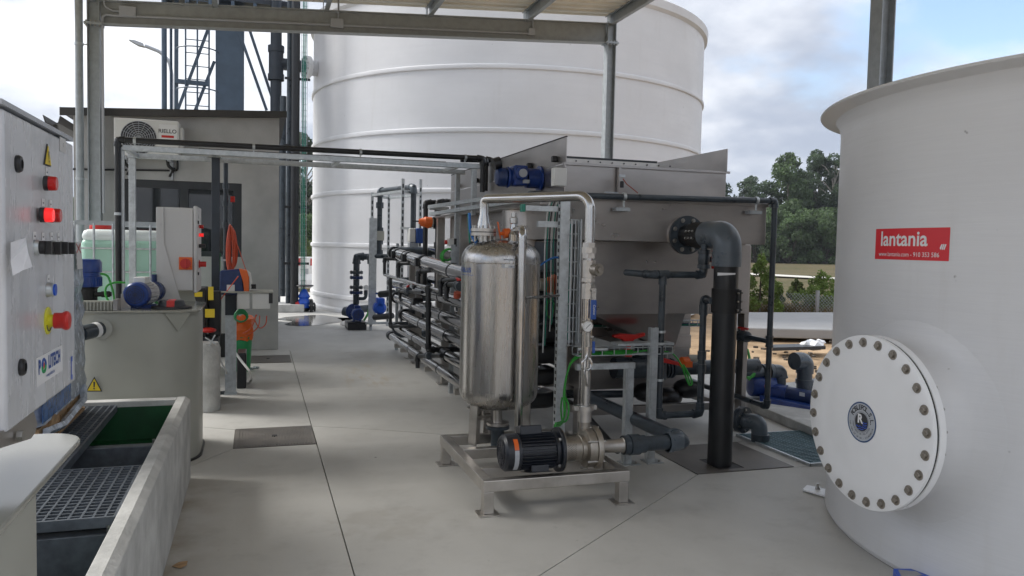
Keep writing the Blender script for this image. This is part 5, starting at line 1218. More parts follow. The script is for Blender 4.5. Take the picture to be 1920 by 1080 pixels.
lv = MB(); lv.prism([(2.662, 5.600, 0.816), (2.735, 5.600, 0.827), (2.861, 5.600, 0.817), (2.931, 5.600, 0.833), (2.931, 5.600, 0.807), (2.839, 5.600, 0.779), (2.816, 5.600, 0.758), (2.755, 5.600, 0.759), (2.736, 5.600, 0.781), (2.662, 5.600, 0.799)], (0, .05, 0)); build('red_lever', lv, 'red_plastic', T, smooth=False, bevel=.005)
build('lever_stem', MB().cyl((2.793, 5.620, 0.756), (2.797, 5.620, 0.645), .03, n=10), 'red_plastic', T); build('valve_body', MB().cyl((2.732, 5.750, 0.533), (2.999, 5.750, 0.526), .085, n=16), 'pvc', T)
lv = MB(); lv.prism([(3.155, 5.700, 0.613), (3.334, 5.700, 0.564), (3.334, 5.700, 0.538), (3.156, 5.700, 0.573)], (0, .04, 0)); build('red_lever', lv, 'red_plastic', T, smooth=False, bevel=.004)
build('actuator', MB().cyl((3.148, 5.400, 0.622), (3.205, 5.400, 0.621), .042, n=16).obox((3.187, 5.400, 0.609), (1, 0, 0), (0, 1, 0), (0, 0, 1), .03, .05, .022), 'orange', T)
build('actuator_body', MB().cyl((3.204, 5.400, 0.650), (3.280, 5.400, 0.648), .03, n=14), 'pp', T)
for p in ((3.364, 6.000, 0.222), (3.570, 6.000, 0.294), (3.209, 6.050, 0.265)): build('pump_casing', MB().ball(p, .11, sc=(1.3, 1, .8)), 'hdpe', T)
cable('green_cable', 'thin green cable hanging in a narrow loop from the wire tray end', [(2.793, 4.980, 0.759), (2.832, 4.980, 0.750), (2.877, 4.980, 0.707), (2.914, 4.980, 0.648), (2.938, 4.980, 0.589), (2.975, 4.980, 0.522), (2.996, 4.980, 0.544), (2.958, 4.980, 0.615), (2.929, 5.000, 0.668), (2.974, 5.020, 0.601), (3.003, 5.020, 0.529)], .006, 'green_cable')
# outlet elbow into the floor grating
T = thing('drain_elbow', 'dark flanged drain elbow curving down into the floor grating', 'pipe', (3.75, 5.25, 0))
f0 = V_((3.664, 5.320, 0.161)); fd = Vector((.35, -.94, 0)).normalized()
flange_pair(T, f0, fd, .06, .105, .022, 'pvc', 6)
d1 = V_((3.750, 5.200, 0.010)); d1.z = .0
pt = f0 + fd * .14; pt2 = Vector((d1.x - .02, d1.y, f0.z + .005))
e = MB(); e.sweep(rounded([f0 - fd * .2, f0 + fd * .06, pt2, Vector((d1.x, d1.y, .012))], .10, 8), .062, 20); build('bend', e, 'pvc_light', T)
e = MB(); e.cyl(Vector((d1.x, d1.y, .012)), Vector((d1.x, d1.y, .07)), .070, n=20); build('socket', e, 'pvc', T)

# ================= PRESSURE VESSEL SKID =================
T = thing('pressure_vessel_skid', 'upright stainless pressure vessel standing on a square tube skid', 'pressure vessel', (1.6, 4.65, 0))
FX0, FX1, FY0, FY1, FZ = 1.19, 2.085, 4.12, 5.22, .197; tw = .06
def fbar(x0, x1, y0, y1): build('frame_bar', MB().box(x0, x1, y0, y1, FZ - .065, FZ), 'stainless_tube', T, smooth=False, bevel=.004)
fbar(FX0, FX0 + tw, FY0 + tw + .001, FY1 - tw - .001); fbar(FX1 - tw, FX1, FY0 + tw + .001, FY1 - tw - .001); fbar(FX0, FX1, FY0, FY0 + tw); fbar(FX0, FX1, FY1 - tw, FY1)
for y in (4.36, 4.80): fbar(FX0 + tw + .001, FX1 - tw - .001, y, y + .055)
for x in (FX0 + .035, FX1 - .035):
    for y in (FY0 + .035, FY1 - .035):
        build('leg', MB().box(x - .03, x + .03, y - .03, y + .03, .008, FZ - .066), 'stainless_tube', T, smooth=False, bevel=.003)
        build('foot_plate', MB().box(x - .058, x + .058, y - .058, y + .058, 0, .0075), 'stainless_tube', T, smooth=False)
VX, VY, VR = 1.535, 5.0, .262
zb, zt, ztop = 0.539, 1.405, 1.537
sh = MB(); sh.lathe([(VR, zb), (VR, zt)], (VX, VY, 0), n=64, caps=False); build('shell', sh, 'stainless', T)
def dome(z0, z1, nm):
    k = 9; pr = [(VR * 1.006, z0 - (.018 if z1 > z0 else -.018)), (VR * 1.006, z0)]
    kn = .06; H = z1 - z0
    for i in range(1, k + 1): t = i / k * pi / 2; pr.append((VR * 1.006 * cos(t) ** .62 if i < k else .0005, z0 + H * sin(t) ** 1.0))
    l = MB(); l.lathe(pr, (VX, VY, 0), n=64, caps=False); build(nm, l, 'stainless', T)
dome(zt, ztop, 'top_dome'); dome(zb, zb - .125, 'bottom_dome')
build('weld_seam', MB().lathe([(VR + .0005, zt - .022), (VR + .003, zt - .019), (VR + .0005, zt - .016)], (VX, VY, 0), n=64, caps=False), 'stainless_pipe', T)
build('weld_seam', MB().box(VX + .128, VX + .131, VY - .232, VY - .226, zb, zt - .02), 'cast_steel', T, smooth=False)
for a in (205, 335, 90):
    a = radians(a); e = Vector((cos(a), sin(a), 0)); p0 = Vector((VX, VY, FZ)) + e * .22; p1 = Vector((VX, VY, zb - .03)) + e * .205
    l = MB(); l.bar(p0, p1, .075, .012, up=e); l.bar(p0 - e * .03 , p1 - e * .03, .012, .05, up=e); build('vessel_leg', l, 'stainless_tube', T, smooth=False)
# top inlet flange
ix = 1.412; zfl = 1.584
build('inlet_neck', MB().cyl((ix, VY, ztop - .05), (ix, VY, zfl - .015), .050, n=24), 'stainless_pipe', T)
build('inlet_flange', MB().cyl((ix, VY, zfl - .022), (ix, VY, zfl - .001), .086, n=36), 'stainless_tube', T); build('inlet_gasket', MB().cyl((ix, VY, zfl - .0008), (ix, VY, zfl + .0048), .080, n=36), 'rubber', T); build('inlet_flange', MB().cyl((ix, VY, zfl + .005), (ix, VY, zfl + .026), .086, n=36), 'stainless_tube', T)
for i in range(8): a = 2 * pi * (i + .5) / 8; build('flange_stud', MB().cyl((ix + .071 * cos(a), VY + .071 * sin(a), zfl - .06), (ix + .071 * cos(a), VY + .071 * sin(a), zfl + .045), .007, n=8), 'steel_bolt', T)
# discharge line from pump to vessel
px_, py_ = 1.851, 4.27
zh = 1.803; zl = 1.827
d = MB(); d.sweep(rounded([(px_, py_, 0.500), (px_, py_, zh), (ix, VY, zh + .0), (ix, VY, zh - .06)], .085, 8), .030, 20); build('discharge_pipe', d, 'stainless_pipe', T)
rd = MB(); rd.lathe([(.030, zh - .055), (.030, zh - .10), (.044, zfl + .06), (.046, zfl + .026)], (ix, VY, 0), n=24); build('reducer', rd, 'stainless_pipe', T)
def ring(py0, py1, r, nm='union', m='stainless_tube', n=20):
    pass
def fit(za, zb_, r, nm, n=20, m='stainless_tube'): build(nm, MB().cyl((px_, py_, za), (px_, py_, zb_), r, n=n), m, T)
fit(1.437, 1.528, .040, 'hex_union', 6); fit(1.468, 1.500, .046, 'union_nut', 8)
fit(1.324, 1.425, .040, 'check_valve'); build('check_cap', MB().cyl((px_ + .02, py_ - .03, 1.372), (px_ + .035, py_ - .075, 1.372), .036, n=18).cyl((px_ + .035, py_ - .075, 1.372), (px_ + .039, py_ - .09, 1.372), .022, n=6), 'cast_steel', T)
fit(1.199, 1.287, .041, 'valve_body', 8); fit(1.299, 1.321, .043, 'union_nut', 8)
build('valve_stem', MB().cyl((px_ + .005, py_ - .03, 1.252), (px_ + .005, py_ - .075, 1.252), .012, n=10), 'steel_bolt', T)
hz = 1.252; build('valve_handle', MB().box(px_ - .008, px_ + .018, py_ - .078, py_ - .072, hz - .06, hz + .012), 'steel_bolt', T, smooth=False); build('valve_grip', MB().box(px_ - .012, px_ + .022, py_ - .084, py_ - .066, hz - .17, hz - .055), 'blue_print', T, bevel=.006)
text('grip_lettering', 'Cunico', .020, (px_ + .005, py_ - .0846, hz - .112), (0, 0, -1), (1, 0, 0), 'label_white', T)
# pressure gauge on a siphon
gc = Vector((1.807, 4.160, 1.046)); build('gauge_case', MB().lathe([(.033, .0), (.034, -.002), (.034, -.022), (.026, -.026)], gc, (0, -1, 0), n=32), 'steel_bolt', T)
build('gauge_face', MB().cyl(gc - Vector((0, .0003, 0)), gc - Vector((0, .0010, 0)), .0285, n=32), 'gauge_face', T)
nd_ = MB(); nd_.bar(gc + Vector((-.012, -.0016, -.012)), gc + Vector((.016, -.0016, .014)), .003, .0006, up=(0, 1, 0))
build('needle', nd_, 'dark_print', T, smooth=False)
tk = MB()
for i in range(14): a = radians(-45 + 270 * i / 13); tk.bar(gc + Vector((cos(a) * .022, -.0013, sin(a) * .022)), gc + Vector((cos(a) * .026, -.0013, sin(a) * .026)), .0016, .0004, up=(0, 1, 0))
build('scale_mark', tk, 'dark_print', T, smooth=False)['kind'] = 'stuff'
build('gauge_valve', MB().cyl((1.813, 4.170, 1.008), (1.818, 4.170, 0.928), .016, n=12).cyl((1.817, 4.170, 0.983), (1.847, 4.170, 0.983), .009, n=8), 'steel_bolt', T); build('gauge_lever', MB().bar((1.846, 4.160, 0.959), (1.848, 4.160, 0.891), .016, .006), 'blue_print', T, smooth=False)
sp = MB(); cc = V_((1.814, 4.170, 0.825)); pts = [(1.815, 4.170, 0.928), (1.816, 4.170, 0.884)] + [tuple(cc + Vector((.030 * sin(t), -.012 * t / 6, .034 * cos(t)))) for t in [-.4 - 6.0 * i / 14 for i in range(15)]] + [(1.799, 4.170, 0.773), (1.824, 4.200, 0.698), (px_, py_ - .03, 0.688)]
sp.sweep(pts, .008, 8); build('siphon', sp, 'stainless_pipe', T)
zc0 = 0.551; fit(zc0 - .012, zc0 + .012, .052, 'clamp_ring', 24); fit(0.468, zc0 - .015, .040, 'nipple'); 
build('clamp_wing', MB().box(px_ - .075, px_ - .045, py_ - .02, py_ + .02, zc0 - .014, zc0 + .014).box(px_ + .045, px_ + .07, py_ - .02, py_ + .02, zc0 - .014, zc0 + .014), 'steel_bolt', T, bevel=.003)['kind'] = 'stuff'
# relief valve and drop pipe
rx = 1.593; zr0 = 1.518
rv = MB(); rv.lathe([(.019, zr0 - .05), (.019, zr0), (.036, zr0 + .01), (.040, zr0 + .055), (.024, zr0 + .08), (.022, zr0 + .125), (.027, zr0 + .13), (.027, zr0 + .165), (.018, zr0 + .17), (.018, zr0 + .20)], (rx, 4.92, 0), n=20); build('relief_valve', rv, 'stainless_pipe', T)
ex = 1.578; ze = 1.598
dp = MB(); dp.sweep(rounded([(rx, 4.92, ze), (rx + .03, 4.86, ze), (ex, 4.69, ze), (ex, 4.69, .26)], .05, 8), .026, 18); build('drop_pipe', dp, 'stainless_pipe', T)
build('valve_nut', MB().cyl((rx + .02, 4.88, ze), (rx + .045, 4.82, ze), .035, n=8), 'stainless_tube', T)
rh = MB(); rh.cyl((1.533, 4.950, 1.579), (1.573, 4.950, 1.584), .033, n=14); rh.cyl((1.503, 4.950, 1.578), (1.533, 4.950, 1.579), .012, n=8); build('orange_actuator', rh, 'orange', T)
build('orange_lever', MB().bar((1.491, 4.950, 1.655), (1.507, 4.950, 1.572), .008, .012).bar((1.507, 4.950, 1.572), (1.515, 4.950, 1.544), .006, .006), 'orange', T, smooth=False)
build('stay_bar', MB().cyl((1.616, 4.720, 1.170), (1.953, 5.000, 1.169), .009, n=8), 'stainless_pipe', T)
# nameplate and lettering
def oncyl(theta0, z0, rr=VR + .0012): return lambda u, v: Vector((VX + rr * cos(theta0 + u / rr), VY + rr * sin(theta0 + u / rr), z0 + v))
def cyl_patch(nm, th, z0, w_, h_, m, rr): 
    mb = MB(); prev = None
    for i in range(7):
        t = th + (i / 6 - .5) * w_ / rr; cur = mb.vs([(VX + rr * cos(t), VY + rr * sin(t), z0 - h_ / 2), (VX + rr * cos(t), VY + rr * sin(t), z0 + h_ / 2)])
        if prev: mb.face([prev[0], cur[0], cur[1], prev[1]])
        prev = cur
    build(nm, mb, m, T)
thn = radians(-97) ; zn = 1.388
cyl_patch('name_plate', thn, zn, .085, .058, 'badge_grey', VR + .0008); cyl_patch('plate_label', thn + .08, zn + .003, .04, .03, 'label_white', VR + .0014); cyl_patch('plate_label', thn - .04, zn - .012, .022, .024, 'label_white', VR + .0014)
text('plate_lettering', 'ACHILLES', .014, (0, 0, 0), (1, 0, 0), (0, 0, 1), 'dark_print', T, mapf=oncyl(thn, zn + .023, VR + .0016))
text('plate_lettering', 'CE', .012, (0, 0, 0), (1, 0, 0), (0, 0, 1), 'dark_print', T, mapf=oncyl(thn + .07, zn - .02, VR + .0016))
zl_ = 1.337; text('vessel_lettering', 'ACHILLES', .042, (0, 0, 0), (1, 0, 0), (0, 0, 1), 'blue_print', T, mapf=oncyl(radians(-153) - .36, zl_, VR + .0012), bold=.001)
cyl_patch('lettering_rule', radians(-153) - .36, zl_ - .03, .23, .003, 'blue_print', VR + .001)
# bottom outlet
bx = 1.522; build('outlet_flange', MB().cyl((VX, VY, .30), (VX, VY, .318), .075, n=28), 'stainless_tube', T); build('outlet_flange', MB().cyl((VX, VY, .275), (VX, VY, .296), .08, n=28), 'pvc', T); build('outlet_neck', MB().cyl((VX, VY, .318), (VX, VY, .42), .03, n=16), 'stainless_tube', T)
build('outlet_bend', MB().sweep(rounded([(VX, VY, .275), (VX, VY, .13), (VX + .12, VY + .02, .09), (VX + .25, VY + .05, .09)], .06, 6), .045, 16), 'pvc', T)
build('drain_valve', MB().cyl((1.354, 4.900, 0.378), (1.462, 4.950, 0.379), .016, n=10).cyl((1.406, 4.920, 0.417), (1.407, 4.920, 0.353), .013, n=8), 'cast_steel', T)
# ---------------- pump ----------------
T = thing('skid_pump', 'black electric motor coupled to a round stainless pump on the skid', 'pump', (1.5, 4.25, .2))
mp = Vector((1.327, 4.25, pz)); fl = 1.677 ; L = fl - mp.x; EX = Vector((1, 0, 0)); mr = .107
foot_h = pz - mr - FZ
motor(T, mp, EX, mr, L, 'motor_black', None, (0, .25, 1), 30, max(foot_h, .012))
build('motor_flange', MB().lathe([(.128, -.012), (.130, -.010), (.130, .006), (.128, .008)], (fl, 4.25, pz), EX, n=48), 'motor_black', T)
build('motor_flange_face', MB().cyl((fl + .0085, 4.25, pz), (fl + .012, 4.25, pz), .1295, n=48), 'cast_steel', T)
for i in range(4): a = radians(45 + 90 * i); hb = MB(); hexbolt(hb, (fl - .013, 4.25 + .108 * cos(a), pz + .108 * sin(a)), (-1, 0, 0), .012, .015); build('bolt', hb, 'steel_bolt', T)
wl_ = MB(); k = 10
for i in range(k):
    t0, t1 = radians(205 + i * 5 - 60), radians(210 + i * 5 - 60)
for nm, z0, z1, m_ in (('data_sticker', -.085, .035, 'badge_grey'), ('warning_sticker', .037, .09, 'orange')):
    st = MB(); prev = None; r_ = mr * 1.004
    a0, a1 = math.asin(z0 / r_), math.asin(z1 / r_)
    for i in range(8):
        a = a0 + (a1 - a0) * i / 7; cur = st.vs([(mp.x + .052, 4.25 - r_ * cos(a), pz + r_ * sin(a)), (mp.x + .078, 4.25 - r_ * cos(a), pz + r_ * sin(a))])
        if prev: st.face([prev[0], prev[1], cur[1], cur[0]])
        prev = cur
    build(nm, st, m_, T)
vx = 1.879
lan = MB(); lan.cyl((fl + .0125, 4.25, pz), (vx - .055, 4.25, pz), .072, n=32, caps=False); build('coupling_guard', lan, 'cast_steel', T)
ho = MB(); glen = vx - .06 - fl - .02
for i in range(9):
    for j in range(13):
        a = radians(150 + j * 10 + (5 if i % 2 else 0)); x = fl + .022 + i * .0085; e = Vector((0, cos(a), sin(a))); ho.cyl(Vector((x, 4.25, pz)) + e * .0722, Vector((x, 4.25, pz)) + e * .0728, .0030, n=6)
build('perforation', ho, 'dark_print', T, smooth=False)['kind'] = 'stuff'
vl = MB(); vl.lathe([(.070, -.075), (.078, -.070), (.078, -.045), (.112, -.040), (.115, -.036), (.115, .006), (.111, .009), (.126, .0095), (.127, .012), (.127, .040), (.122, .044), (.045, .046)], (vx, 4.25, pz), EX, n=48); build('volute', vl, 'cast_steel', T)
for i in range(6): a = radians(30 + 60 * i); hb = MB(); hexbolt(hb, (vx - .040, 4.25 + .118 * cos(a), pz + .118 * sin(a)), (-1, 0, 0), .008, .016); hb.cyl((vx - .04, 4.25 + .118 * cos(a), pz + .118 * sin(a)), (vx + .055, 4.25 + .118 * cos(a), pz + .118 * sin(a)), .0055, n=8); build('bolt', hb, 'steel_bolt', T)
sn = MB(); sn.lathe([(.055, .046), (.040, .055), (.036, .07), (.043, 2.090 - vx), (.047, 2.090 - vx + .003)], (vx, 4.25, pz), EX, n=28); build('suction_cone', sn, 'stainless_tube', T)
build('outlet_neck', MB().cyl((px_, py_, pz + .10), (px_, py_, 0.472), .034, n=20), 'cast_steel', T)
build('pump_support', MB().box(vx - .03, vx + .02, 4.20, 4.30, FZ + .001, pz - .105), 'cast_steel', T, smooth=False)

# ================= CABLE SUPPORT FRAME =================
T = thing('cable_support', 'galvanised channel frame with slotted upright carrying wire cable trays behind the pump', 'cable support', (2.3, 5.0, 0))
ux, uy = 2.005, 5.05
def chan(nm, a, b, w=.041, h=.041, **k): return build(nm, MB().cprof(a, b, w, h, .003, **k), 'galv', T, smooth=False)
build('upright', MB().box(ux - .034, ux + .034, uy - .003, uy, 0, 1.876).box(ux - .034, ux - .030, uy, uy + .05, 0, 1.876).box(ux + .030, ux + .034, uy, uy + .05, 0, 1.876), 'galv', T, smooth=False)
sl = MB()
for k in range(38): z = .1 + k * .047; sl.box(ux - .0355, ux - .0343, uy + .012, uy + .036, z, z + .024)
build('slot', sl, 'dark_print', T, smooth=False)['kind'] = 'stuff'
x1, x2 = 2.450, 2.631
zt1, zt2, zbm = 0.673, 0.953, 0.704
for x, zt_ in ((x1, zt1), (x2, zt2)):
    build('leg', MB().box(x - .020, x + .026, 4.88, 4.884, .006, zt_).box(x - .030, x - .021, 4.884, 4.93, .006, zt_).box(x + .022, x + .026, 4.8845, 4.93, .006, zt_), 'galv', T, smooth=False)
    build('foot_plate', MB().box(x - .04, x + .085, 4.85, 4.97, 0, .006), 'galv', T, smooth=False); hb = MB(); hexbolt(hb, (x + .055, 4.87, .006), (0, 0, 1), .010, .014); build('bolt', hb, 'steel_bolt', T)
build('cross_beam', MB().box(2.042, x1 + .026, 4.86, 4.90, zt1 + .001, zt1 + .043), 'galv', T, smooth=False, bevel=.002)
zt_ = 0.765
wire_tray(T, (2.061, 4.95, zt_), (2.781, 4.95, zt_), .10, (0, 1, 0), .05, .085, .0028)
build('tray_cover', MB().prism([(2.030, 4.880, 0.832), (2.298, 4.880, 0.827), (2.476, 4.880, 0.805), (2.339, 5.300, 0.843), (2.285, 5.500, 0.861)], (0, 0, .003)), 'galv_dark', T, smooth=False)
build('tray_cover', MB().box(2.354, 2.787, 4.89, 5.01, zt_ + .062, zt_ + .080), 'galv', T, smooth=False)
build('tray_cover', MB().cyl((2.050, 4.880, 0.814), (2.266, 4.880, 0.809), .012, n=10), 'galv', T)
vx0 = 2.073; wire_tray(T, (vx0, 5.06, 0.817), (vx0, 5.06, 1.688), .075, (1, 0, 0), -.05, .095, .0026)
build('tray_side', MB().box(vx0 + .043, vx0 + .052, 5.04, 5.10, 0.828, 1.681), 'galv', T, smooth=False)
build('tray_back', MB().box(vx0 - .035, vx0 + .04, 5.115, 5.118, 0.828, 1.681), 'galv_dark', T, smooth=False)
build('support_arm', MB().box(1.830, 1.971, 5.1, 5.14, 1.634, 1.674), 'galv', T, smooth=False)
build('slotted_arm', MB().box(1.731, 1.968, 5.09, 5.13, 1.742, 1.778), 'galv', T, smooth=False); build('green_cap', MB().box(1.704, 1.727, 5.085, 5.135, 1.734, 1.785), 'green_wire', T, smooth=False)
rg = 'cables rising behind the galvanised upright'
for k in range(7):
    x = 1.919 + .016 * k; cable('signal_cable', 'thin vertical signal cable behind the galvanised upright', [(x, 5.2 + .01 * (k % 3), .75 + .05 * k), (x + .004, 5.2, 1.1), (x - .003, 5.2, 1.5), (x + .01, 5.18, 1.78), (x + .06 + .01 * k, 5.16, 1.88)], .0045, ('white_plastic', 'green_wire', 'dark_print')[k % 3], rg)
rg2 = 'bundle of thin cables in the vertical wire tray'
for k in range(4):
    x = vx0 - .025 + .015 * k; cable('signal_cable', 'thin cable running down the vertical wire tray', [(x, 5.10, 1.66), (x + .004, 5.10, 1.3), (x - .004, 5.10, 1.0), (x, 5.09, .85)], .0045, ('dark_print', 'green_wire', 'insulation_cable')[k % 3], rg2)
rg3 = 'bright green cables from the wire tray to the pump motor'
for k in range(3):
    o = Vector((.007 * k, .010 * k, .008 * k)); cable('green_cable', 'thick bright green cable bending from the wire tray down to the pump motor', [Vector(q) + o for q in ((2.481, 4.930, 0.772), (2.259, 4.930, 0.766), (2.108, 4.930, 0.758), (2.018, 4.900, 0.721), (1.966, 4.860, 0.639), (1.926, 4.800, 0.525), (1.901, 4.720, 0.419), (1.836, 4.600, 0.379), (1.712, 4.400, 0.413))], .0065, 'green_cable', rg3)
cable('green_cable', 'green cable lying along the wire tray to its right end', [(2.471, 4.950, 0.770), (2.615, 4.950, 0.785), (2.787, 4.970, 0.768)], .007, 'green_cable')
cable('green_cable', 'slack loop of green cable hanging beside the upright near the pump', [(1.923, 4.820, 0.504), (1.909, 4.800, 0.437), (1.883, 4.700, 0.371), (1.916, 4.700, 0.387), (1.942, 4.750, 0.464), (1.938, 4.800, 0.507)], .006, 'green_cable')
T = thing('orange_valve', 'orange valve actuator between the pressure vessel and the galvanised upright', 'valve', (2.002, 5.300, 1.226))
b = MB(); b.lathe([(.03, -.03), (.05, -.025), (.06, .0), (.055, .02), (.075, .025), (.078, .04), (.05, .05)], (1.994, 5.300, 1.226), (1, 0, 0), n=24); build('actuator', b, 'orange', T)
b = MB(); b.cyl((1.913, 5.300, 1.226), (1.966, 5.300, 1.226), .045, n=16); build('valve_body', b, 'cast_steel', T); build('nipple', MB().cyl((2.004, 5.300, 1.157), (2.003, 5.300, 1.184), .02, n=10), 'white_plastic', T)
T = thing('cable_coil', 'coiled green cable hanging below the orange actuator beside the vessel', 'cable', (2.007, 5.300, 1.049))
for k in range(4): build('loop', MB().sweep([Vector((2.003, 5.300, 1.057)) + Vector((.03 * cos(t) + .004 * k, .006 * k, .062 * sin(t) - .003 * k)) for t in [2 * pi * i / 18 for i in range(19)]], .006, 5), 'green_cable', T)
cable('blue_green_cable', 'blue green cable curving from the vessel top right to the upright', [(1.845, 5.100, 1.368), (1.895, 5.100, 1.402), (1.938, 5.080, 1.425), (1.966, 5.060, 1.426)], .007, 'blue_wire')
cable('blue_cable', 'short blue and green cable beside the vessel inlet flange', [(1.338, 5.100, 1.710), (1.334, 5.050, 1.603), (1.344, 5.000, 1.540), (1.361, 4.980, 1.516)], .010, 'blue_wire')
cable('green_cable', 'thin green cable running down left of the vessel inlet flange', [(1.336, 5.120, 1.711), (1.337, 5.100, 1.604), (1.346, 5.100, 1.515)], .006, 'green_wire')
T = thing('push_button_station', 'small white push button box with red button near the flotation flank', 'switch box', (1.885, 7.800, 1.525))
build('box', MB().box(1.829, 1.879, 7.75, 7.85, 1.481, 1.562), 'white_plastic', T, smooth=False); build('red_button', MB().cyl((1.818, 7.800, 1.524), (1.796, 7.800, 1.523), .022, n=12), 'red_plastic', T); build('box_back', MB().box(1.879, 1.907, 7.75, 7.85, 1.481, 1.562), 'black_plastic', T, smooth=False)
T = thing('cable_coil', 'coil of light green cable hanging under the push button box', 'cable', (1.813, 7.700, 1.396))
for k in range(5): build('loop', MB().sweep([Vector((1.808, 7.700, 1.396)) + Vector(((.05 + .006 * k) * cos(t), .006 * k, (.05 + .003 * k) * sin(t) + .3 * .05 * cos(t))) for t in [2 * pi * i / 18 for i in range(19)]], .006, 5), 'green_cable', T)

# ================= WHITE TANK IN THE FOREGROUND =================
RC, RR, RZ = Vector((4.474, 2.818, 0)), 1.60, 2.272
T = thing('white_tank', 'white fibreglass tank with flared rim, bolted round manhole and red sticker, at right', 'tank', RC)
sh = MB(); sh.lathe([(RR - .05, .002), (RR - .012, .004), (RR + .004, .03), (RR, .10), (RR, RZ - .10), (RR + .006, RZ - .05), (RR + .03, RZ - .015)], RC, n=160, caps=False); build('shell', sh, 'grp_white', T)
rm = MB(); rm.lathe([(RR + .03, RZ - .015), (RR + .06, RZ - .004), (RR + .112, RZ + .004), (RR + .116, RZ + .010), (RR + .112, RZ + .018), (RR - .02, RZ + .018), (RR - .02, RZ - .10)], RC, n=160, caps=False); build('flared_rim', rm, 'grp_white', T)
build('inner_floor', MB().cyl(RC + Vector((0, 0, .05)), RC + Vector((0, 0, .06)), RR - .03, n=80), 'grp_white', T)
MA = radians(178.2); MN = Vector((cos(MA), sin(MA), 0)); MT = Vector((-MN.y, MN.x, 0)); MT = -MT   # MT: towards the viewer's right on the cover
MT = Vector((MN.y, -MN.x, 0)) * -1
if MT.dot(Vector((1, -1, 0))) < 0: MT = -MT
UP = Vector((0, 0, 1)); mR = .394
mo = RC + MN * (RR + .245) + Vector((0, 0, .735))
nk = MB(); prev = None
for r_, e_ in ((.48, -.002), (.43, .003), (.39, .014), (.36, .035), (.34, .065), (.327, .11), (.325, None)):
    cur = []
    for i in range(72):
        a = 2 * pi * i / 72; lat = cos(a) * r_; zz = sin(a) * r_
        t_ = (sqrt((RR + e_) ** 2 - lat * lat)) if e_ is not None else RR + .185
        cur.append(nk.bm.verts.new(RC + MN * t_ + MT * lat + Vector((0, 0, mo.z + zz))))
    if prev: nk.bridge(prev, cur)
    prev = cur
build('manhole_neck', nk, 'grp_white', T)
build('manhole_flange', MB().lathe([(.295, -.072), (mR - .008, -.072), (mR, -.066), (mR, -.034), (mR - .008, -.030)], mo, MN, n=96), 'grp_cover', T)
build('gasket', MB().lathe([(.34, -.0295), (mR - .003, -.0295), (mR - .003, -.0225), (.34, -.0225)], mo, MN, n=96), 'rubber', T)
cv = MB(); cv.lathe([(mR - .012, -.0222), (mR, -.019), (mR, -.004), (mR - .006, 0), (.285, .0), (.24, .004), (.19, .012), (.10, .0175), (.0, .0185)], mo, MN, n=96); cover = build('manhole_cover', cv, 'grp_cover', T)
bb = MB(); a0 = mo + MN * .0003
bb.lathe([(.022, .0), (.022, .003), (.0125, .0036)], a0, MN, n=20); bb.lathe([(.0155, .0036), (.0155, .005)], a0, MN, n=16); hexbolt(bb, a0 + MN * .005, MN, .0128, .010)
bo = build('bolt', bb, 'cast_steel', T); b0 = Vector(bo.location)
nb = MB(); nb.cyl(mo - MN * .073, mo - MN * .100, .0065, n=8); nb.cyl(mo - MN * .073, mo - MN * .083, .012, n=6); no = build('bolt_end', nb, 'steel_bolt', T); n0 = Vector(no.location)
for i in range(24):
    a = 2 * pi * (i + .35) / 24; d = (MT * cos(a) + UP * sin(a)) * (mR - .033)
    for src, base in ((bo, b0), (no, n0)):
        c = src if i == 0 else src.copy()
        if i: C.objects.link(c); c.parent = T
        c.location = base + d
# round badge
bc = mo + MN * .0188; br = .092
def disc(nm, r0, r1, off, m, n=48):
    mb = MB(); o = bc + MN * off; x, y = MT, UP
    a = mb.ring(o, x, y, r1, n); b = mb.ring(o, x, y, max(r0, 1e-4), n); mb.bridge(a, b); return build(nm, mb, m, T, smooth=False)
disc('badge_ring', br * .93, br, .0006, 'badge_blue'); disc('badge_field', 0, br * .93, .0006, 'badge_grey'); disc('badge_centre', 0, br * .46, .0010, 'dark_print'); disc('badge_line', br * .495, br * .51, .0010, 'dark_print')
def arctext(s, r, size, a0, a1, inward, m='dark_print', bold=.0008):
    k = len(s)
    for i, ch in enumerate(s):
        if ch == ' ': continue
        a = a0 + (a1 - a0) * i / max(k - 1, 1); e = MT * cos(a) + UP * sin(a); u = e if not inward else -e; r_ = u.cross(MN) if False else None
        right = (MT * sin(a) - UP * cos(a)) if not inward else (-MT * sin(a) + UP * cos(a))
        text('badge_letter', ch, size, bc + MN * .0010 + e * r, right, u, m, T, bold=bold, ext=.0002)
arctext('ROBLEPOL,S.L.', br * .72, .031, radians(152), radians(2), False)
arctext('FABRICADOS DE POLIESTER', br * .60, .0115, radians(188), radians(340), True, bold=.0001)
arctext('TEL.986 54 28 00 - VILAGARCIA', br * .80, .0125, radians(188), radians(345), True, bold=.0001)
text('badge_letter', 'R', .056, bc + MN * .0012 - MT * br * .10 + UP * br * .13, MT, UP, 'label_white', T, bold=.002)
wv = MB()
for k in range(5):
    pts = []
    yk = -.02 + .09 - k * .115
    for i in range(13):
        u = -.36 + .80 * i / 12; v = yk - .08 + .028 * sin(i * 1.9)
        if u * u + v * v < .44 ** 2 and (u > .10 or v < -.16): pts.append(bc + MN * .0013 + MT * (u * br) + UP * (v * br))
    if len(pts) > 2: wv.sweep(pts, .0021, 4)
build('badge_wave', wv, 'blue_bright', T)['kind'] = 'stuff'
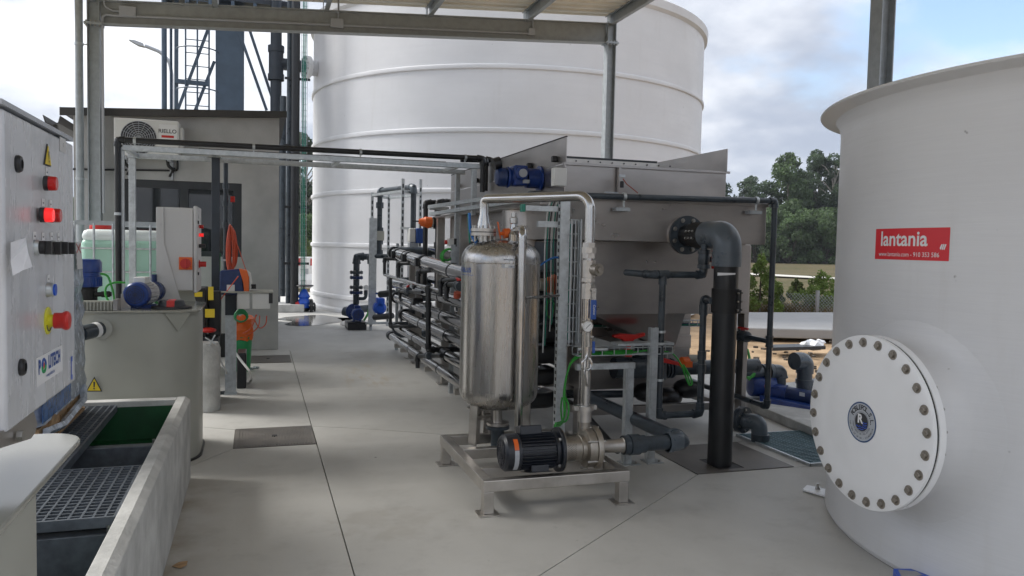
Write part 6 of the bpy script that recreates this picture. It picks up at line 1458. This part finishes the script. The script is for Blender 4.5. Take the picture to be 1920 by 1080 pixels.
# red sticker on the shell
def onrc(th0, z0, rr): return lambda u, v: Vector((RC.x + rr * cos(th0 + u / rr), RC.y + rr * sin(th0 + u / rr), z0 + v))
ths, zs_ = radians(175.85), 1.5475; sw, sh_ = .475, .148
def stick(nm, u0, u1, v0, v1, m, rr):
    mb = MB(); prev = None; f = onrc(ths, zs_, rr)
    for i in range(17):
        u = u0 + (u1 - u0) * i / 16; cur = mb.vs([f(u, v0), f(u, v1)])
        if prev: mb.face([prev[0], cur[0], cur[1], prev[1]])
        prev = cur
    return build(nm, mb, m, T)
stick('red_sticker', -sw / 2, sw / 2, -sh_ / 2, sh_ / 2, 'red_sticker', RR + .0012)
text('sticker_lettering', 'lantania', .098, (0, 0, 0), (1, 0, 0), UP, 'label_white', T, mapf=onrc(ths - .022, zs_ + .022, RR + .0020), bold=.0018, sx=1.06)
text('sticker_lettering', 'www.lantania.com - 910 353 586', .030, (0, 0, 0), (1, 0, 0), UP, 'label_white', T, mapf=onrc(ths - .004, zs_ - .049, RR + .0020), sx=.98)
f = onrc(ths + .128, zs_ - .012, RR + .0020); lg = MB()
for k in range(3):
    u0 = -.012 + k * .0095; 
    for q in ([(u0 - .004, -.010 + .004 * (k == 0)), (u0 + .002, -.013), (u0 + .011, .011), (u0 + .005, .013)],): lg.poly([f(u, v) for u, v in q])
build('sticker_logo', lg, 'label_white', T, smooth=False)
T = thing('anchor_bracket', 'flat white anchor plate with a bolt at the foot of the white tank', 'bracket', (3.326, 4.063, 0.000))
build('plate', MB().prism([(3.252, 4.056, 0.008), (3.338, 4.124, 0.008), (3.420, 3.992, 0.008), (3.317, 3.868, 0.008)], (0, 0, .010)), 'grp_cover', T, smooth=False)
hb = MB(); q = Vector((3.345, 4.033, 0.018)); hexbolt(hb, q, (0, 0, 1), .016, .012); hb.cyl(q, q + Vector((0, 0, .035)), .008, n=10); build('bolt', hb, 'steel_bolt', T)
T = thing('blue_box', 'blue box with strips of pale tape lying at the bottom edge before the white tank', 'box', (2.801, 2.767, 0.050))
a = [(2.778, 2.822, 0.060), (2.858, 2.800, 0.060), (2.891, 2.677, 0.060), (2.661, 2.654, 0.060)]
build('box', MB().prism([Vector(p) - Vector((0, 0, .058)) for p in a], (0, 0, .058)), 'blue_bright', T, smooth=False, bevel=.002)
build('tape', MB().poly([(2.788, 2.804, 0.061), (2.856, 2.767, 0.061), (2.851, 2.726, 0.061), (2.733, 2.722, 0.061)]), 'concrete_white', T, smooth=False)

# ================= BLUE PUMP ON THE RIGHT =================
T = thing('concrete_plinth', 'low concrete pump plinth behind the floor grating', 'plinth', (5.0, 6.2, 0))
build('block', MB().prism([(4.385, 6.170, 0.000), (4.230, 4.958, 0.000), (5.68, 5.0, 0), (5.68, 7.2, 0), (4.55, 6.9, 0)], (0, 0, .085)), 'concrete_rough', T, smooth=False, bevel=.01)
T = thing('progressive_pump', 'long dark blue pump on a blue base plate on the right plinth', 'pump', (5.0, 6.3, .16))
yb_ = 6.25
def bp(px, py, y=6.25): pass
base = [(4.517, 6.300, 0.135), (4.846, 5.700, 0.093), (4.767, 5.600, -0.000), (4.451, 6.200, 0.041)]
build('base_plate', MB().prism(base, (.18, .25, 0)), 'blue_motor', T, smooth=False, bevel=.004)
build('pump_body', MB().cyl((4.719, 6.350, 0.149), (5.013, 5.900, 0.112), .085, n=24), 'blue_dark', T)
build('pump_head', MB().cyl((4.716, 6.350, 0.221), (4.723, 6.350, 0.066), .10, n=20).cyl((4.669, 6.380, 0.145), (4.784, 6.250, 0.139), .098, n=20), 'blue_motor', T)
build('drive_motor', MB().lathe([(.03, 0), (.10, .02), (.11, .05), (.11, .22), (.09, .26)], (4.488, 6.450, 0.211), (1, -.2, 0), n=24), 'blue_motor', T)
build('terminal_box', MB().box(4.434, 4.517, 6.35, 6.5, 0.334, 0.396), 'blue_motor', T, smooth=False)
build('data_plate', MB().prism([(4.730, 6.000, 0.218), (4.789, 6.000, 0.206), (4.791, 6.000, 0.171), (4.732, 6.000, 0.183)], (0, .002, 0)), 'badge_grey', T, smooth=False)
build('red_mark', MB().cyl((4.523, 6.200, 0.244), (4.500, 6.160, 0.252), .025, n=12), 'red_plastic', T)
build('bolt', MB().cyl((4.646, 5.850, 0.017), (4.643, 5.850, 0.075), .012, n=8), 'steel_bolt', T)
T = thing('delivery_pipe', 'dark grey delivery pipe bending down into the blue pump', 'pipe', (4.9, 6.5, .5))
pvc_run(T, [(4.406, 6.400, 0.351), (4.808, 6.400, 0.339), (4.814, 6.400, 0.219)], .058, 'pvc_light', n=18)
for px in (1428, 1436, 1450):
    q = Vector((4.602 + (px - 1428) * .0047, 6.4, 0.345)); build('union_ring', MB().cyl(q, q + Vector((.02, 0, 0)), .074, n=20), 'pvc', T)
T = thing('vent_elbow', 'thick grey plastic vent pipe with a swan neck elbow beyond the blue pump', 'pipe', (5.4, 6.4, 0))
v0 = Vector((5.017, 6.300, 0.126)); v0.z = 0; v1 = Vector((4.996, 6.300, 0.437)); v1.x = v0.x
e = MB(); e.cyl(v0, Vector((v0.x, v0.y, v1.z - .06)), .072, n=22); build('pipe', e, 'pvc_light', T)
e = MB(); e.sweep(rounded([Vector((v0.x, v0.y, v1.z - .10)), v1 + Vector((0, 0, .02)), v1 + Vector((-.14, -.02, .02))], .11, 8), .083, 22); build('elbow', e, 'pvc_light', T)
build('socket', MB().cyl(Vector((v0.x, v0.y, v1.z - .20)), Vector((v0.x, v0.y, v1.z - .16)), .083, n=22), 'pvc_light', T)
tag(build('pipe_stub', MB().cyl((5.109, 6.300, 0.268), (5.117, 6.300, 0.096), .07, n=18), 'pvc_light'), 'short open grey pipe stub beside the swan neck vent pipe', 'pipe')
cable('green_cable', 'green hose standing up beside the right tank leg above the blue motor', [(4.709, 6.800, 0.506), (4.703, 6.750, 0.432), (4.666, 6.700, 0.344)], .014, 'green_cable')
cable('green_cable', 'pale green cable looping against the blue drive motor', [(4.369, 6.300, 0.312), (4.438, 6.300, 0.320), (4.449, 6.300, 0.350), (4.379, 6.280, 0.295)], .012, 'green_cable')
tag(build('timber_plank', MB().prism([(7.638, 10.373, 0.000), (8.602, 10.426, 0.000), (8.389, 10.068, 0.000), (7.392, 10.037, 0.000)], (0, 0, .05)), 'frame_dark', smooth=False), 'dark flat plank lying on the bare sand', 'plank')
b = MB(); b.ball((8.333, 10.274, 0.050), .14, n=10, m=6, sc=(1.4, 1, .55))
for v in b.bm.verts: v.co += Vector((random.uniform(-.04, .04), random.uniform(-.04, .04), random.uniform(-.03, .03)))
tag(build('plastic_sheet', b, 'plastic_bag', smooth=False), 'crumpled white plastic sheet lying on the sand', 'plastic sheet')
db = MB()
for k in range(60):
    c = Vector((random.uniform(6.5, 9.8), random.uniform(7.5, 11.3), -.03)); s_ = random.uniform(.008, .025)
    db.obox(c, (cos(k), sin(k), 0), (-sin(k), cos(k), 0), (0, 0, 1), s_ * 1.6, s_, s_ * .7)
build('rubble', db, 'bark', smooth=False)['kind'] = 'stuff'
tag(build('timber_plank', MB().prism([(12.474, 15.496, 0.000), (13.023, 15.737, 0.000), (12.803, 15.195, 0.000), (12.316, 14.969, 0.000)], (0, 0, .07)), 'wood', smooth=False), 'pale wooden board lying beyond the concrete apron by the wire fence', 'plank')

# ================= FAR LEFT EQUIPMENT BY THE BIG TANK =================
T = thing('slotted_frame', 'tall galvanised slotted frame carrying dark pipes before the big white tank', 'pipe frame', (2.1, 13.5, 0))
YS = 13.6
def slotpost(px0, py_top, y, z0=0., w=.045):
    x = px0; build('post', MB().cprof((x, y, z0), (x, y, py_top), w, w, .004, up=(0, 1, 0)), 'galv', T, smooth=False)
    s_ = MB(); k = int((py_top - .1) / .10)
    for i in range(k): s_.box(x - .011, x + .011, y - w / 2 - .0025, y - w / 2 - .001, z0 + .06 + i * .10, z0 + .12 + i * .10)
    build('slot', s_, 'dark_print', T, smooth=False)['kind'] = 'stuff'
xs4 = [1.852, 2.245, 2.131, 2.546]
slotpost(xs4[0], 2.358, 13.6); slotpost(xs4[1], 2.395, 14.3); slotpost(xs4[2], 2.502, 12.2); slotpost(xs4[3], 2.564, 12.9)
build('cover_channel', MB().box(1.798, 1.925, 13.50, 13.55, .12, 1.920), 'galv', T, smooth=False)
za = 2.312
for a, b in (((xs4[0], 13.6), (xs4[2], 12.2)), ((xs4[1], 14.3), (xs4[3], 12.9)), ((xs4[0], 13.6), (xs4[1], 14.3)), ((xs4[2], 12.2), (xs4[3], 12.9))):
    build('top_rail', MB().bar((a[0], a[1], za), (b[0], b[1], za + .0), .04, .04), 'galv', T, smooth=False)
build('base_rail', MB().box(1.759, 2.452, 13.55, 13.62, .10, .14), 'galv', T, smooth=False)
T = thing('tall_pipework', 'dark plastic pipe rising through the slotted frame with valves and flanges', 'pipes', (2.1, 13.2, 0))
u0 = Vector((1.997, 13.700, 1.294)); u1 = Vector((1.983, 13.700, 2.397)); u1.x = u0.x
w0 = Vector((2.338, 12.4, u1.z)); 
pvc_run(T, [u0, u1, w0, Vector((w0.x, 12.4, .6))], .045, 'pvc', n=16, elbow_mat='pvc_light')
for py in (385, 443, 452, 472): 
    z = {385: 2.150, 443: 1.718, 452: 1.525, 472: 1.331}[py]; b = MB(); b.cyl((u0.x, 13.7, z - .05), (u0.x, 13.7, z + .05), .066, n=16); build('union', b, 'pvc', T)
z = 1.626; build('flow_sensor', MB().box(u0.x - .07, u0.x + .07, 13.62, 13.78, z - .08, z + .08), 'pp', T, smooth=False)
hz = u0.z
pvc_run(T, [Vector((1.820, 13.600, 1.137)), Vector((1.818, 13.600, 1.274)), Vector((2.218, 13.300, 1.278))], .04, 'pvc')
T = thing('booster_pump', 'blue booster pump on a dark block with flanged vertical pipe before the big tank', 'pump', (1.6, 13.5, 0))
b0_ = Vector((1.634, 13.607, 0.000))
build('block', MB().box(b0_.x - .17, b0_.x + .15, b0_.y, b0_.y + .5, 0, .13), 'hdpe', T, bevel=.01)
m0 = Vector((b0_.x - .0, b0_.y - .05, .27)); motor(T, m0, (0, 1, 0), .105, .36, 'blue_motor', 'blue_motor', (0, 0, 1), 16, .03)
build('volute', MB().lathe([(.10, 0), (.14, .02), (.14, .10), (.1, .12)], m0 + Vector((-.03, .36, .02)), (0, 1, 0), n=24), 'blue_motor', T)
vx_ = 1.634; vz = 1.256
pvc_run(T, [(vx_, 13.9, .42), (vx_, 13.9, vz), (1.952, 13.9, vz)], .055, 'pvc', n=16)
for py in (0, 1): z = (0.940, 0.679)[py]; flange_pair(T, (vx_, 13.9, z + .04), (0, 0, 1), .06, .115, .02, 'pvc', 8); flange_pair(T, (vx_, 13.9, z - .05), (0, 0, 1), .06, .115, .02, 'blue_dark', 8)
pvc_run(T, [(1.448, 14.100, 0.289), (1.645, 13.950, 0.235)], .08, 'pvc_light', n=18); build('suction_pipe', MB().cyl((1.505, 14.200, 0.290), (2.061, 14.600, 0.303), .07, n=18), 'pvc', T)
build('gauge_arm', MB().tube([(1.661, 13.800, 0.528), (1.789, 13.800, 0.528), (1.788, 13.800, 0.639)], .03, .05), 'pvc', T); build('gauge', MB().cyl((1.787, 13.800, 0.723), Vector((1.787, 13.800, 0.723)) - Vector((0, .05, 0)), .045, n=18), 'gauge_face', T)
build('gauge_stem', MB().cyl((1.788, 13.800, 0.593), (1.788, 13.800, 0.676), .035, n=10), 'pvc', T)
T = thing('blue_pump_head', 'bright blue pump head with dark pipe beside the tube rack far end', 'pump', (1.924, 13.000, 0.319))
build('casing', MB().lathe([(.07, 0), (.105, .03), (.11, .14), (.08, .18), (.07, .34)], (1.923, 13.000, 0.425), (0, 1, 0), n=24), 'blue_bright', T); build('outlet', MB().box(1.869, 2.000, 13.0, 13.2, 0.451, 0.593), 'blue_bright', T, bevel=.02)
build('pipe', MB().cyl((1.851, 13.100, 0.266), (2.053, 12.600, 0.337), .05, n=14), 'hdpe', T); build('valve', MB().cyl((1.905, 12.900, 0.661), (2.074, 12.600, 0.706), .055, n=14), 'hdpe', T); build('purple_lever', MB().bar((1.827, 12.900, 0.678), (1.931, 12.900, 0.670), .03, .03), 'blue_print', T, smooth=False)
cable('green_hose', 'short green hose bent behind the blue booster pump', [(1.740, 13.600, 0.174), (1.807, 13.700, 0.257), (1.838, 13.800, 0.322)], .02, 'green_cable')
# orange actuated valve and pipe pair at the far end of the flotation tank
T = thing('actuated_valve', 'orange pneumatic valve on a dark vertical pipe beside the flotation tank far end', 'valve', (1.75, 10.2, 1.2))
ya = 10.2; p1x = 2.252; p2x = 2.117
pvc_run(T, [(p1x, ya, .9), (p1x, ya, 2.053), (2.441, ya + .05, 2.060), (2.521, 8.2, 2.064)], .036, 'hdpe')
pvc_run(T, [(p2x, ya + .15, .9), (p2x, ya + .15, 2.047), (2.269, ya + .15, 2.058)], .034, 'hdpe')
zv = 1.781; b = MB(); b.lathe([(.010, -.33), (.010, -.235)], (p1x - .02, ya - .02, zv), (1, 0, -.05), n=10); build('valve_spindle', b, 'black_plastic', T)
b = MB(); b.lathe([(.030, -.24), (.034, -.23), (.058, -.17), (.068, -.16), (.068, -.075), (.05, -.06)], (p1x - .02, ya - .02, zv), (1, 0, -.05), n=24); build('actuator', b, 'orange', T)
for k in range(4):
    a = k * pi / 2; build('actuator_rib', MB().bar(Vector((p1x - .24, ya - .02, zv)) + Vector((0, cos(a), sin(a))) * .036, Vector((p1x - .12, ya - .02, zv)) + Vector((0, cos(a), sin(a))) * .070, .014, .014), 'orange', T, smooth=False)
build('valve_body', MB().cyl((p1x, ya, zv - .08), (p1x, ya, zv + .08), .062, n=16).cyl((p1x - .10, ya, zv), (p1x + .03, ya, zv), .055, n=16), 'hdpe', T)
build('valve_collar', MB().cyl((p1x - .105, ya, zv), (p1x - .07, ya, zv), .075, n=18), 'steel_bolt', T)
for z in (1.941, 1.486): b = MB(); b.cyl((p1x, ya, z - .04), (p1x, ya, z + .04), .05, n=14); build('coupling', b, 'hdpe', T)
T = thing('metering_unit', 'grey and blue metering unit hung beside the orange pneumatic valve', 'controller', (1.75, 11, 1.1))
build('grey_housing', MB().box(2.010, 2.094, 10.9, 11.1, 1.522, 1.716), 'white_plastic', T, bevel=.01); build('blue_housing', MB().box(2.097, 2.215, 10.88, 11.1, 1.509, 1.718), 'blue_print', T, bevel=.01)
build('mounting_post', MB().box(2.014, 2.135, 10.92, 11.08, .6, 1.514), 'badge_grey', T, smooth=False); build('bracket', MB().bar((1.938, 11.200, 1.717), (2.024, 11.000, 1.716), .03, .03), 'galv', T, smooth=False)
T = thing('strut_arm', 'pair of galvanised strut arms carrying pipes beside the flotation tank', 'strut', (2.0, 9.2, 1.9))
build('arm', MB().bar((2.071, 9.9, 1.972), (2.12, 7.2, 1.972 - .02), .041, .041), 'galv', T, smooth=False); build('arm', MB().bar((2.050, 9.8, 1.952), (2.3, 9.8, 1.952), .041, .041), 'galv', T, smooth=False)
# gate valve by the riser plinth
T = thing('gate_valve', 'blue gate valve with black handwheel on the dark pipe at the big tank foot', 'valve', (0.941, 17.400, 0.274))
gz_ = 0.079; gx = 0.941
build('body', MB().lathe([(.12, gz_), (.14, gz_ + .12), (.10, gz_ + .2), (.13, gz_ + .24), (.09, gz_ + .32), (.05, gz_ + .40)], (gx, 17.4, 0), n=20), 'blue_bright', T); build('handwheel', MB().lathe([(.02, gz_ + .46), (.19, gz_ + .46), (.20, gz_ + .475), (.19, gz_ + .49), (.02, gz_ + .49)], (gx, 17.4, 0), n=24), 'black_plastic', T); build('stem', MB().cyl((gx, 17.4, gz_ + .38), (gx, 17.4, gz_ + .5), .02, n=8), 'steel_bolt', T)
build('pipe', MB().cyl((0.754, 17.4, gz_), (1.164, 17.5, gz_), .11, n=16), 'hdpe', T)
flange_pair(T, (1.086, 17.4, gz_), (1, 0, 0), .1, .19, .03, 'hdpe', 8); build('red_ring', MB().cyl((gx - .18, 17.4, gz_ + .04), (gx - .1, 17.4, gz_ + .04), .115, n=16), 'red_plastic', T)
# road barriers
def barrier(x, y, label):
    T = thing('road_barrier', label, 'barrier', (x, y, 0), 'white and red plastic barriers beyond the risers')
    b = MB(); b.prism([(x - .9, y - .25, .0), (x - .9, y + .25, 0), (x - .9, y + .2, .25), (x - .9, y + .08, .45), (x - .9, y + .08, 1.0), (x - .9, y - .08, 1.0), (x - .9, y - .08, .45), (x - .9, y - .2, .25)], (1.8, 0, 0)); build('barrier_body', b, 'grp_cover', T, smooth=False, bevel=.03)
    for k in (-.62, 0, .62): build('red_reflector', MB().box(x + k - .16, x + k + .16, y - .092, y - .082, .72, .95), 'red_plastic', T, smooth=False)
    s_ = MB()
    for k in range(5): xx = x - .7 + .35 * k; s_.box(xx - .05, xx + .05, y - .09, y - .083, .25, .62)
    build('recess', s_, 'badge_grey', T, smooth=False)['kind'] = 'stuff'
bx_ = 1.260
barrier(bx_ - .1, 26.5, 'white plastic road barrier with red panels nearest the big tank edge'); barrier(bx_ - 1.98, 26.6, 'white plastic road barrier with red panels partly behind the dark riser pipes')

# ================= VEGETATION =================
def leaf(mb, c, s, rnd):
    a = Vector((rnd.gauss(0, 1), rnd.gauss(0, 1), rnd.gauss(0, 1))).normalized(); b = a.orthogonal().normalized(); b = Quaternion(a, rnd.uniform(0, 6.3)) @ b; d = a.cross(b)
    l = s * rnd.uniform(.7, 1.3); w = s * rnd.uniform(.35, .6)
    mb.face([mb.bm.verts.new(c + b * l), mb.bm.verts.new(c + d * w), mb.bm.verts.new(c - b * l), mb.bm.verts.new(c - d * w)])
def crown_mesh(blobs, n, s, seed, m, flat=1.0):
    rnd = random.Random(seed); mb = MB(); tot = sum(r ** 2 for _, r in blobs)
    for c, r in blobs:
        for i in range(int(n * r * r / tot)):
            v = Vector((rnd.gauss(0, 1), rnd.gauss(0, 1), rnd.gauss(0, 1))).normalized() * (r * rnd.uniform(.55, 1.08) ** .7)
            v.z *= flat; leaf(mb, V3(c) + v, s, rnd)
    return mb
def tree_proto(nm, cat, label, blobs, n, s, seed, leafm, trunk, trunkm, x, y, group, flat=1.0, z0=0.):
    T = thing(nm, label, cat, (x, y, z0), group)
    t = MB()
    for pts, r in trunk: t.sweep([V3(p) for p in pts], r, 7)
    build('trunk', t, trunkm, None); o = C.objects[-1]
    cr = build('crown', crown_mesh(blobs, n, s, seed, leafm, flat), leafm, None, smooth=False)
    for q in (o, cr):
        q.parent = T
    return T
rnd = random.Random(5)
def euc(seed, h, spread):
    r = random.Random(seed); bl = []; tr = []; k = r.randint(3, 5)
    tr.append(([(0, 0, -1), (.1, 0, h * .3), (.25 * r.uniform(-1, 1), .1, h * .55), (.5 * r.uniform(-1, 1), 0, h * .9)], [.28, .22, .16, .05]))
    for i in range(30):
        a = r.uniform(0, 6.28); t = i / 29; zz = h * (.38 + .62 * t); rad = spread * (1.0 - abs(t - .55) * .9) * r.uniform(.15, 1)
        c = (cos(a) * rad, sin(a) * rad, zz); bl.append((c, r.uniform(.55, 1.15) * spread / 4.2))
        tr.append(([(0, 0, zz - h * .18), (c[0] * .5, c[1] * .5, zz - h * .06), c], [.10, .07, .03]))
    return bl, tr
def pine(seed, h, spread):
    r = random.Random(seed); bl = []; tr = [([(0, 0, -1), (.1, 0, h * .5), (0, 0, h * .95)], [.22, .15, .05])]
    for i in range(60):
        t = i / 59; zz = h * (.08 + .90 * t); rad = spread * (1 - t) ** .5 * r.uniform(.3, 1.05); a = r.uniform(0, 6.28)
        bl.append(((cos(a) * rad, sin(a) * rad, zz), spread * (.30 - .14 * t) * r.uniform(.6, 1.25)))
    return bl, tr
def shrub(seed, h, spread):
    r = random.Random(seed); bl = []; tr = []
    for i in range(34):
        a = r.uniform(0, 6.28); zz = h * r.uniform(.05, .95); rad = spread * r.uniform(.1, 1.0) * (1.05 - zz / h * .6); c = (cos(a) * rad, sin(a) * rad, zz); bl.append((c, h * r.uniform(.09, .19))); tr.append(([(0, 0, 0), (c[0] * .6, c[1] * .6, zz * .6), c], [.09, .06, .03]))
    return bl, tr
CR = Vector((0.9516915, -0.30631739, 0)); CF = Vector((0.30703166, 0.9501979, 0))
def at(px, zc): p = CF * zc + CR * ((px - 960) / 1476.4 * zc); return p.x, p.y
def place_tree(src, px, zc, sc, label, rot=0.):
    x, y = at(px, zc); d = sqrt(x * x + y * y); z = -.06 + max(0, d - 70) * .012
    o = src if src is not None and not src.get('used') else copy_tree(src)
    o['used'] = 1; o.location = (x, y, z); o.scale = (sc, sc, sc); o.rotation_euler = (0, 0, rot); o['label'] = label
    return o
G1 = 'eucalyptus and pine trees of the wood edge beyond the field'
E1 = tree_proto('eucalyptus_tree', 'tree', 'x', *[euc(3, 15, 4.6)[0]], 7000, .21, 1, 'leaf_dark', euc(3, 15, 4.6)[1], 'bark_pale', 0, 0, G1, .75)
E2 = tree_proto('eucalyptus_tree', 'tree', 'x', euc(8, 16, 4.0)[0], 6500, .21, 2, 'leaf_dark', euc(8, 16, 4.0)[1], 'bark_pale', 0, 0, G1, .75)
PN = tree_proto('pine_tree', 'tree', 'x', pine(4, 13, 4.6)[0], 10500, .24, 3, 'leaf_mid', pine(4, 13, 4.6)[1], 'bark', 0, 0, G1, .8)
PN2 = tree_proto('pine_tree', 'tree', 'x', pine(9, 12, 5.2)[0], 10000, .24, 4, 'leaf_dark', pine(9, 12, 5.2)[1], 'bark', 0, 0, G1, .8)
SB = tree_proto('broadleaf_tree', 'tree', 'x', shrub(6, 6.5, 3.6)[0], 8000, .20, 5, 'leaf_mid', shrub(6, 6.5, 3.6)[1], 'bark', 0, 0, G1, .9)
for src, px, zc, sc, lab in (
    (E1, 1392, 98, .66, 'small airy tree just right of the flotation tank top, apart from the tall crowns'),
    (PN2, 1430, 96, .80, 'dense dark pine just right of the small airy tree in the wood'),
    (PN, 1470, 94, .99, 'tallest dense dark green pine crown in the wood'),
    (PN2, 1496, 99, .92, 'broad dark pine filling the gap right of the tallest pine'),
    (E2, 1527, 97, .82, 'airy eucalyptus with sky showing through, second from the white tank'),
    (E1, 1556, 95, .83, 'airy tall eucalyptus directly beside the white tank edge'),
    (E2, 1592, 97, .80, 'airy eucalyptus half hidden by the white tank'),
    (PN, 1640, 95, .9, 'pine standing hidden behind the white tank'), (E1, 1700, 96, .8, 'eucalyptus standing hidden behind the white tank'),
    (PN2, 1340, 97, .85, 'dark pine behind the right end of the flotation tank'), (PN2, 1260, 100, .8, 'dark pine behind the big storage tank edge')):
    place_tree(src, px, zc, sc, lab, rnd.uniform(0, 6))
for i, (px, zc, sc) in enumerate(((1385, 90, .8), (1415, 88, .78), (1447, 89, .92), (1478, 87, .85), (1508, 89, .95), (1540, 88, .88), (1568, 90, .95), (1610, 89, .9), (1660, 90, .9))):
    place_tree(SB if i % 2 == 0 else SB, px, zc, sc, ('low green tree at the wood edge, farthest left beside the tank corner', 'low green tree behind the thin dark drop pipe, left side', 'rounded low green tree just right of the thin dark drop pipe', 'low green tree in the middle of the wood edge', 'broad low green tree below the airy eucalyptus', 'low green tree near the white tank below the tall eucalyptus', 'low green tree touching the white tank edge', 'low green tree hidden behind the white tank', 'rightmost low green tree hidden behind the white tank')[i], rnd.uniform(0, 6))
for src, px, zc, sc, lab in ((E2, 571, 62, .60, 'tall dark tree in the narrow gap left of the big tank'), (PN, 545, 66, .55, 'dark pine glimpsed between the riser pipes'), (E1, 596, 70, .62, 'dark tree just hidden by the big tank edge'), (SB, 566, 48, .50, 'dark leafy shrub below the tall tree left of the big tank'), (SB, 590, 50, .45, 'leafy shrub behind the big tank edge'), (PN2, 500, 68, .5, 'pine hidden behind the grey plant building'), (PN, 430, 70, .5, 'pine hidden behind the plant building window')):
    place_tree(src, px, zc, sc, lab, rnd.uniform(0, 6))
# far wood behind the individual trees: reads as one mass
fw = MB(); rr = random.Random(21)
for i in range(9000):
    px = rr.uniform(-600, 2900); zc = rr.uniform(112, 150)
    if 600 < px < 1330 and rr.random() < .5: continue
    x, y = at(px, zc); z0 = (zc - 70) * .012; h = 5.5 + 3.0 * sin(px * .013) + 1.5 * sin(px * .041)
    leaf(fw, Vector((x, y, z0 + rr.uniform(0, h))), rr.uniform(.5, .9), rr)
build('far_wood', fw, 'leaf_dark', smooth=False)['kind'] = 'stuff'
# young pines in the field
def young(px, py, h, w, label, m='leaf_bright', seed=1):
    x, y = px, py; r = random.Random(seed); bl = []
    for i in range(26): t = i / 25; a = r.uniform(0, 6.28); rad = w * (1 - t ** 1.6 * .9) * r.uniform(.35, 1.15); bl.append(((cos(a) * rad, sin(a) * rad, h * (.10 + .84 * t) + r.uniform(-.05, .05)), w * (.40 - .25 * t) * r.uniform(.7, 1.2)))
    T = tree_proto('young_pine', 'young tree', label, bl, 4200, .04, seed, m, [([(0, 0, 0), (0, 0, h)], [.03, .008])] + [([(0, 0, h * .2 * k), (w * .7 * cos(k * 2), w * .7 * sin(k * 2), h * .2 * k + .12)], [.012, .004]) for k in range(1, 5)], 'bark', 0, 0, None, 1.2)
    T.location = (x, y, -.06); return T
young(*(11.783, 16.563, 0.000)[:2], 1.55, .46, 'tall bright green young pine behind the wire fence, left of the pair', seed=2)
young(*(13.101, 16.024, 0.000)[:2], 1.10, .52, 'low bushy bright green young pine near the white tank edge', seed=3)
young(*(16.444, 21.227, 0.000)[:2], .65, .28, 'small dull green sapling between the two young pines', 'leaf_olive', 4)
young(*(14.721, 19.876, 0.000)[:2], .60, .22, 'small sapling beside the white fence post', 'leaf_olive', 5)
for i, (px, zc) in enumerate(((571, 36), (558, 34), (585, 37), (549, 38))):
    x, y = at(px, zc); T = young(x, y, (1.9, 1.5, 1.6, 2.0)[i], (.9, .8, .9, .9)[i], ('olive bush above the road barriers left of the big tank', 'olive bush behind the dark riser pipes', 'olive bush at the big tank edge', 'tall olive bush beside the plant building corner')[i], 'leaf_olive', 10 + i)
# low wire fence with posts
T = thing('wire_fence', 'low sagging chain link fence along the field beyond the concrete apron', 'fence', (12.082, 15.806, 0.000))
fa, fb = Vector((11.861, 17.685, 0.000)), Vector((13.070, 14.143, 0.000)); d = fb - fa; L = d.length; fm = MB(); u = d.normalized()
k = int(L / .09)
for i in range(k):
    for s_ in (-1, 1):
        a = fa + u * (i * .09); b = a + u * (s_ * .50) ; fm.bar(a + Vector((0, 0, .02)), b + Vector((0, .03 * sin(i), .50)), .006, .006)
build('wire_mesh', fm, 'badge_grey', T, smooth=False)['kind'] = 'stuff'
for t in (.02, .30, .62, .93): q = fa + d * t; build('fence_post', MB().box(q.x - .035, q.x + .035, q.y - .03, q.y + .03, -.05, .60), 'concrete_white', T, smooth=False)
wd = MB()
for i in range(2600):
    t = rr.uniform(-.1, 1.1); q = fa + d * t + Vector((rr.uniform(-.2, .2), rr.uniform(.1, 1.6), 0)); h = rr.uniform(.08, .30)
    a = rr.uniform(0, 6.28); e = Vector((cos(a), sin(a), 0)) * .02
    wd.poly([q - e + Vector((0, 0, -.06)), q + e + Vector((0, 0, -.06)), q + Vector((rr.uniform(-.1, .1), rr.uniform(-.1, .1), h))])
build('dry_weeds', wd, 'dry_weed', smooth=False)['kind'] = 'stuff'


# light air: far trees pale a little
hz_ = bpy.data.materials.new('haze'); hz_.use_nodes = True; nt = hz_.node_tree; nt.nodes.clear()
pv = nt.nodes.new('ShaderNodeVolumePrincipled'); pv.inputs['Color'].default_value = (.86, .92, 1, 1); pv.inputs['Density'].default_value = .0004; pv.inputs['Anisotropy'].default_value = .2
ou = nt.nodes.new('ShaderNodeOutputMaterial'); nt.links.new(pv.outputs[0], ou.inputs['Volume']); MATS['haze'] = hz_
build('haze', MB().box(-1300, 1300, -1300, 1300, -1.3, 45), 'haze', smooth=False)['kind'] = 'stuff'
